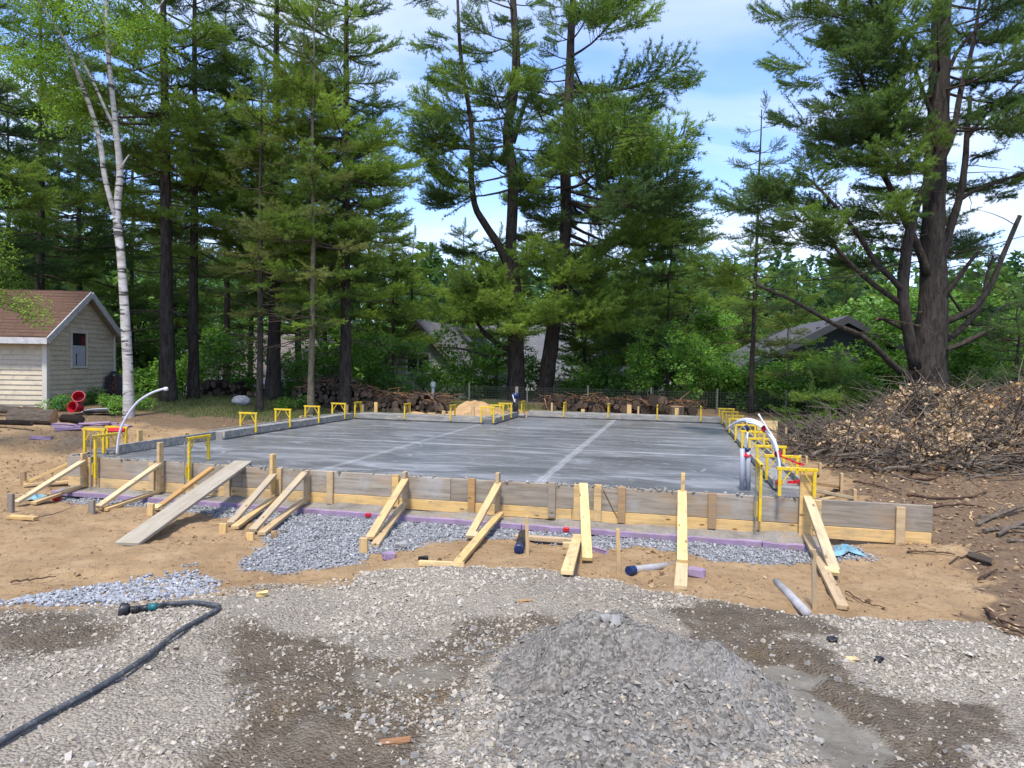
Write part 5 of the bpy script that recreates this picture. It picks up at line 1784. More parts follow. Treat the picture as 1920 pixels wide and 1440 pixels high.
# low bright boughs in front of the two trunks
for px, py, dY, az, L_, el in ((968, 575, -.3, -1.9, 2.6, .05), (966, 590, -.3, -2.6, 2.9, -.02), (968, 600, -.3, -1.2, 2.6, 0), (1040, 590, -.3, -1.7, 2.6, .03), (1040, 585, -.3, -1.0, 3.0, 0), (1042, 600, -.3, -.6, 3.3, -.05), (1042, 595, -.2, -.2, 3.0, -.08), (964, 560, -.3, 3.3, 3.0, .1), (964, 545, -.2, -2.2, 2.4, .2), (1048, 540, -.3, -1.4, 2.4, .2), (1050, 520, -.3, -.7, 3.0, .15), (1052, 510, -.3, -2.2, 2.4, .2), (1056, 560, -.2, -.4, 3.4, .0), (966, 615, -.3, -1.6, 2.2, -.05)):
    P = aty(px, py, YH + dY)
    add_spray(crH if px < 1000 else crI, P, az, el, L_, 'full', rnd.choice(('needle_bright', 'needle_yellow') if False else ('needle_bright',)))
    add_spray(crH if px < 1000 else crI, P + np.array([0, 0, .15]), az + rnd.uniform(-.35, .35), el + .12, L_ * .8, 'full', 'needle_bright')
cp = limb(rootH, [(957, 655, 13, 0), (940, 648, 12, -.1), (915, 630, 9, -.3), (900, 613, 7, -.4), (893, 600, 5, -.5)], YH)
cp = limb(rootH, [(958, 662, 6, 0), (920, 668, 5, -.2), (870, 655, 4, -.3), (820, 650, 2, -.5)], YH)
for pts in ([(1066, 282, 12, 0), (1085, 262, 10, -.2), (1105, 236, 9, -.3), (1130, 228, 6, -.5), (1160, 232, 4, -.7)], [(1064, 330, 8, 0), (1120, 318, 6, -.2), (1180, 322, 4, -.4), (1240, 345, 2, -.6)], [(1062, 438, 8, 0), (1100, 455, 6, -.2), (1140, 480, 4, -.4), (1200, 500, 2, -.4)]):
    cp = limb(rootI, pts, YI)
    limb_sprays(crI, cp, .35, 5, (1.4, 2.6), 'old', ('needle_dark', 'needle', 'needle'))
cp = limb(rootH, [(962, 268, 10, 0), (985, 195, 7, -.1), (1000, 192, 5, -.2), (1018, 228, 3, -.2)], YH)

# slim pines on the right of the middle
pine('tall very slim pine with sparse crown in front of the dark house', 1410, 20.6, .082, 3.6, 9.6, 1.75, 'thin', ('needle', 'needle_dark'), 'bark_pine', group=stand, dead=14, dz=.6, wob=.03, lean=(.006, 0), skip=.2)
pine('thin dark pine stem among the saplings behind the fence', 1252, 23.5, .06, 4.0, 8.4, 1.6, 'young', ('needle_dark', 'needle'), group=stand, dead=14, dz=.5)
for px, Y, zc, zt, Lm, kd, mt in ((1232, 31, 1.2, 8.4, 2.2, 'young', ('needle', 'needle_dark')), (1135, 33, 1.0, 7.6, 2.4, 'full', ('needle', 'needle_dark')), (1335, 35, 1.0, 7.0, 2.3, 'full', ('needle', 'needle_dark')), (770, 33, 1.5, 8.0, 2.4, 'full', ('needle', 'needle_bright')), (1490, 31, .8, 6.4, 2.3, 'full', ('needle', 'needle_bright')), (1585, 36, .8, 8.2, 2.6, 'full', ('needle', 'needle_dark')), (1660, 33, .8, 6.4, 2.3, 'full', ('needle', 'needle_bright')), (1850, 30, .8, 7.0, 2.3, 'full', ('needle_dark', 'needle')), (1990, 25, .8, 8.0, 2.4, 'full', ('needle_dark', 'needle')), (1180, 26.5, 2.1, 5.8, 1.9, 'young', ('needle', 'needle_dark')), (870, 36, 1.5, 9.0, 2.4, 'full', ('needle', 'needle_dark')), (1285, 30, 1.0, 8.2, 2.5, 'full', ('needle', 'needle_bright')), (1400, 36, 1.0, 8.6, 2.6, 'full', ('needle', 'needle_bright')), (1100, 29, 1.6, 7.4, 2.3, 'full', ('needle', 'needle_bright')), (735, 28, 1.8, 7.6, 2.3, 'full', ('needle', 'needle_bright')), (1180, 36, 1.0, 9.0, 2.6, 'full', ('needle', 'needle_dark')), (1760, 38, .8, 9.0, 2.6, 'full', ('needle', 'needle_dark')), (930, 33, 1.8, 8.2, 2.4, 'full', ('needle', 'needle_bright'))):
    pine('bushy green pine growing in the gap behind the fence', px, Y, .10, zc, zt, Lm, kd, mt, group='bushy pines behind the fence', dead=2, dz=.5, el0=-.05)
pine('young yellow green pine before the dark house wall', 1478, 20.8, .045, 1.3, 4.0, 1.5, 'young', ('needle_yellow', 'needle_bright'), 'bark_young', dead=6, dz=.4)
pine('small dark pine at the edge of the brush pile', 1911, 14.8, .05, 1.3, 3.4, 1.0, 'young', ('needle_dark',), dead=4, dz=.35)
pine('low bushy pine seedling between slab corner and brush pile', 1520, 15.4, .04, .75, 1.35, .9, 'young', ('needle', 'needle_bright'), dead=0, dz=.2, name='pine_seedling')
pine('low spreading pine seedling below the dark house wall', 1575, 16.8, .04, .9, 2.1, 1.2, 'young', ('needle', 'needle_bright'), dead=0, dz=.25, name='pine_seedling')

# the many-limbed pine by the brush pile
YL = 15.6
tpL = trunk_px([(1736, 815, 92, 0), (1737, 760, 78, 0), (1738, 700, 66, 0), (1745, 640, 55, 0), (1750, 560, 49, 0), (1750, 480, 41, 0), (1750, 430, 38, 0), (1753, 330, 37, 0), (1759, 230, 36, 0), (1762, 120, 34, 0), (1766, 0, 30, 0), (1770, -120, 22, 0), (1772, -300, 8, 0)], YL)
rootL, crL, tcL, rcL = pine('massive many limbed dark pine with sawn limbs rising from the brush pile', 0, 0, 0, 6.6, 13.6, 2.9, 'old', ('needle_dark', 'needle_dark', 'needle'), 'bark_pine', trunk=tpL, per=(3, 5), dz=.62, dead=14, el1=.25)
DK = ('needle_dark', 'needle_dark', 'needle')
limbs = [
    ([(1716, 690, 26, -.3), (1706, 640, 25, -.45), (1693, 560, 24, -.5), (1697, 490, 23, -.5), (1707, 430, 20, -.5), (1723, 372, 19, -.5), (1760, 310, 16, -.55), (1787, 250, 14, -.55), (1802, 165, 11, -.5), (1822, 95, 9, -.5), (1836, 10, 6, -.5), (1845, -60, 4, -.5)], .8, 2, (.8, 1.6)),
    ([(1740, 515, 18, -.1), (1724, 470, 17, -.2), (1700, 420, 15, -.3), (1677, 367, 13, -.3), (1650, 313, 12, -.4), (1627, 243, 10, -.4), (1618, 160, 8, -.4), (1600, 125, 6, -.4), (1578, 95, 5, -.4)], .5, 7, (1.0, 1.9)),
    ([(1697, 550, 14, -.5), (1670, 520, 13, -.6), (1643, 493, 12, -.7), (1607, 437, 10, -.8), (1565, 385, 8, -.9), (1537, 355, 6, -.9), (1510, 330, 4, -.9)], .42, 8, (1.1, 2.0)),
    ([(1690, 570, 12, -.5), (1630, 527, 11, -.6), (1580, 480, 10, -.7), (1547, 437, 8, -.8), (1493, 387, 5, -.9), (1470, 370, 3, -.9)], .40, 9, (1.1, 2.0)),
    ([(1690, 700, 15, -.3), (1670, 680, 14, -.5), (1620, 633, 12, -.8), (1563, 607, 10, -1.0), (1493, 567, 8, -1.2), (1427, 537, 7, -1.3), (1385, 512, 5, -1.4), (1350, 490, 3, -1.4)], .72, 8, (.8, 1.4)),
    ([(1752, 660, 13, -.2), (1790, 650, 13, -.4), (1830, 632, 12, -.5), (1878, 610, 9, -.6)], 2, 0, (1, 1)),
    ([(1768, 605, 17, -.1), (1800, 592, 15, -.2), (1832, 572, 14, -.3), (1862, 525, 12, -.3), (1882, 475, 11, -.3), (1912, 405, 9, -.3)], 2, 0, (1, 1)),
    ([(1770, 640, 16, .1), (1805, 615, 13, .3), (1840, 570, 10, .5), (1850, 520, 7, .6), (1862, 480, 5, .7)], 2, 0, (1, 1)),
    ([(1765, 560, 12, -.2), (1790, 530, 11, -.3), (1812, 500, 9, -.4), (1836, 470, 6, -.5)], 2, 0, (1, 1)),
    ([(1765, 490, 20, .1), (1780, 433, 18, .1), (1800, 367, 15, .1), (1810, 300, 13, .1), (1813, 250, 11, .1), (1820, 180, 7, .1)], .7, 4, (1.0, 1.8)),
    ([(1803, 372, 10, .1), (1827, 358, 9, 0), (1875, 340, 7, -.1), (1930, 320, 5, -.2)], .4, 5, (.9, 1.6)),
    ([(1812, 262, 8, .1), (1847, 217, 7, .1), (1885, 180, 6, .1), (1925, 140, 4, .1)], .3, 6, (.9, 1.6)),
    ([(1747, 215, 10, -.1), (1730, 170, 9, -.2), (1713, 125, 8, -.3), (1690, 75, 6, -.3), (1660, 30, 5, -.3), (1640, 0, 3, -.3)], .45, 7, (1.0, 1.9)),
    ([(1742, 282, 7, -.1), (1710, 278, 6, -.2), (1670, 265, 5, -.3), (1630, 250, 4, -.4), (1560, 225, 2, -.5)], .4, 7, (1.0, 1.8)),
    ([(1740, 245, 10, .1), (1715, 232, 8, 0), (1700, 205, 6, -.1), (1690, 175, 5, -.1)], 2, 0, (1, 1)),
    ([(1698, 490, 5, -.5), (1640, 508, 4, -.8), (1580, 520, 3, -1.0), (1500, 527, 2, -1.2)], 2, 0, (1, 1)),
    ([(1690, 615, 9, -.4), (1660, 600, 8, -.6), (1645, 597, 6, -.7)], 2, 0, (1, 1)),
    ([(1740, 105, 9, 0), (1700, 60, 7, -.1), (1640, 50, 5, -.2), (1560, 30, 3, -.3)], .3, 8, (1.0, 1.9)),
    ([(1775, 140, 10, 0), (1800, 90, 8, 0), (1850, 40, 6, .1), (1920, 0, 4, .2)], .3, 8, (1.0, 1.8)),
    ([(1815, 640, 4, .2), (1850, 628, 4, .3), (1920, 650, 3, .4)], 2, 0, (1, 1)),
    ([(1770, 540, 6, .3), (1830, 610, 5, .5), (1880, 575, 4, .6), (1930, 560, 3, .8)], .5, 3, (.8, 1.2)),
]
for pts, u0, n_, Lr in limbs:
    pts = [(a, b, c * .84, d) for a, b, c, d in pts]
    cp = limb(rootL, pts, YL, 'bark_warm')
    tm = MB()
    for q in range(5):
        j = rnd.randrange(6, 23)
        tm.tube(twig_poly(cp[j], rnd.uniform(0, 6.28), rnd.uniform(-.3, .7), rnd.uniform(.4, 1.3), 0), np.linspace(.012, .003, 5), 4, 0, False)
    struct(tm.build('dead_twig', 'bark_twig', rootL), 'stuff')
    if n_:
        bright = pts[-1][0] < 1420
        limb_sprays(crL, cp, u0, int(n_ * 1.25), Lr, 'full' if bright else 'old', ('needle_bright', 'needle') if bright else DK)
    if not n_:
        e = cp[-1]; d = unit(cp[-1] - cp[-3])
        mb = MB(); mb.tube([e - d * .004, e + d * .006], [pts[-1][2] / 2 * YL / FPX * 1.04] * 2, 10); mb.build('sawn_end', 'log_end_fresh', rootL)
for i in range(9):      # long boughs reaching towards the slab
    z = 4.6 + 5.4 * i / 9
    j = np.argmin(abs(tcL[:, 2] - z))
    az = math.pi + rnd.uniform(-.75, .75); el = rnd.uniform(-.10, .12); Lb = rnd.uniform(2.0, 3.0)
    add_spray(crL, tcL[j], az, el, Lb, 'old', rnd.choice(DK))
    for q in range(2):
        A = np.array(Matrix.Translation(V(tcL[j])) @ Matrix.Rotation(az, 4, 'Z') @ Matrix.Rotation(-el, 4, 'Y'))
        pp = A[:3, :3] @ spray_axis(np.array([rnd.uniform(.4, .75)]), Lb)[0] + A[:3, 3]
        add_spray(crL, pp, az + rnd.uniform(-.9, .9), el + rnd.uniform(0, .3), Lb * .5, 'old', rnd.choice(DK))
for i in range(16):      # foliage on the far side of the crown
    z = rnd.uniform(4.2, 9.5)
    j = np.argmin(abs(tcL[:, 2] - z))
    add_spray(crL, tcL[j] + np.array([0, .2, 0]), rnd.uniform(.3, 2.9), rnd.uniform(-.05, .3), rnd.uniform(1.6, 2.8), 'old', rnd.choice(DK))


# ------------------------------------------------------------------ broad leaves
def gen_leaves(name, seed, n, rad, size, mat, flat=.75, droop=.25):
    rg = np.random.default_rng(seed)
    d = unit(rg.normal(0, 1, (n, 3)))
    P = d * (rad * rg.uniform(.25, 1, n) ** .6)[:, None] * np.array([1, 1, flat])
    out = unit(d + np.array([0, 0, -droop]) + rg.normal(0, .45, (n, 3)))
    side = unit(np.cross(out, np.array([0, 0, 1.0]) + rg.normal(0, .45, (n, 3))))
    nn = np.cross(side, out)
    s = rg.uniform(.65, 1.2, n)[:, None] * size
    v = np.stack([P, P + out * s * .5 + side * s * .36 + nn * s * .08, P + out * s, P + out * s * .5 - side * s * .36 + nn * s * .08], 1).reshape(-1, 3)
    i = np.arange(n)[:, None] * 4
    F = np.concatenate([i + np.array([0, 1, 2]), i + np.array([0, 2, 3])])
    return mesh_np(name, v, F, [mat])


LEAF = {}
for k in range(3):
    LEAF[('maple', k)] = gen_leaves('leaf_cluster', 300 + k, 190, .5, .13, 'leaf_maple')
    LEAF[('birch', k)] = gen_leaves('leaf_cluster', 320 + k, 230, .42, .062, 'leaf_birch', .9, .6)
    LEAF[('far', k)] = gen_leaves('leaf_cluster', 340 + k, 260, .8, .2, 'leaf_far')
    LEAF[('low', k)] = gen_leaves('leaf_cluster', 360 + k, 150, .32, .085, 'leaf_maple', .6)


def leaf_plant(name, label, cat, base, height, spread, n, kind, group=None, stems=4, sc=(.7, 1.2), bark_='bark_twig', zlo=.25, r0=.02):
    root = thing(name, label, cat, base, group)
    base = np.asarray(base, float)
    mb = MB()
    pts = []
    for s in range(stems):
        az = rnd.uniform(0, 6.28); q = spread * rnd.uniform(.2, .9)
        tip = base + np.array([math.cos(az) * q, math.sin(az) * q, height * rnd.uniform(.7, 1)])
        m = (base + tip) / 2 + nr.normal(0, .12, 3) * spread
        c = curve_pts([base + np.array([math.cos(az), math.sin(az), 0]) * .05 - np.array([0, 0, .05]), m, tip], 10)
        mb.tube(c, np.linspace(r0, .004, 10), 6, 0, True)
        pts.append(c)
    st_ = mb.build('stem', bark_, root, True)
    cr_mb = MB(); spots = []
    for i in range(n):
        c = pts[i % stems]; j = rnd.randint(int(len(c) * zlo), len(c) - 1)
        P = c[j] + nr.normal(0, .30, 3) * spread * np.array([1, 1, .5])
        P[2] = max(P[2], base[2] + .15)
        cr_mb.tube([c[j], (c[j] + P) / 2 + np.array([0, 0, .05]), P], [.007, .005, .003], 4, 0, False)
        spots.append(P)
    cr_ = cr_mb.build('crown', bark_, root)
    for P in spots:
        s = rnd.uniform(*sc)
        struct(link('leaf_cluster', LEAF[(kind, rnd.randrange(3))], cr_, Matrix.Translation(V(P)) @ Matrix.Rotation(rnd.uniform(0, 6.28), 4, 'Z') @ Matrix.Diagonal((s, s, s * rnd.uniform(.7, 1), 1))), 'stuff')
    return root


def gpt(px, Y):
    b = aty(px, 690, Y)
    return np.array([b[0], b[1], h1(b[0], b[1])])


grp = 'leafy shrubs along the fence'
WHERE = iter(['past the birch', 'behind the thick straight pine', 'behind the slimmer straight pine', 'over the small log heap', 'behind the grey sack', 'behind the thick dark pine', 'behind the pale barked pine', 'behind the sturdy pine', 'over the woodpile by the sturdy pine', 'behind the pale vent pipe', 'under the green gabled house', 'before the green gabled house', 'behind the forked pine', 'behind the leaning pine', 'before the white gabled house', 'past the white gabled house', 'below the leaning sapling', 'behind the thin dark pine', 'behind the big leaved sapling', 'at the dark house corner', 'below the slim pine', 'before the dark house wall', 'at the foot of the dark house', 'past the dark house', 'behind the long sawn limb', 'right behind the massive pine', 'behind the rusty end of the brush pile', 'before the half hidden white house', 'beyond the small dark pine', 'in the gap between the two big trunks', 'before the dark house eave', 'hiding the dark house gable'])
for px, Y, h_, sp, n in ((262, 22, 1.0, .8, 7), (300, 24.5, 1.0, .8, 7), (345, 22.5, 1.7, .9, 9), (415, 24, 2.4, 1.1, 12), (455, 22.5, 1.9, .9, 9), (540, 23, 1.6, .9, 9), (610, 23.5, 2.2, 1.1, 12), (690, 23, 2.4, 1.1, 12), (735, 22.5, 2.6, 1.2, 14), (790, 23.5, 1.0, .9, 8), (840, 25.5, 1.3, 1.0, 9), (885, 23.6, 2.6, 1.2, 14), (930, 26, 2.6, 1.1, 12), (1075, 25.5, 1.9, .9, 9), (1110, 24, 1.5, .8, 7), (1160, 24, 1.9, .9, 10), (1215, 23.5, 2.2, .9, 11), (1265, 24.5, 2.6, 1.0, 13), (1320, 24, 2.6, 1.1, 13), (1375, 23, 1.8, .9, 10), (1440, 21.5, 1.5, .9, 10), (1490, 20.5, 1.6, .9, 10), (1545, 20, 1.5, .9, 10), (1600, 20.5, 1.8, 1.0, 11), (1650, 22, 2.2, 1.1, 12), (1790, 18.5, 2.6, 1.1, 14), (1835, 17.5, 2.0, 1.0, 12), (1890, 20, 2.2, 1.1, 12), (1960, 17, 2.2, 1.1, 10), (998, 28, 2.7, 1.1, 13), (1470, 23.5, 2.2, 1.0, 11), (1570, 23, 2.0, 1.0, 11)):
    leaf_plant('leafy_shrub', 'green leafy shrub growing ' + next(WHERE), 'shrub', gpt(px, Y), h_, sp, n, 'maple', grp)
for px, Y, h_, lab in ((1208, 21.6, 2.5, 'slender leafy sapling leaning before the bushy pines'), (1285, 21.2, 2.7, 'slender sapling with big pale leaves behind the sawn stump'), (1325, 22, 2.4, 'slender leafy sapling close to the dark house corner'), (1335, 26.5, 4.6, 'tall broadleaf sapling with dense maple leaves'), (1690, 21.5, 4.2, 'bright maple behind the massive pine'), (1830, 23.5, 4.5, 'bright maple glimpsed through the pine limbs')):
    leaf_plant('maple_sapling', lab, 'sapling', gpt(px, Y), h_, .55 if h_ < 3 else 1.1, 11 if h_ < 3 else 22, 'maple', None, 2 if h_ < 3 else 4, (.45, .8) if h_ < 3 else (.8, 1.2), r0=.018)
for px, Y, h_, sp, n in ((250, 33, 6.0, 2.2, 20), (390, 40, 7, 2.4, 22), (290, 44, 7, 2.4, 22), (455, 44, 6, 2.4, 20), (700, 38, 6.2, 2.2, 20), (760, 44, 6.8, 2.4, 22), (820, 46, 7, 2.6, 22), (1330, 40, 6, 2.2, 20), (1450, 38, 5.4, 2.2, 20), (1545, 42, 6.5, 2.4, 20), (1700, 28, 5.4, 2.0, 22), (1820, 34, 6, 2.2, 20)):
    leaf_plant('broadleaf_tree', 'rounded broadleaf tree in the yards behind the fence', 'tree', gpt(px, Y), h_, sp, n, 'far', 'broadleaf trees behind the fence', 4, (1.1, 1.7), r0=.09)
for px, py in ((185, 757), (203, 762), (222, 778), (213, 770), (258, 768), (110, 772), (538, 770), (565, 766), (250, 760)):
    g = ground(px, py)
    leaf_plant('leafy_weed', 'low leafy weed by the shed and birch foot', 'weed', g, .32, .25, 4, 'low', 'low weeds by the shed', 3, (.5, .8), r0=.006)

# ------------------------------------------------------------------ birch
YB = 14.9
bp, br_ = trunk_px([(a, b, c * .84, d) for a, b, c, d in [(240, 800, 30, 0), (241, 770, 24, 0), (240, 700, 21, 0), (236, 620, 20, 0), (231, 540, 18, 0), (226, 470, 17, 0), (219, 410, 17, 0), (221, 370, 15, 0), (225, 320, 14, 0), (218, 250, 12, 0), (212, 190, 11, 0), (204, 110, 9, 0), (200, 40, 7, 0), (196, -80, 4, 0)]], YB)
birch = thing('birch_tree', 'white barked birch forking into two stems beside the shed', 'birch', bp[1])
mb = MB(); mb.tube(curve_pts(bp, 50), np.interp(np.linspace(0, 1, 50), np.linspace(0, 1, len(br_)), br_), 14, 0, True, .03)
mb.build('trunk', 'bark_birch', birch, True)
lb, lr_ = trunk_px([(a, b, c * .8, d) for a, b, c, d in [(219, 412, 10, 0), (210, 385, 11, -.1), (196, 330, 11, -.2), (188, 270, 11, -.2), (172, 210, 10, -.2), (150, 150, 9, -.3), (132, 100, 8, -.4), (118, 70, 6, -.5), (85, 20, 5, -.7), (50, -60, 3, -.9)]], YB)
mb = MB(); mb.tube(curve_pts(lb, 40), np.interp(np.linspace(0, 1, 40), np.linspace(0, 1, len(lr_)), lr_), 12, 0, True, .03)
mb.build('second_stem', 'bark_birch', birch, True)
l2, lr2 = trunk_px([(213, 235, 6, 0), (200, 210, 6, -.1), (180, 165, 5, -.2), (160, 125, 5, -.3), (145, 95, 4, -.4)], YB)
mb = MB(); mb.tube(curve_pts(l2, 20), np.linspace(.035, .022, 20), 10)
l3, lr3 = trunk_px([(226, 320, 6, 0), (232, 305, 4, -.1), (242, 290, 3, -.1)], YB); mb.tube(curve_pts(l3, 8), np.linspace(.03, .012, 8), 8)
l4, _ = trunk_px([(205, 90, 5, 0), (255, 50, 3, 0), (285, 30, 3, 0), (310, -5, 2, 0)], YB); mb.tube(curve_pts(l4, 10), np.linspace(.03, .01, 10), 8)
mb.build('limb', 'bark_birch', birch, True)
cmb = MB()
spots = []
for (x0, x1, y0, y1, n) in ((-40, 130, -40, 120, 52), (120, 300, -40, 70, 36), (215, 310, 30, 105, 15), (85, 160, 160, 240, 10), (0, 90, 90, 160, 14), (-60, 320, -220, -40, 26)):
    for i in range(n):
        P = aty(rnd.uniform(x0, x1), rnd.uniform(y0, y1), YB + rnd.uniform(-1.3, .9))
        spots.append(P)
for P in spots:
    A = aty(rnd.choice((200, 130, 205)), 60, YB) if rnd.random() < .3 else P + np.array([rnd.uniform(-.3, .3), rnd.uniform(-.2, .3), rnd.uniform(.1, .5)])
    if np.linalg.norm(A - P) < 2.2:
        cmb.tube([A, (A + P) / 2 + np.array([0, 0, .1]), P], [.012, .008, .004], 4, 0, False)
cmb.tube(curve_pts([aty(*q, YB - .3) for q in ((20, 168), (50, 166), (85, 178), (110, 195))], 8), .008, 4, 0, False)
bc = cmb.build('crown', 'bark_twig', birch)
for P in spots:
    s = rnd.uniform(.6, 1.05)
    struct(link('leaf_cluster', LEAF[('birch', rnd.randrange(3))], bc, Matrix.Translation(V(P)) @ Matrix.Rotation(rnd.uniform(0, 6), 4, 'Z') @ Matrix.Diagonal((s, s, s * .9, 1))), 'stuff')
# a nearer leafy tree whose twigs reach in over the shed roof
YN = 10.5
g = gpt(-190, YN)
nb = thing('leafy_tree', 'leafy branches of a nearer tree hanging over the shed roof', 'tree', g)
mb = MB(); mb.tube(curve_pts([g - np.array([0, 0, .1]), g + np.array([.05, 0, 2]), g + np.array([.15, .1, 4.2]), g + np.array([.1, .1, 6.2])], 16), np.linspace(.10, .03, 16), 10)
mb.build('trunk', 'bark_twig', nb, True)
cmb = MB(); spots = []
for (x0, x1, y0, y1, n) in ((-60, 30, 345, 430, 7), (-60, 45, 420, 520, 8), (-50, 30, 520, 560, 5), (0, 62, 555, 595, 4), (50, 95, 582, 612, 2), (-250, -40, 250, 600, 18)):
    for i in range(n):
        spots.append(aty(rnd.uniform(x0, x1), rnd.uniform(y0, y1), YN + rnd.uniform(-.5, .5)))
for P in spots:
    z = min(max(P[2] + .3, 2.2), 6)
    A = np.array([g[0] + .1, g[1], g[2] + z - .7])
    cmb.tube(curve_pts([A, (A + P) / 2 + np.array([0, 0, .25]), P], 7), np.linspace(.014, .004, 7), 4, 0, False)
bc = cmb.build('crown', 'bark_twig', nb)
for P in spots:
    s = rnd.uniform(.42, .68)
    struct(link('leaf_cluster', LEAF[('birch', rnd.randrange(3))], bc, Matrix.Translation(V(P)) @ Matrix.Rotation(rnd.uniform(0, 6), 4, 'Z') @ Matrix.Diagonal((s, s, s * .9, 1))), 'stuff')


# ------------------------------------------------------------------ far wood behind the yards
def far_wood():
    rg = np.random.default_rng(77)
    vs, fs, mi = [], [], []
    off = 0
    for i in range(330):
        Y = rg.uniform(52, 105); X = rg.uniform(-.95, .95) * Y
        zb = -1.1; hgt = rg.uniform(8.5, 13.0) + (Y - 52) * .11
        con = rg.uniform() < .6
        n = 620
        u = rg.uniform(0, 1, n) ** .8
        rad = (2.6 * (1 - u) ** .7 + .25) if con else 2.8 * np.sqrt(np.clip(1 - (2 * u - 1) ** 2, .05, 1))
        az = rg.uniform(0, 2 * np.pi, n)
        rr = rad * rg.uniform(.55, 1.05, n) * (1 + .25 * np.sin(az * 3 + i))
        P = np.stack([X + np.cos(az) * rr, Y + np.sin(az) * rr, zb + 1.0 + u * (hgt - 1.0)], -1)
        d = unit(np.stack([np.cos(az), np.sin(az), rg.normal(.1, .5, n)], -1))
        sd = unit(np.cross(d, rg.normal(0, 1, (n, 3))))
        s = rg.uniform(.25, .7, n)[:, None]
        v = np.stack([P - sd * s * .45, P + sd * s * .45, P + d * s * 1.1], 1).reshape(-1, 3)
        vs.append(v); fs.append(np.arange(n * 3).reshape(-1, 3) + off); mi.append(np.full(n, 0 if con else 1)); off += n * 3
    me = mesh_np('far_wood', np.concatenate(vs), np.concatenate(fs), ['needle_far', 'leaf_far'], False, np.concatenate(mi))
    o = struct(link('far_wood', me), 'stuff')
    o['label'] = 'distant mixed wood closing the view behind the houses'


far_wood()
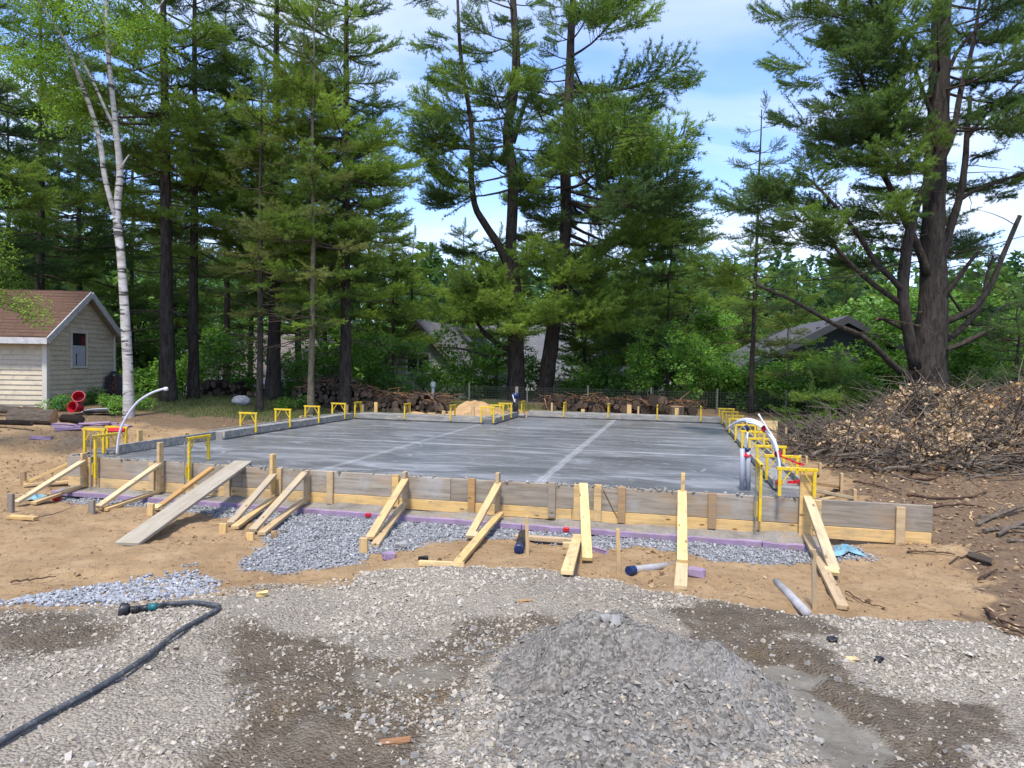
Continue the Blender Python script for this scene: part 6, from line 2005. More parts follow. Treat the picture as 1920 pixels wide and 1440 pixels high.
#@@PART4
# ------------------------------------------------------------------ shed
def shed():
    K = np.array([-10.55, 15.5]); gd = unit(np.array([-.05, 1.0])); ld = unit(np.array([-1.0, -.05])); Lg, Ll = 2.9, 3.8
    z0, ze, zp = .60, 2.50, 3.48
    root = thing('garden_shed', 'small cream sided garden shed with red brown shingle roof', 'shed', (K[0] - 1, K[1] + 1.4, z0))

    def P(a, b, z):
        q = K + gd * a + ld * b
        return np.array([q[0], q[1], z])
    og = -ld; ol = -gd
    mb = MB()
    # core walls
    def quad(*p):
        mb.add(np.array(p), [(0, 1, 2, 3)])
    quad(P(0, 0, z0), P(Lg, 0, z0), P(Lg, 0, ze), P(0, 0, ze))
    mb.add(np.array([P(0, 0, ze), P(Lg, 0, ze), P(Lg / 2, 0, zp)]), [(0, 1, 2)])
    quad(P(0, 0, z0), P(0, Ll, z0), P(0, Ll, ze), P(0, 0, ze))
    quad(P(Lg, 0, z0), P(Lg, Ll, z0), P(Lg, Ll, ze), P(Lg, 0, ze))
    quad(P(0, Ll, z0), P(Lg, Ll, z0), P(Lg, Ll, ze), P(0, Ll, ze))
    mb.build('wall', 'siding_cream', root)

    def gpx(px, py):           # pixel on the gable plane -> (a, z)
        d = ray(px, py); n = np.array([*og, 0])
        k = (np.array([*K, 0]) - O) @ n / (d @ n)
        q = O + d * k
        return (q[:2] - K) @ gd, q[2]
    wa0, wz1 = gpx(132, 622); wa1, wz0 = gpx(161, 688)
    ch = .113
    n = int((zp - z0) / ch)
    for i in range(n):
        za, zb = z0 + i * ch, z0 + (i + 1) * ch
        if za < ze - .01:
            lo, hi = .04, Lg - .04
        else:
            f = (za + ch * .8 - ze) / (zp - ze); lo, hi = Lg / 2 * f + .03, Lg - Lg / 2 * f - .03
        if hi - lo < .1:
            continue
        segs = [(lo, hi)]
        if zb > wz0 and za < wz1 and za < ze:
            segs = [(lo, wa0 - .05), (wa1 + .05, hi)]
        for a, b in segs:
            v = []
            for aa in (a, b):
                for (o_, z) in ((.003, za), (.026, za - .006), (.006, zb - .004), (.002, zb - .004)):
                    q = P(aa, 0, z); v.append(q + np.array([*(og * o_), 0]))
            F = [(0, 1, 5, 4), (1, 2, 6, 5), (2, 3, 7, 6), (3, 0, 4, 7), (0, 3, 2, 1), (4, 5, 6, 7)]
            m = MB(); m.add(np.array(v), F); m.build('siding_board', 'siding_cream', root)
        if za < ze - .05:
            v = []
            for bb in (.04, 1.75):
                for (o_, z) in ((.003, za), (.026, za - .006), (.006, zb - .004), (.002, zb - .004)):
                    q = P(0, bb, z); v.append(q + np.array([*(ol * o_), 0]))
            m = MB(); m.add(np.array(v), F if segs else F); m.build('siding_board', 'siding_cream', root)
    # corner posts, door
    c = P(0, 0, z0) + np.array([*(og * .012 + ol * .012), -.03]); board('corner_trim', c, c + np.array([0, 0, ze - z0 + .03]), .11, .11, (og[0], og[1], 0), 'trim_cream', root)
    c = P(Lg, 0, z0) + np.array([*(og * .012), 0]); board('corner_trim', c, c + np.array([0, 0, ze - z0]), .07, .07, (og[0], og[1], 0), 'trim_cream', root)
    board('door', P(0, 1.8, z0 + 1.0) + np.array([*(ol * .012), 0]), P(0, 2.7, z0 + 1.0) + np.array([*(ol * .012), 0]), .03, 1.9, (0, 0, 1), 'wall_grey', root)
    # window
    wc = (wa0 + wa1) / 2
    win = link('window', mesh_np('window', [P(wa0, 0, wz0) + np.array([*(og * .004), 0]), P(wa1, 0, wz0) + np.array([*(og * .004), 0]), P(wa1, 0, wz1) + np.array([*(og * .004), 0]), P(wa0, 0, wz1) + np.array([*(og * .004), 0])], [(0, 1, 2, 3)], ['dark_room']), root, Matrix.Identity(4))
    zm = wz0 + (wz1 - wz0) * .62
    e = np.array([*(og * .010), 0])
    link('lower_pane', mesh_np('lower_pane', [P(wa0 + .04, 0, wz0 + .03) + e, P(wa1 - .04, 0, wz0 + .03) + e, P(wa1 - .04, 0, zm) + e, P(wa0 + .04, 0, zm) + e], [(0, 1, 2, 3)], ['window_white']), win, Matrix.Identity(4))
    board('dark_gap', P(wa0 + .22, 0, wz0 + .05) + e * 1.4, P(wa0 + .22, 0, zm - .2) + e * 1.4, .04, .006, (og[0], og[1], 0), 'pane_dark', win)
    link('curtain', mesh_np('curtain', [P(wc + .1, 0, zm + .02) + e, P(wa1 - .03, 0, zm + .02) + e, P(wa1 - .03, 0, wz1 - .1) + e, P(wc + .1, 0, wz1 - .1) + e], [(0, 1, 2, 3)], ['dark_red']), win, Matrix.Identity(4))
    e = np.array([*(og * .022), 0])
    for p, q in ((P(wa0, 0, wz0 - .03), P(wa0, 0, wz1 + .03)), (P(wa1, 0, wz0 - .03), P(wa1, 0, wz1 + .03))):
        board('frame', p + e, q + e, .055, .04, (og[0], og[1], 0), 'trim_cream', win)
    for z in (wz0, wz1):
        board('frame', P(wa0 + .028, 0, z) + e, P(wa1 - .028, 0, z) + e, .04, .05, (0, 0, 1), 'trim_cream', win)
    board('frame', P(wa1 - .035, 0, wz0 + .03) + e * .8, P(wa1 - .035, 0, wz1 - .03) + e * .8, .03, .02, (og[0], og[1], 0), 'window_wood', win)
    # roof
    slope = (zp - ze) / (Lg / 2)
    ov = .30
    nrow = 15
    for sgn in (0, 1):
        for i in range(nrow):
            f0, f1 = i / nrow, (i + 1) / nrow + .012
            def pt(f, b, up):
                a = -ov + (Lg / 2 + ov) * f
                z = ze + .03 + slope * a + up
                a = a if sgn == 0 else Lg - a
                return P(a, b, z)
            v = [pt(f0, -.22, .035), pt(f0, Ll + .2, .035), pt(f1, Ll + .2, .022), pt(f1, -.22, .022), pt(f0, -.22, .0), pt(f0, Ll + .2, .0), pt(f1, Ll + .2, .0), pt(f1, -.22, .0)]
            m = MB(); m.add(np.array(v), [(0, 1, 2, 3), (4, 7, 6, 5), (0, 4, 5, 1), (1, 5, 6, 2), (2, 6, 7, 3), (3, 7, 4, 0)])
            m.build('shingle_row', 'roof_red', root)
    for sgn in (0, 1):
        a0, a1 = (-ov, Lg / 2) if sgn == 0 else (Lg + ov, Lg / 2)
        p = P(a0, -.235, ze + .03 - slope * ov - .06); q = P(a1, -.235, zp - .02)
        board('fascia', p, q, .03, .15, (0, 0, 1), 'fascia_white', root)
        v = [P(a0, -.22, ze - slope * ov + .0), P(a1, -.22, zp + .02), P(a1, .02, zp + .02), P(a0, .02, ze - slope * ov + .0)]
        link('soffit', mesh_np('soffit', np.array(v), [(0, 1, 2, 3)], ['soffit']), root, Matrix.Identity(4))
    p = P(-ov, -.22, ze - slope * ov - .04); q = P(-ov, Ll + .2, ze - slope * ov - .04)
    board('fascia', p, q, .03, .14, (0, 0, 1), 'fascia_white', root)
    v = [P(-ov, -.2, ze - slope * ov - .10), P(-ov, Ll, ze - slope * ov - .10), P(.02, Ll, ze - slope * ov - .10), P(.02, -.2, ze - slope * ov - .10)]
    link('soffit', mesh_np('soffit', np.array(v), [(0, 1, 2, 3)], ['soffit']), root, Matrix.Identity(4))


shed()


# ------------------------------------------------------------------ logs
def log_mesh(seed, n=14, L_=.45):
    rg = np.random.default_rng(seed)
    rr = 1 + rg.normal(0, .07, n)
    if seed % 3 == 2:
        rr *= np.where(np.linspace(0, 2, n) % 1 < .5, 1, .72)
    ang = np.linspace(0, 2 * np.pi, n, endpoint=False)
    v = []; F = []
    for y, s in ((0, .96), (.03, 1.0), (.97, 1.02), (1, .97)):
        v += [(math.cos(a) * r * s, y, math.sin(a) * r * s) for a, r in zip(ang, rr)]
    v += [(0, -.01, 0), (0, 1.01, 0)]
    mi = []
    for i in range(3):
        for j in range(n):
            k = (j + 1) % n
            F.append((i * n + j, i * n + k, (i + 1) * n + k, (i + 1) * n + j)); mi.append(0)
    for j in range(n):
        k = (j + 1) % n
        F.append((4 * n, k, j)); mi.append(1)
        F.append((4 * n + 1, 3 * n + j, 3 * n + k)); mi.append(1)
    return v, F, mi


LOGM = {}
for k in range(5):
    v, F, mi = log_mesh(k)
    LOGM[('dark', k)] = mesh_np('log', v, F, ['bark_log', 'log_end'], False, mi)
    LOGM[('fresh', k)] = mesh_np('log', v, F, ['bark_cut', 'log_end_fresh'], False, mi)


def log(P, az, el, r_, L_, kind, label, group=None, roll=None, name='log'):
    M = Matrix.Translation(V(P)) @ Matrix.Rotation(az, 4, 'Z') @ Matrix.Rotation(el, 4, 'X') @ Matrix.Rotation(roll if roll is not None else rnd.uniform(0, 6), 4, 'Y') @ Matrix.Diagonal((r_, L_, r_, 1))
    o = link(name, LOGM[(kind, rnd.randrange(5))], None, M)
    return tag(o, label, 'log', group)


def stack(s0, s1, t, heights, label, group, rr=(.045, .095)):
    """logs piled with their ends towards the slab; heights(s) = pile height"""
    row = 0; z_off = 0.0
    while True:
        s = s0 + rnd.uniform(0, .1) + (.07 if row % 2 else 0)
        any_ = False
        while s < s1:
            r_ = rnd.uniform(*rr)
            if rnd.random() < .12:
                r_ *= 1.3
            if z_off + r_ < heights(s):
                p = L(s, t + rnd.uniform(-.10, .06), 0)
                z = h1(p[0], p[1]) + z_off + r_ * .9 + rnd.uniform(-.02, .02)
                log((p[0], p[1], z), ANG + rnd.uniform(-.25, .25), rnd.uniform(-.08, .08), r_, rnd.uniform(.35, .5), 'dark', label, group)
                any_ = True
            s += r_ * 1.75
        row += 1; z_off += .125
        if not any_ or row > 7:
            break


stack(-11.6, -8.7, 9.1, lambda s: .40 + .42 * math.exp(-((s + 10.4) / .9) ** 2), 'dark weathered firewood log in the woodpile heaped around the sturdy pine', 'firewood around the sturdy pine')
stack(-8.7, -6.9, 9.0, lambda s: .36 + .12 * math.sin(s * 3), 'dark weathered firewood log in the low woodpile beside the sand heap', 'firewood beside the sand heap')
stack(-5.0, -2.6, 11.55, lambda s: .34 + .08 * math.sin(s * 4), 'dark weathered firewood log in the low pile by the leaning pine', 'firewood by the leaning pine')
stack(-2.6, -.6, 11.6, lambda s: .36 + .14 * math.sin(s * 3 + 1), 'dark firewood log in the loose pile before the saplings', 'firewood before the saplings', (.06, .15))
for i in range(26):
    p = gpt(rnd.uniform(372, 450), 20.8)
    log((p[0], p[1] + rnd.uniform(-.2, .2), p[2] + rnd.uniform(.05, .42)), rnd.uniform(-.5, .5), rnd.uniform(-.1, .1), rnd.uniform(.06, .11), .42, 'dark', 'dark firewood log in the small heap behind the grey sack', 'firewood behind the grey sack')
for px, py, Y, az, el, r_, L_, lb in ((765, 0, 18.9, 1.2, .5, .17, .42, 'thick split log tilted beside the sand heap'),):
    p = aty(768, 768, 19.2); log((p[0], p[1], p[2] + .02), -1.1, .55, .15, .5, 'fresh', lb)
p = L(-1.15, 11.2, 0); p[2] = h1(p[0], p[1])
log((p[0], p[1], p[2] + .02), 0, R(90), .26, .30, 'fresh', 'sawn stump round standing at the end of the loose firewood', name='stump')
for (x0, y0, x1, y1, r_, lb, kd) in ((1225, 752, 1255, 790, .06, 'reddish split board leaning on the loose firewood', 'fresh'), (1155, 747, 1200, 766, .035, 'pale broken branch poking from the firewood', 'fresh')):
    a = aty(x0, y0, 20.6); b_ = aty(x1, y1, 20.2); m = MB(); m.tube([a, (a + b_) / 2, b_], [r_ * .6, r_, r_ * .8], 7, 0, True, .1)
    tag(m.build('split_branch', 'bark_root'), lb, 'branch')
# logs by the shed
for x0, y0, x1, y1, w, kd, lb in ((20, 782, 102, 788, 27, 'fresh', 'big log lying flat with its sawn end beside the foam scraps'), (118, 783, 152, 787, 16, 'dark', 'short dark log beyond the big sawn one'), (-20, 778, 36, 769, 14, 'fresh', 'log pointing at the shed corner with a pale sawn end'), (46, 776, 72, 770, 15, 'fresh', 'short log with a pale sawn end below the shed corner'), (-40, 795, 60, 794, 9, 'dark', 'thin dark pole lying on the dirt before the logs')):
    a = ground(x0, y0 + 8); b_ = ground(x1, y1 + 8)
    Y = (a[1] + b_[1]) / 2; r_ = w / 2 * Y / FPX
    a = aty(x0, y0, Y + .1); b_ = aty(x1, y1, Y - .1)
    zz = h1((a[0] + b_[0]) / 2, Y) + r_ * .85
    d = b_ - a
    log((b_[0], b_[1], max(zz, b_[2])), math.atan2(-d[1], -d[0]) - math.pi / 2, 0, r_, np.linalg.norm(d), kd, lb)
# shed clutter
g = ground(150, 776)
for i, (dx, dz, tilt, az, lb) in enumerate(((.02, .13, 1.40, -.25, 'red plastic bucket on its side facing outwards by the shed'), (-.02, .30, 1.15, .35, 'red plastic bucket lying on top of the other by the shed'))):
    r = thing('bucket', lb, 'bucket', g + np.array([dx, i * .06, 0]))
    m = MB(); n = 18
    prof = [(.085, 0), (.12, .22), (.127, .22), (.127, .232), (.114, .232), (.08, .012)]
    v = []; F = []
    for rr, zz in prof:
        for j in range(n):
            a = 2 * math.pi * j / n; v.append((math.cos(a) * rr, math.sin(a) * rr, zz))
    for q in range(len(prof) - 1):
        for j in range(n):
            k = (j + 1) % n; F.append((q * n + j, q * n + k, (q + 1) * n + k, (q + 1) * n + j))
    F.append(tuple(range(n))[::-1]); F.append(tuple((len(prof) - 1) * n + j for j in range(n)))
    Mx = Matrix.Translation(V(g + np.array([dx, i * .06, dz]))) @ Matrix.Rotation(az, 4, 'Z') @ Matrix.Rotation(tilt, 4, 'X')
    link('shell', mesh_np('bucket', v, F, ['red_plastic']), r, Mx)
    m = MB(); hp = [(math.cos(a) * .13, math.sin(a) * .13, .21 - .02 * math.sin(a)) for a in np.linspace(0, math.pi, 12)]
    tv, tf = tube_np(hp, .004, 5); link('handle', mesh_np('handle', tv, tf, ['steel']), r, Mx)
scrap('green_sack', 112, 766, (.22, .2, .34), 'green_plastic', 'crumpled green sack by the shed wall', 'sack', .4, .3, .03, .1)
scrap('yellow_can', 127, 768, (.22, .14, .12), 'yellow_old', 'old yellow can lying beside the red buckets', 'can', .3, 0, .012)
g = ground(185, 778)
m = MB(); m.box(g + np.array([-.28, 0, .08]), g + np.array([.30, .05, .10]), .3, .09, mi=0, c=.03); m.tube(curve_pts([g + np.array([-.33, -.1, .06]), g + np.array([-.1, -.16, .13]), g + np.array([.3, -.16, .16])], 10), .007, 6, 1)
tag(m.build('black_tray', ['black_plastic', 'pex_white']), 'black tray with a pale cable lying by the birch foot', 'tray')
# stacked bricks and a wire roll behind the birch
bg_ = np.array([*(aty(195, 700, 18.0)[:2]), 0]); bg_[2] = h1(bg_[0], bg_[1])
bs = thing('brick_stack', 'stack of old red bricks against the shed end wall', 'bricks', bg_)
bm_ = None
for row in range(9):
    for c in range(5):
        if row > 4 and c < 2:
            continue
        x = bg_[0] - .45 + c * .225 + (row % 2) * .05; z = bg_[2] + .04 + row * .075
        v, F = chbox(.21, .10, .068, .006, 0, .004)
        link('brick', mesh_np('brick', v, F, ['brick_red']), bs, Matrix.Translation((x, bg_[1] + rnd.uniform(-.02, .02), z)) @ Matrix.Rotation(rnd.uniform(-.06, .06), 4, 'Z'))
m = MB()
for k in range(9):
    c = bg_ + np.array([.30 + k * .012, -.2, .38]); a = np.linspace(0, 2 * np.pi, 22)
    m.tube(np.stack([c[0] + np.cos(a) * (.16 + .01 * math.sin(k * 3)) + nr.normal(0, .004, 22), c[1] + np.sin(a) * .05 + k * .006, c[2] + np.sin(a) * (.40 + .02 * math.cos(k * 2))], -1), .010, 5, 0, False)
struct(tag(m.build('wire_roll', 'wire_dark'), 'dark coil of wire leaning on the brick stack', 'wire'), 'thing') if False else tag(m.build('wire_roll', 'wire_dark'), 'dark coil of wire leaning on the brick stack', 'wire')
g = ground(452, 759)
n = 16; uu, vv = np.meshgrid(np.linspace(0, np.pi, 10), np.linspace(0, 2 * np.pi, n, endpoint=False))
rr = 1 + .35 * (fbm(np.cos(vv) * 2 + 5, np.sin(vv) * 2 + uu, 1.6, 3, 9) - .5)
W = np.stack([np.sin(uu) * np.cos(vv) * rr * .24, np.sin(uu) * np.sin(vv) * rr * .2, np.cos(uu) * rr * .15 + .10], -1)
i = np.arange(n * 10).reshape(n, 10)
F = [(i[a, b], i[a, b + 1], i[(a + 1) % n, b + 1], i[(a + 1) % n, b]) for a in range(n) for b in range(9)]
o = link('grey_sack', mesh_np('grey_sack', W.reshape(-1, 3), F, ['grey_sack']), None, Matrix.Translation(V(g)))
tag(o, 'pale grey sack slumped on the grass before the small log heap', 'sack')

# bark, twigs and fallen needles on top of the firewood
for s0, s1, t, hh, lab in ((-11.4, -7.0, 9.15, .44, 'bark, twigs and rusty needles strewn over the long woodpile'), (-5.0, -.5, 11.7, .36, 'bark and broken twigs strewn over the firewood by the fence')):
    mb = MB()
    for q in range(420):
        s = rnd.uniform(s0, s1); p = L(s, t + rnd.uniform(-.15, .45), 0)
        z = h1(p[0], p[1]) + hh * rnd.uniform(.75, 1.25) + (.35 * math.exp(-((s + 10.4) / .9) ** 2) if s < -6 else 0)
        mb.tube(twig_poly((p[0], p[1], z), rnd.uniform(0, 6.28), rnd.uniform(-.5, .4), rnd.uniform(.15, .6), 0), np.linspace(rnd.uniform(.006, .018), .004, 5), 3, rnd.randrange(3), False)
    o = struct(mb.build('bark_debris', ['bark_root', 'bark_twig', 'bark_strip']), 'stuff'); o['label'] = lab
# ------------------------------------------------------------------ wire fence
fr_ = thing('wire_fence', 'low welded wire mesh fence on dark posts behind the firewood', 'fence', L(-3, 12.7, .6))
fz0, fz1 = .66, 1.22
for s in np.arange(-9.5, 2.6, 1.9):
    p = L(s, 12.7, h1(*L(s, 12.7, 0)[:2]) - .2); board('post', p, (p[0], p[1], fz1 + .08), .045, .045, (0, 1, 0), 'fence_post', fr_)
m = MB()
for z in np.arange(fz0, fz1 + .01, .075):
    a, b_ = L(-9.5, 12.7, z), L(2.0, 12.7, z); m.tube([a, b_], .0045, 3, 0, False)
for s in np.arange(-9.5, 2.0, .075):
    m.tube([L(s, 12.705, fz0), L(s, 12.705, fz1)], .004, 3, 0, False)
struct(m.build('wire_mesh', 'fence_wire', fr_), 'stuff')
p = L(-5.28, 11.6, .5); b_ = aty(969, 725, p[1]); board('weathered_post', (b_[0], b_[1], .45), b_, .09, .06, (0, 1, 0), 'lumber_grey', None, label='weathered upright board behind the black standpipe', cat='post')
p = gpt(812, 21.0); o = MB(); o.tube([p + np.array([0, 0, -.1]), aty(812, 722, 21.0)], .05, 10); o.tube([aty(812, 725, 21), aty(812, 716, 21)], .075, 10)
tag(o.build('vent_pipe', 'window_white'), 'pale capped vent pipe sticking up behind the woodpile', 'pipe')

# ------------------------------------------------------------------ sand heap by the notch, chips
def mound(name, label, cat, cx, cy, amp, sx, sy, mat, seed):
    xs = np.linspace(cx - 2.2 * sx, cx + 2.2 * sx, 50); ys = np.linspace(cy - 2.2 * sy, cy + 2.2 * sy, 40)
    X, Y = np.meshgrid(xs, ys)
    a = amp * np.exp(-(((X - cx) / sx) ** 2 + ((Y - cy) / sy) ** 2))
    Z = H(X, Y) + a * (1 + (fbm(X, Y, 3, 3, seed) - .5) * .9) - .03
    i = np.arange(2000).reshape(40, 50)
    F = np.stack([i[:-1, :-1], i[:-1, 1:], i[1:, 1:], i[1:, :-1]], -1).reshape(-1, 4)
    org = np.array([cx, cy, h1(cx, cy)])
    return tag(link(name, mesh_np(name, np.stack([X, Y, Z], -1).reshape(-1, 3) - org, F, [mat], True), None, Matrix.Translation(V(org))), label, cat)


plain('sand_fresh', (0.46, 0.29, 0.14), .95, var=.3, scale=4, bmp=.5)
p = L(-6.35, 9.3, 0); mound('sand_heap', 'heap of orange sand piled behind the notch kerb', 'sand', p[0], p[1], .42, .75, .6, 'sand_fresh', 5)
p = L(-7.6, 8.6, 0); mound('sawdust_heap', 'low heap of pale sawdust and shavings beside the sand', 'sawdust', p[0], p[1], .14, .7, .3, 'sand_fresh', 6)


def litter(name, n, f, box, size, mats, label, seed, lift=.004):
    rg = np.random.default_rng(seed)
    x = rg.uniform(box[0], box[1], n); y = rg.uniform(box[2], box[3], n)
    k = rg.uniform(0, 1, n) < f(x, y)
    x, y = x[k], y[k]; n = len(x)
    a = rg.uniform(0, 6.28, n); l = rg.uniform(size[0], size[1], n); w = l * rg.uniform(.15, .5, n)
    d = np.stack([np.cos(a), np.sin(a), rg.normal(0, .25, n)], -1) * l[:, None]
    s = np.stack([-np.sin(a), np.cos(a), rg.normal(0, .3, n)], -1) * w[:, None]
    P = np.stack([x, y, H(x, y) + lift + l * .12], -1)
    v = np.stack([P - d * .5, P + s * .5 + np.array([0, 0, .2]) * l[:, None] * .3, P + d * .5, P - s * .5], 1).reshape(-1, 3)
    F = np.arange(n * 4).reshape(-1, 4)
    o = struct(link(name, mesh_np(name, v, F, mats, False, rg.integers(0, len(mats), n))), 'stuff')
    o['label'] = label


def duff_p(x, y):
    return zones(x, y)[5] * .8


plain('chip_tan', (.42, .28, .15), .9, var=.4)
plain('chip_brown', (.16, .09, .05), .9, var=.4)
litter('wood_litter', 26000, lambda x, y: duff_p(x, y) * (x > 3), (3, 15, 4.4, 15), (.02, .09), ['chip_tan', 'chip_brown', 'chip_brown', 'leaf_dead'], 'bark bits and dry leaves littering the dirt by the brush pile', 5)
pc = ground(60, 885)
litter('wood_litter', 5000, lambda x, y: np.exp(-(((x - pc[0] + .5) / 1.3) ** 2 + ((y - pc[1]) / .8) ** 2)), (pc[0] - 4, pc[0] + 2.5, pc[1] - 2, pc[1] + 2), (.02, .07), ['chip_tan', 'chip_tan', 'chip_brown'], 'pale wood chips scattered on the sand by the side form', 6)
litter('wood_litter', 16000, lambda x, y: .25 + .6 * sstep(.45, .6, fbm(x, y, 1.1, 3, 8)), (-16, -4.5, 9, 18), (.015, .06), ['chip_brown', 'chip_brown', 'chip_tan'], 'dry needles and bark bits on the soil before the shed', 7)
litter('wood_litter', 9000, lambda x, y: np.full(x.shape, .5) * in_view(x, y), (-8, 7, 4.6, 9.5), (.008, .035), ['chip_brown'], 'tiny dark bark crumbs on the sand', 8)


def grass():
    rg = np.random.default_rng(3)
    n = 60000
    x = rg.uniform(-14, 3, n); y = rg.uniform(15, 22, n)
    k = rg.uniform(0, 1, n) < zones(x, y)[6] * .5
    x, y = x[k], y[k]; n = len(x)
    h_ = rg.uniform(.04, .13, n); a = rg.uniform(0, 6.28, n)
    P = np.stack([x, y, H(x, y)], -1)
    s = np.stack([np.cos(a), np.sin(a), a * 0], -1) * .007
    t = P + np.stack([rg.normal(0, .35, n) * h_, rg.normal(0, .35, n) * h_, h_], -1)
    v = np.stack([P - s, P + s, t], 1).reshape(-1, 3)
    o = struct(link('grass', mesh_np('grass', v, np.arange(n * 3).reshape(-1, 3), ['grass'])), 'stuff')
    o['label'] = 'short thin grass under the pines'


grass()


# ------------------------------------------------------------------ brush pile
def brush_h(x, y):
    a = 1.0 * np.exp(-(((x - 8.0) / 1.0) ** 2 + ((y - 13.4) / 1.1) ** 2)) + 1.05 * np.exp(-(((x - 10.6) / 2.0) ** 2 + ((y - 13.0) / 1.5) ** 2)) + .40 * np.exp(-(((x - 6.5) / .9) ** 2 + ((y - 12.9) / 1.2) ** 2)) + .45 * np.exp(-(((x - 9.0) / 1.6) ** 2 + ((y - 11.4) / .8) ** 2)) + .25 * np.exp(-(((x - 7.0) / 1.0) ** 2 + ((y - 11.6) / .7) ** 2))
    return a * (.55 + .9 * fbm(x, y, 1.3, 4, 19))


def brush():
    rg = np.random.default_rng(21)
    # filler core, coloured dark for the shade in gaps between branches
    xs = np.linspace(4.8, 16, 110); ys = np.linspace(9.6, 16.5, 70)
    X, Y = np.meshgrid(xs, ys)
    Z = H(X, Y) + brush_h(X, Y) * .58 - .08
    i = np.arange(7700).reshape(70, 110)
    F = np.stack([i[:-1, :-1], i[:-1, 1:], i[1:, 1:], i[1:, :-1]], -1).reshape(-1, 4)
    root = thing('brush_pile', 'big pile of cut branches with withered tan leaves below the massive pine', 'brush pile', (9, 12.8, h1(9, 12.8)))
    org = np.array(wmat(root).translation)
    link('core', mesh_np('core', np.stack([X, Y, Z], -1).reshape(-1, 3) - org, F, ['chip_brown'], True), root, Matrix.Translation(V(org)))
    n = 70000
    x = rg.uniform(5.0, 15.5, n); y = rg.uniform(9.8, 15.5, n)
    hb = brush_h(x, y)
    clump = fbm(x, y, 2.2, 3, 44)
    k = rg.uniform(0, 1, n) < sstep(.06, .5, hb) * (.10 + 1.0 * sstep(.44, .62, clump)) * (1 - .55 * sstep(9.5, 11, x))
    x, y, hb = x[k], y[k], hb[k]; n = len(x)
    P = np.stack([x, y, H(x, y) + hb * rg.uniform(.72, 1.08, n) + rg.uniform(0, .08, n)], -1)
    d = unit(rg.normal(0, 1, (n, 3)) + np.array([0, -.2, -.25])); sd = unit(np.cross(d, rg.normal(0, 1, (n, 3)))); nn = np.cross(sd, d)
    s = rg.uniform(.06, .13, n)[:, None]
    v = np.stack([P, P + d * s * .5 + sd * s * .3 + nn * s * .12, P + d * s, P + d * s * .5 - sd * s * .3 + nn * s * .12], 1).reshape(-1, 3)
    j = np.arange(n)[:, None] * 4
    F = np.concatenate([j + np.array([0, 1, 2]), j + np.array([0, 2, 3])])
    mi = np.where((fbm(x, y, .9, 2, 50) > .56) & (hb > .5), 1, 0)
    o = link('dead_leaf', mesh_np('dead_leaf', v, F, ['leaf_dead', 'leaf_rust'], False, np.concatenate([mi, mi])), root, Matrix.Identity(4)); struct(o, 'stuff')
    # fine twigs
    mb = MB()
    for q in range(6000):
        x, y = rg.uniform(5.2, 14), rg.uniform(9.9, 15)
        hb = float(brush_h(np.array([x]), np.array([y]))[0])
        if hb < .03 + .09 * rg.uniform():
            continue
        a = rg.uniform(0, 6.28); l = rg.uniform(.3, 1.1); e = rg.normal(.12, .35)
        p = np.array([x, y, h1(x, y) + hb * rg.uniform(.75, 1.08)])
        dd = np.array([math.cos(a) * math.cos(e), math.sin(a) * math.cos(e), math.sin(e)]) * l
        m = p + dd * .5 + rg.normal(0, .07, 3) * l
        mb.tube([p, m, p + dd], [.013 * rg.uniform(.6, 1.4), .009, .003], 3, int(rg.uniform() < .85), False)
    o = mb.build('twig', ['bark_twig', 'bark_cut'], root); struct(o, 'stuff')
    # larger cut branches one by one
    for q in range(70):
        x, y = rg.uniform(5.6, 12.5), rg.uniform(10.0, 13.6)
        hb = float(brush_h(np.array([x]), np.array([y]))[0])
        a = rg.uniform(0, 6.28) if q % 3 else rg.normal(0.1, .3); l = rg.uniform(.9, 2.3); r_ = rg.uniform(.012, .032)
        p = []
        for w in np.linspace(-.5, .5, 7):
            xx = x + math.cos(a) * l * w; yy = y + math.sin(a) * l * w
            p.append(np.array([xx, yy, h1(xx, yy) + .05 + .95 * float(brush_h(np.array([xx]), np.array([yy]))[0]) + .03 * rg.normal()]))
        p = np.array(p); p[:, :2] += np.cumsum(rg.normal(0, .05, (7, 2)), 0)
        m = MB(); cp = curve_pts(p, 14); m.tube(cp, np.linspace(r_, r_ * .35, 14), 6, 0, True, .06)
        for t_ in range(rg.integers(1, 4)):
            b0 = cp[rg.integers(4, 12)]; m.tube(twig_poly(b0, rg.uniform(0, 6.28), rg.uniform(.1, .8), rg.uniform(.2, .6), 0), np.linspace(r_ * .5, .003, 5), 4, 0, False)
        tag(m.build('cut_branch', rnd.choice(('bark_cut', 'bark_twig', 'bark_cut'))), 'bare cut branch lying on the brush pile', 'branch', 'cut branches on the brush pile')


brush()
for x0, y0, x1, y1, w, lb in ((1892, 860, 1812, 862, 20, 'thick grey log with a sawn end at the foot of the brush pile'), (1920, 874, 1852, 875, 13, 'grey log lying in front of the thick one'), (1812, 872, 1766, 878, 15, 'stubby log with an orange end beside the thick grey one'), (1694, 806, 1662, 816, 9, 'short dark log half sunk in the tan leaves'), (1664, 834, 1628, 830, 9, 'dark pole end at the edge of the tan leaves'), (1880, 812, 1800, 820, 7, 'pale crooked pole across the brush pile')):
    Y = min(ground((x0 + x1) / 2, max(y0, y1) + w * .4)[1], 12.5) - .1
    a = aty(x0, y0, Y + .2); b_ = aty(x1, y1, Y)
    r_ = w / 2 * Y / FPX; d = a - b_
    log(b_, math.atan2(d[1], d[0]) - math.pi / 2, math.asin(max(-1, min(1, d[2] / np.linalg.norm(d)))), r_, np.linalg.norm(d), 'fresh', lb)
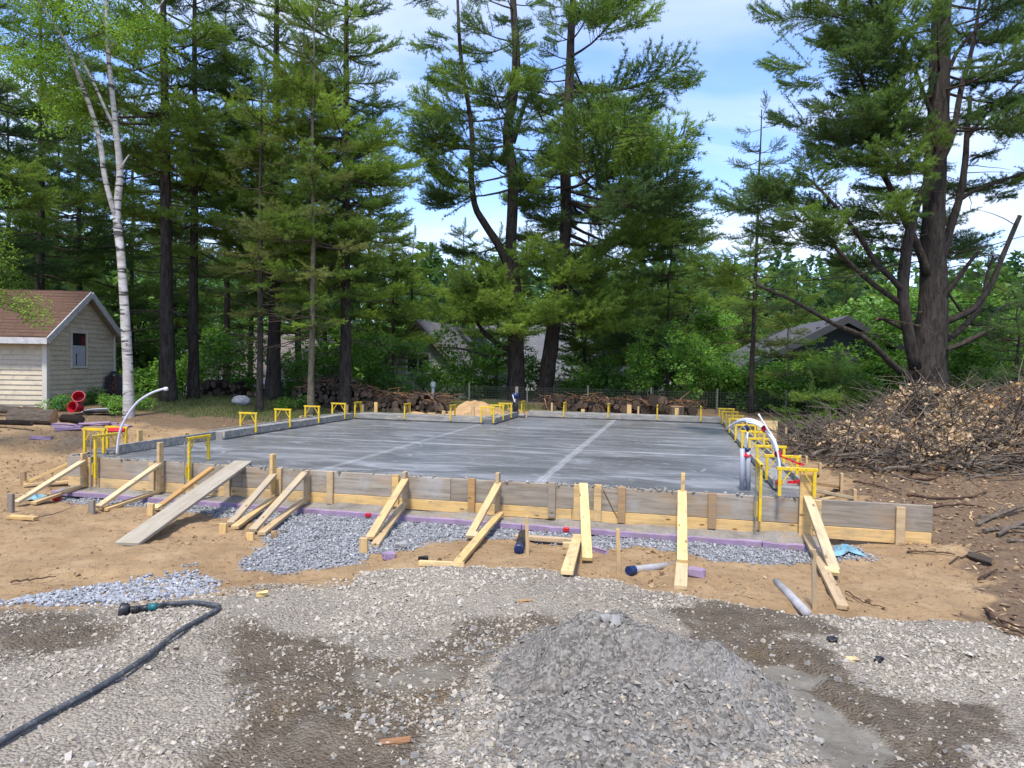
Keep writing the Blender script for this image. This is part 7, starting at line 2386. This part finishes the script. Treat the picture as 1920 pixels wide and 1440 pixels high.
for i, (x0, y0, x1, y1, w) in enumerate(((1832, 988, 1905, 965, 8), (1845, 1000, 1925, 985, 9), (1858, 975, 1930, 955, 7), (1870, 1008, 1935, 1000, 8), (1838, 975, 1880, 958, 10), (1890, 1018, 1940, 1003, 7))):
    a = ground(x0, y0) + np.array([0, 0, .03]); b_ = ground(x1, y1) + np.array([0, 0, .05])
    m = MB(); r_ = w / 2 * a[1] / FPX; m.tube(curve_pts([a, (a + b_) / 2 + nr.normal(0, .03, 3), b_], 10), np.linspace(r_, r_ * .8, 10), 8, 0, True, .05)
    tag(m.build('trimmed_pole', 'bark_cut'), 'trimmed grey pole lying in the bundle at the sand edge', 'pole', 'trimmed poles at the sand edge')
grp = 'brown roots and sticks on the dirt'
STICKS = ['thick brown root curling below the tan leaves', 'brown root lying behind the curling one on the dirt', 'thin stick along the dirt edge by the raking boards', 'thin stick pointing at the low stake tip', 'long pale stick lying across the littered dirt', 'short stick at the toe of the tan leaves', 'slanting stick beside the stakes on the dirt', "stick lying beyond the formwork's free end", "dark root tip at the gravel's outer edge", 'dark curved root along the outer gravel edge', "thin straight stick under the formwork's free end", 'thin crooked stick on the sand by the poles', 'fine curved twig by the foot of the long clean brace', 'stubby stick on the brown mound', 'dark twig lying beside the blue grey gravel patch', 'fine twig on the sand by the pointed offcut', 'tiny twig on the foam ledge']
for i, pts in enumerate(([(1655, 852), (1668, 870), (1700, 885), (1765, 895)], [(1690, 898), (1740, 902), (1770, 893)], [(1560, 868), (1600, 866), (1640, 872)], [(1530, 885), (1575, 878), (1620, 884)], [(1700, 930), (1760, 938), (1820, 935), (1850, 925)], [(1610, 850), (1650, 846), (1690, 852)], [(1600, 905), (1650, 915), (1690, 930)], [(1730, 960), (1790, 950), (1850, 955)], [(1850, 1150), (1880, 1180), (1920, 1195)], [(1845, 1145), (1860, 1160), (1900, 1178), (1935, 1188)], [(1700, 1038), (1760, 1040), (1790, 1044)], [(1780, 1060), (1830, 1040), (1880, 1035)], [(1585, 1112), (1620, 1135), (1660, 1145)], [(1835, 1090), (1855, 1080), (1870, 1072)], [(20, 1096), (60, 1092), (105, 1086)], [(60, 975), (100, 968), (135, 955)], [(1400, 1000), (1403, 1002), (1406, 1005)])):
    c = curve_pts([ground(*q) + np.array([0, 0, .018]) for q in pts], 14)
    c[:, 2] = np.maximum(c[:, 2], H(c[:, 0], c[:, 1]) + .01) + .012 * np.abs(np.sin(np.arange(14)))
    r_ = (.028, .022, .016, .014, .02, .014, .014, .016, .012, .011, .010, .008, .006, .014, .008, .006, .004)[i]
    m = MB(); m.tube(c, np.linspace(r_, r_ * .5, 14), 6, 0, True, .08)
    tag(m.build('stick', 'bark_root'), STICKS[i], 'stick', grp)
g = ground(1862, 1060)
log(g + np.array([0, 0, .03]), .6, .1, .035, .22, 'fresh', 'short stick chunk lying alone on the sand')
for i, (px, py, dd) in enumerate(((1680, 800, .0), (1730, 690, 0), (1850, 690, 0), (1905, 700, 0))):
    pass


# ------------------------------------------------------------------ houses beyond the fence
def house(label, px, Y, wid, dep, zb, ze, zr, rot, wall, roof, trim, wins=(), hip=0.0, ov=.35, ridge='x', awning=None, siding=False):
    """ridge 'x': ridge across the front, 'y': gable towards the camera"""
    c = aty(px, 690, Y)
    root = thing('house', label, 'house', (c[0], c[1], zb))
    M = Matrix.Translation((c[0], c[1], 0)) @ Matrix.Rotation(rot, 4, 'Z')

    def mk(name, v, F, mat, parent=root):
        me = mesh_np(name, v, F, [mat])
        return link(name, me, parent, M)
    w, d = wid / 2, dep / 2
    v = [(-w, -d, zb), (w, -d, zb), (w, d, zb), (-w, d, zb), (-w, -d, ze), (w, -d, ze), (w, d, ze), (-w, d, ze)]
    F = [(0, 1, 5, 4), (1, 2, 6, 5), (2, 3, 7, 6), (3, 0, 4, 7)]
    if ridge == 'y':
        v += [(0, -d, zr - .06), (0, d, zr - .06)]; F += [(4, 5, 8), (6, 7, 9)]
    elif hip == 0:
        v += [(-w, 0, zr - .06), (w, 0, zr - .06)]; F += [(7, 4, 8), (5, 6, 9)]
    mk('wall', v, F, wall)
    th = .14
    if ridge == 'y':
        k = (zr - ze) / w; W_, D_ = w + ov, d + ov; zl = ze - k * ov
        for sg in (-1, 1):
            vv = [(sg * W_, -D_, zl), (0, -D_, zr), (0, D_, zr), (sg * W_, D_, zl)]
            vv += [(a, b, c_ - th) for a, b, c_ in vv]
            r = mk('roof', vv, [(0, 1, 2, 3), (4, 7, 6, 5), (0, 4, 5, 1), (1, 5, 6, 2), (2, 6, 7, 3), (3, 7, 4, 0)], roof)
            vv = [(sg * W_, -D_ - .03, zl - .02), (0, -D_ - .03, zr - .02), (0, -D_ - .03, zr - .26), (sg * W_, -D_ - .03, zl - .26), (sg * W_, -D_ + .02, zl - .02), (0, -D_ + .02, zr - .02), (0, -D_ + .02, zr - .26), (sg * W_, -D_ + .02, zl - .26)]
            mk('barge_board', vv, [(0, 1, 2, 3), (4, 7, 6, 5), (0, 4, 5, 1), (1, 5, 6, 2), (2, 6, 7, 3), (3, 7, 4, 0)], trim)
    else:
        k = (zr - ze) / d; W_, D_ = w + ov, d + ov; zl = ze - k * ov; h_ = hip
        vv = [(-W_, -D_, zl), (W_, -D_, zl), (W_, D_, zl), (-W_, D_, zl), (-W_ + h_, 0, zr), (W_ - h_, 0, zr)]
        vv += [(a, b, c_ - th) for a, b, c_ in vv[:4]]
        mk('roof', vv, [(0, 1, 5, 4), (2, 3, 4, 5), (1, 2, 5), (3, 0, 4), (0, 6, 7, 1), (1, 7, 8, 2), (2, 8, 9, 3), (3, 9, 6, 0), (6, 9, 8, 7)], roof)
        vv = [(-W_, -D_ - .05, zl - .02), (W_, -D_ - .05, zl - .02), (W_, -D_ - .05, zl - .22), (-W_, -D_ - .05, zl - .22), (-W_, -D_ - .004, zl - .02), (W_, -D_ - .004, zl - .02), (W_, -D_ - .004, zl - .22), (-W_, -D_ - .004, zl - .22)]
        mk('gutter', vv, [(0, 1, 2, 3), (4, 7, 6, 5), (0, 4, 5, 1), (1, 5, 6, 2), (2, 6, 7, 3), (3, 7, 4, 0)], trim)
    for (x0, x1, z0, z1) in wins:
        def bxv(a, b, c_, e, y0, y1):
            return [(a, y0, c_), (b, y0, c_), (b, y0, e), (a, y0, e), (a, y1, c_), (b, y1, c_), (b, y1, e), (a, y1, e)]
        BF = [(0, 1, 2, 3), (4, 7, 6, 5), (0, 4, 5, 1), (1, 5, 6, 2), (2, 6, 7, 3), (3, 7, 4, 0)]
        wn = mk('window', bxv(x0 - .09, x1 + .09, z0 - .09, z1 + .09, -d - .05, -d - .002), BF, trim if trim != 'trim_brown' else 'trim_white')
        xm = (x0 + x1) / 2
        for a, b in ((x0, xm - .03), (xm + .03, x1)):
            mk('pane', bxv(a, b, z0, z1, -d - .062, -d - .04), BF, 'pane_dark', wn)
    if siding:
        for z in np.arange(zb + .1, zr - .3, .16):
            hw = w if z < ze else w * (zr - z) / (zr - ze) - .1
            if hw > .3:
                mk('siding_board', [(-hw, -d - .004, z), (hw, -d - .004, z), (hw, -d - .022, z), (-hw, -d - .022, z), (-hw, -d - .004, z + .155), (hw, -d - .004, z + .155), (hw, -d - .008, z + .155), (-hw, -d - .008, z + .155)], [(3, 2, 6, 7), (0, 3, 7, 4), (1, 5, 6, 2), (0, 1, 2, 3), (4, 7, 6, 5)], wall)
    if awning:
        x0, x1, z = awning
        mk('awning', [(x0, -d - .01, z), (x1, -d - .01, z), (x1, -d - 1.2, z - .4), (x0, -d - 1.2, z - .4), (x0, -d - 1.2, z - .6), (x1, -d - 1.2, z - .6)], [(0, 1, 2, 3), (3, 2, 5, 4)], 'awning_lilac')
    return root


house('grey two storey house with hip roof and white windows beyond the birch', 318, 52, 6.4, 6, -1.3, 1.55, 3.3, .15, 'wall_grey', 'roof_grey', 'trim_white', ((-2.6, -1.6, .2, 1.1), (-.4, .6, .2, 1.1), (-2.6, -1.6, -1.0, -.1), (1.4, 2.2, .2, 1.1)), hip=2.4)
house('low taupe house with wide brown roof behind the pines', 585, 41, 10.5, 7, -1.4, 1.25, 3.5, .05, 'wall_taupe', 'roof_brown', 'trim_white', ((-4.6, -3.4, -.6, .7), (-1.8, -.6, -.5, .7), (1.6, 2.4, -.5, .7)), awning=(-1.9, -.3, 1.05))
house('pale green gabled house with brown barge boards behind the forked pine', 852, 35, 5.2, 9, -1.0, 1.15, 3.85, -.28, 'wall_green', 'roof_grey', 'trim_brown', ((-.5, .5, 1.5, 2.3),), ridge='y', siding=True)
house('house with broad grey shingle roof seen between the two big trunks', 1010, 44, 7.5, 7, -1.2, 1.0, 4.7, .1, 'wall_white', 'roof_grey', 'trim_white', ((-2, -1, -.4, .6),))
house('white gabled house wall showing past the leaning pine', 1112, 39, 4.6, 7, -1.2, 1.5, 3.3, .35, 'wall_white', 'roof_grey', 'trim_white', ((.6, 1.4, .2, 1.2),), ridge='y')
house('dark charcoal house with low gable behind the slim pine', 1512, 27.5, 6.0, 8, -.4, 2.15, 3.75, -.12, 'wall_dark', 'roof_dark', 'wall_dark', ((.4, 1.3, .9, 1.7),), ridge='y', ov=.45, siding=True)
house('white house half hidden past the massive pine', 1950, 34, 6.5, 6, -.6, 1.6, 3.4, -.2, 'wall_white', 'roof_grey', 'trim_white', ((-2.4, -1.4, .2, 1.2),))


# ------------------------------------------------------------------ one common albedo scale for everything that is not foliage
for m in MATS.values():
    t = m.node_tree
    if any(n.type == 'BSDF_TRANSLUCENT' for n in t.nodes):
        continue
    b = t.nodes['Principled BSDF'].inputs['Base Color']
    if b.is_linked:
        src = b.links[0].from_socket
        t.links.new(mixc(t, 1.0, src, (0.80, 0.80, 0.80), 'MULTIPLY'), b)
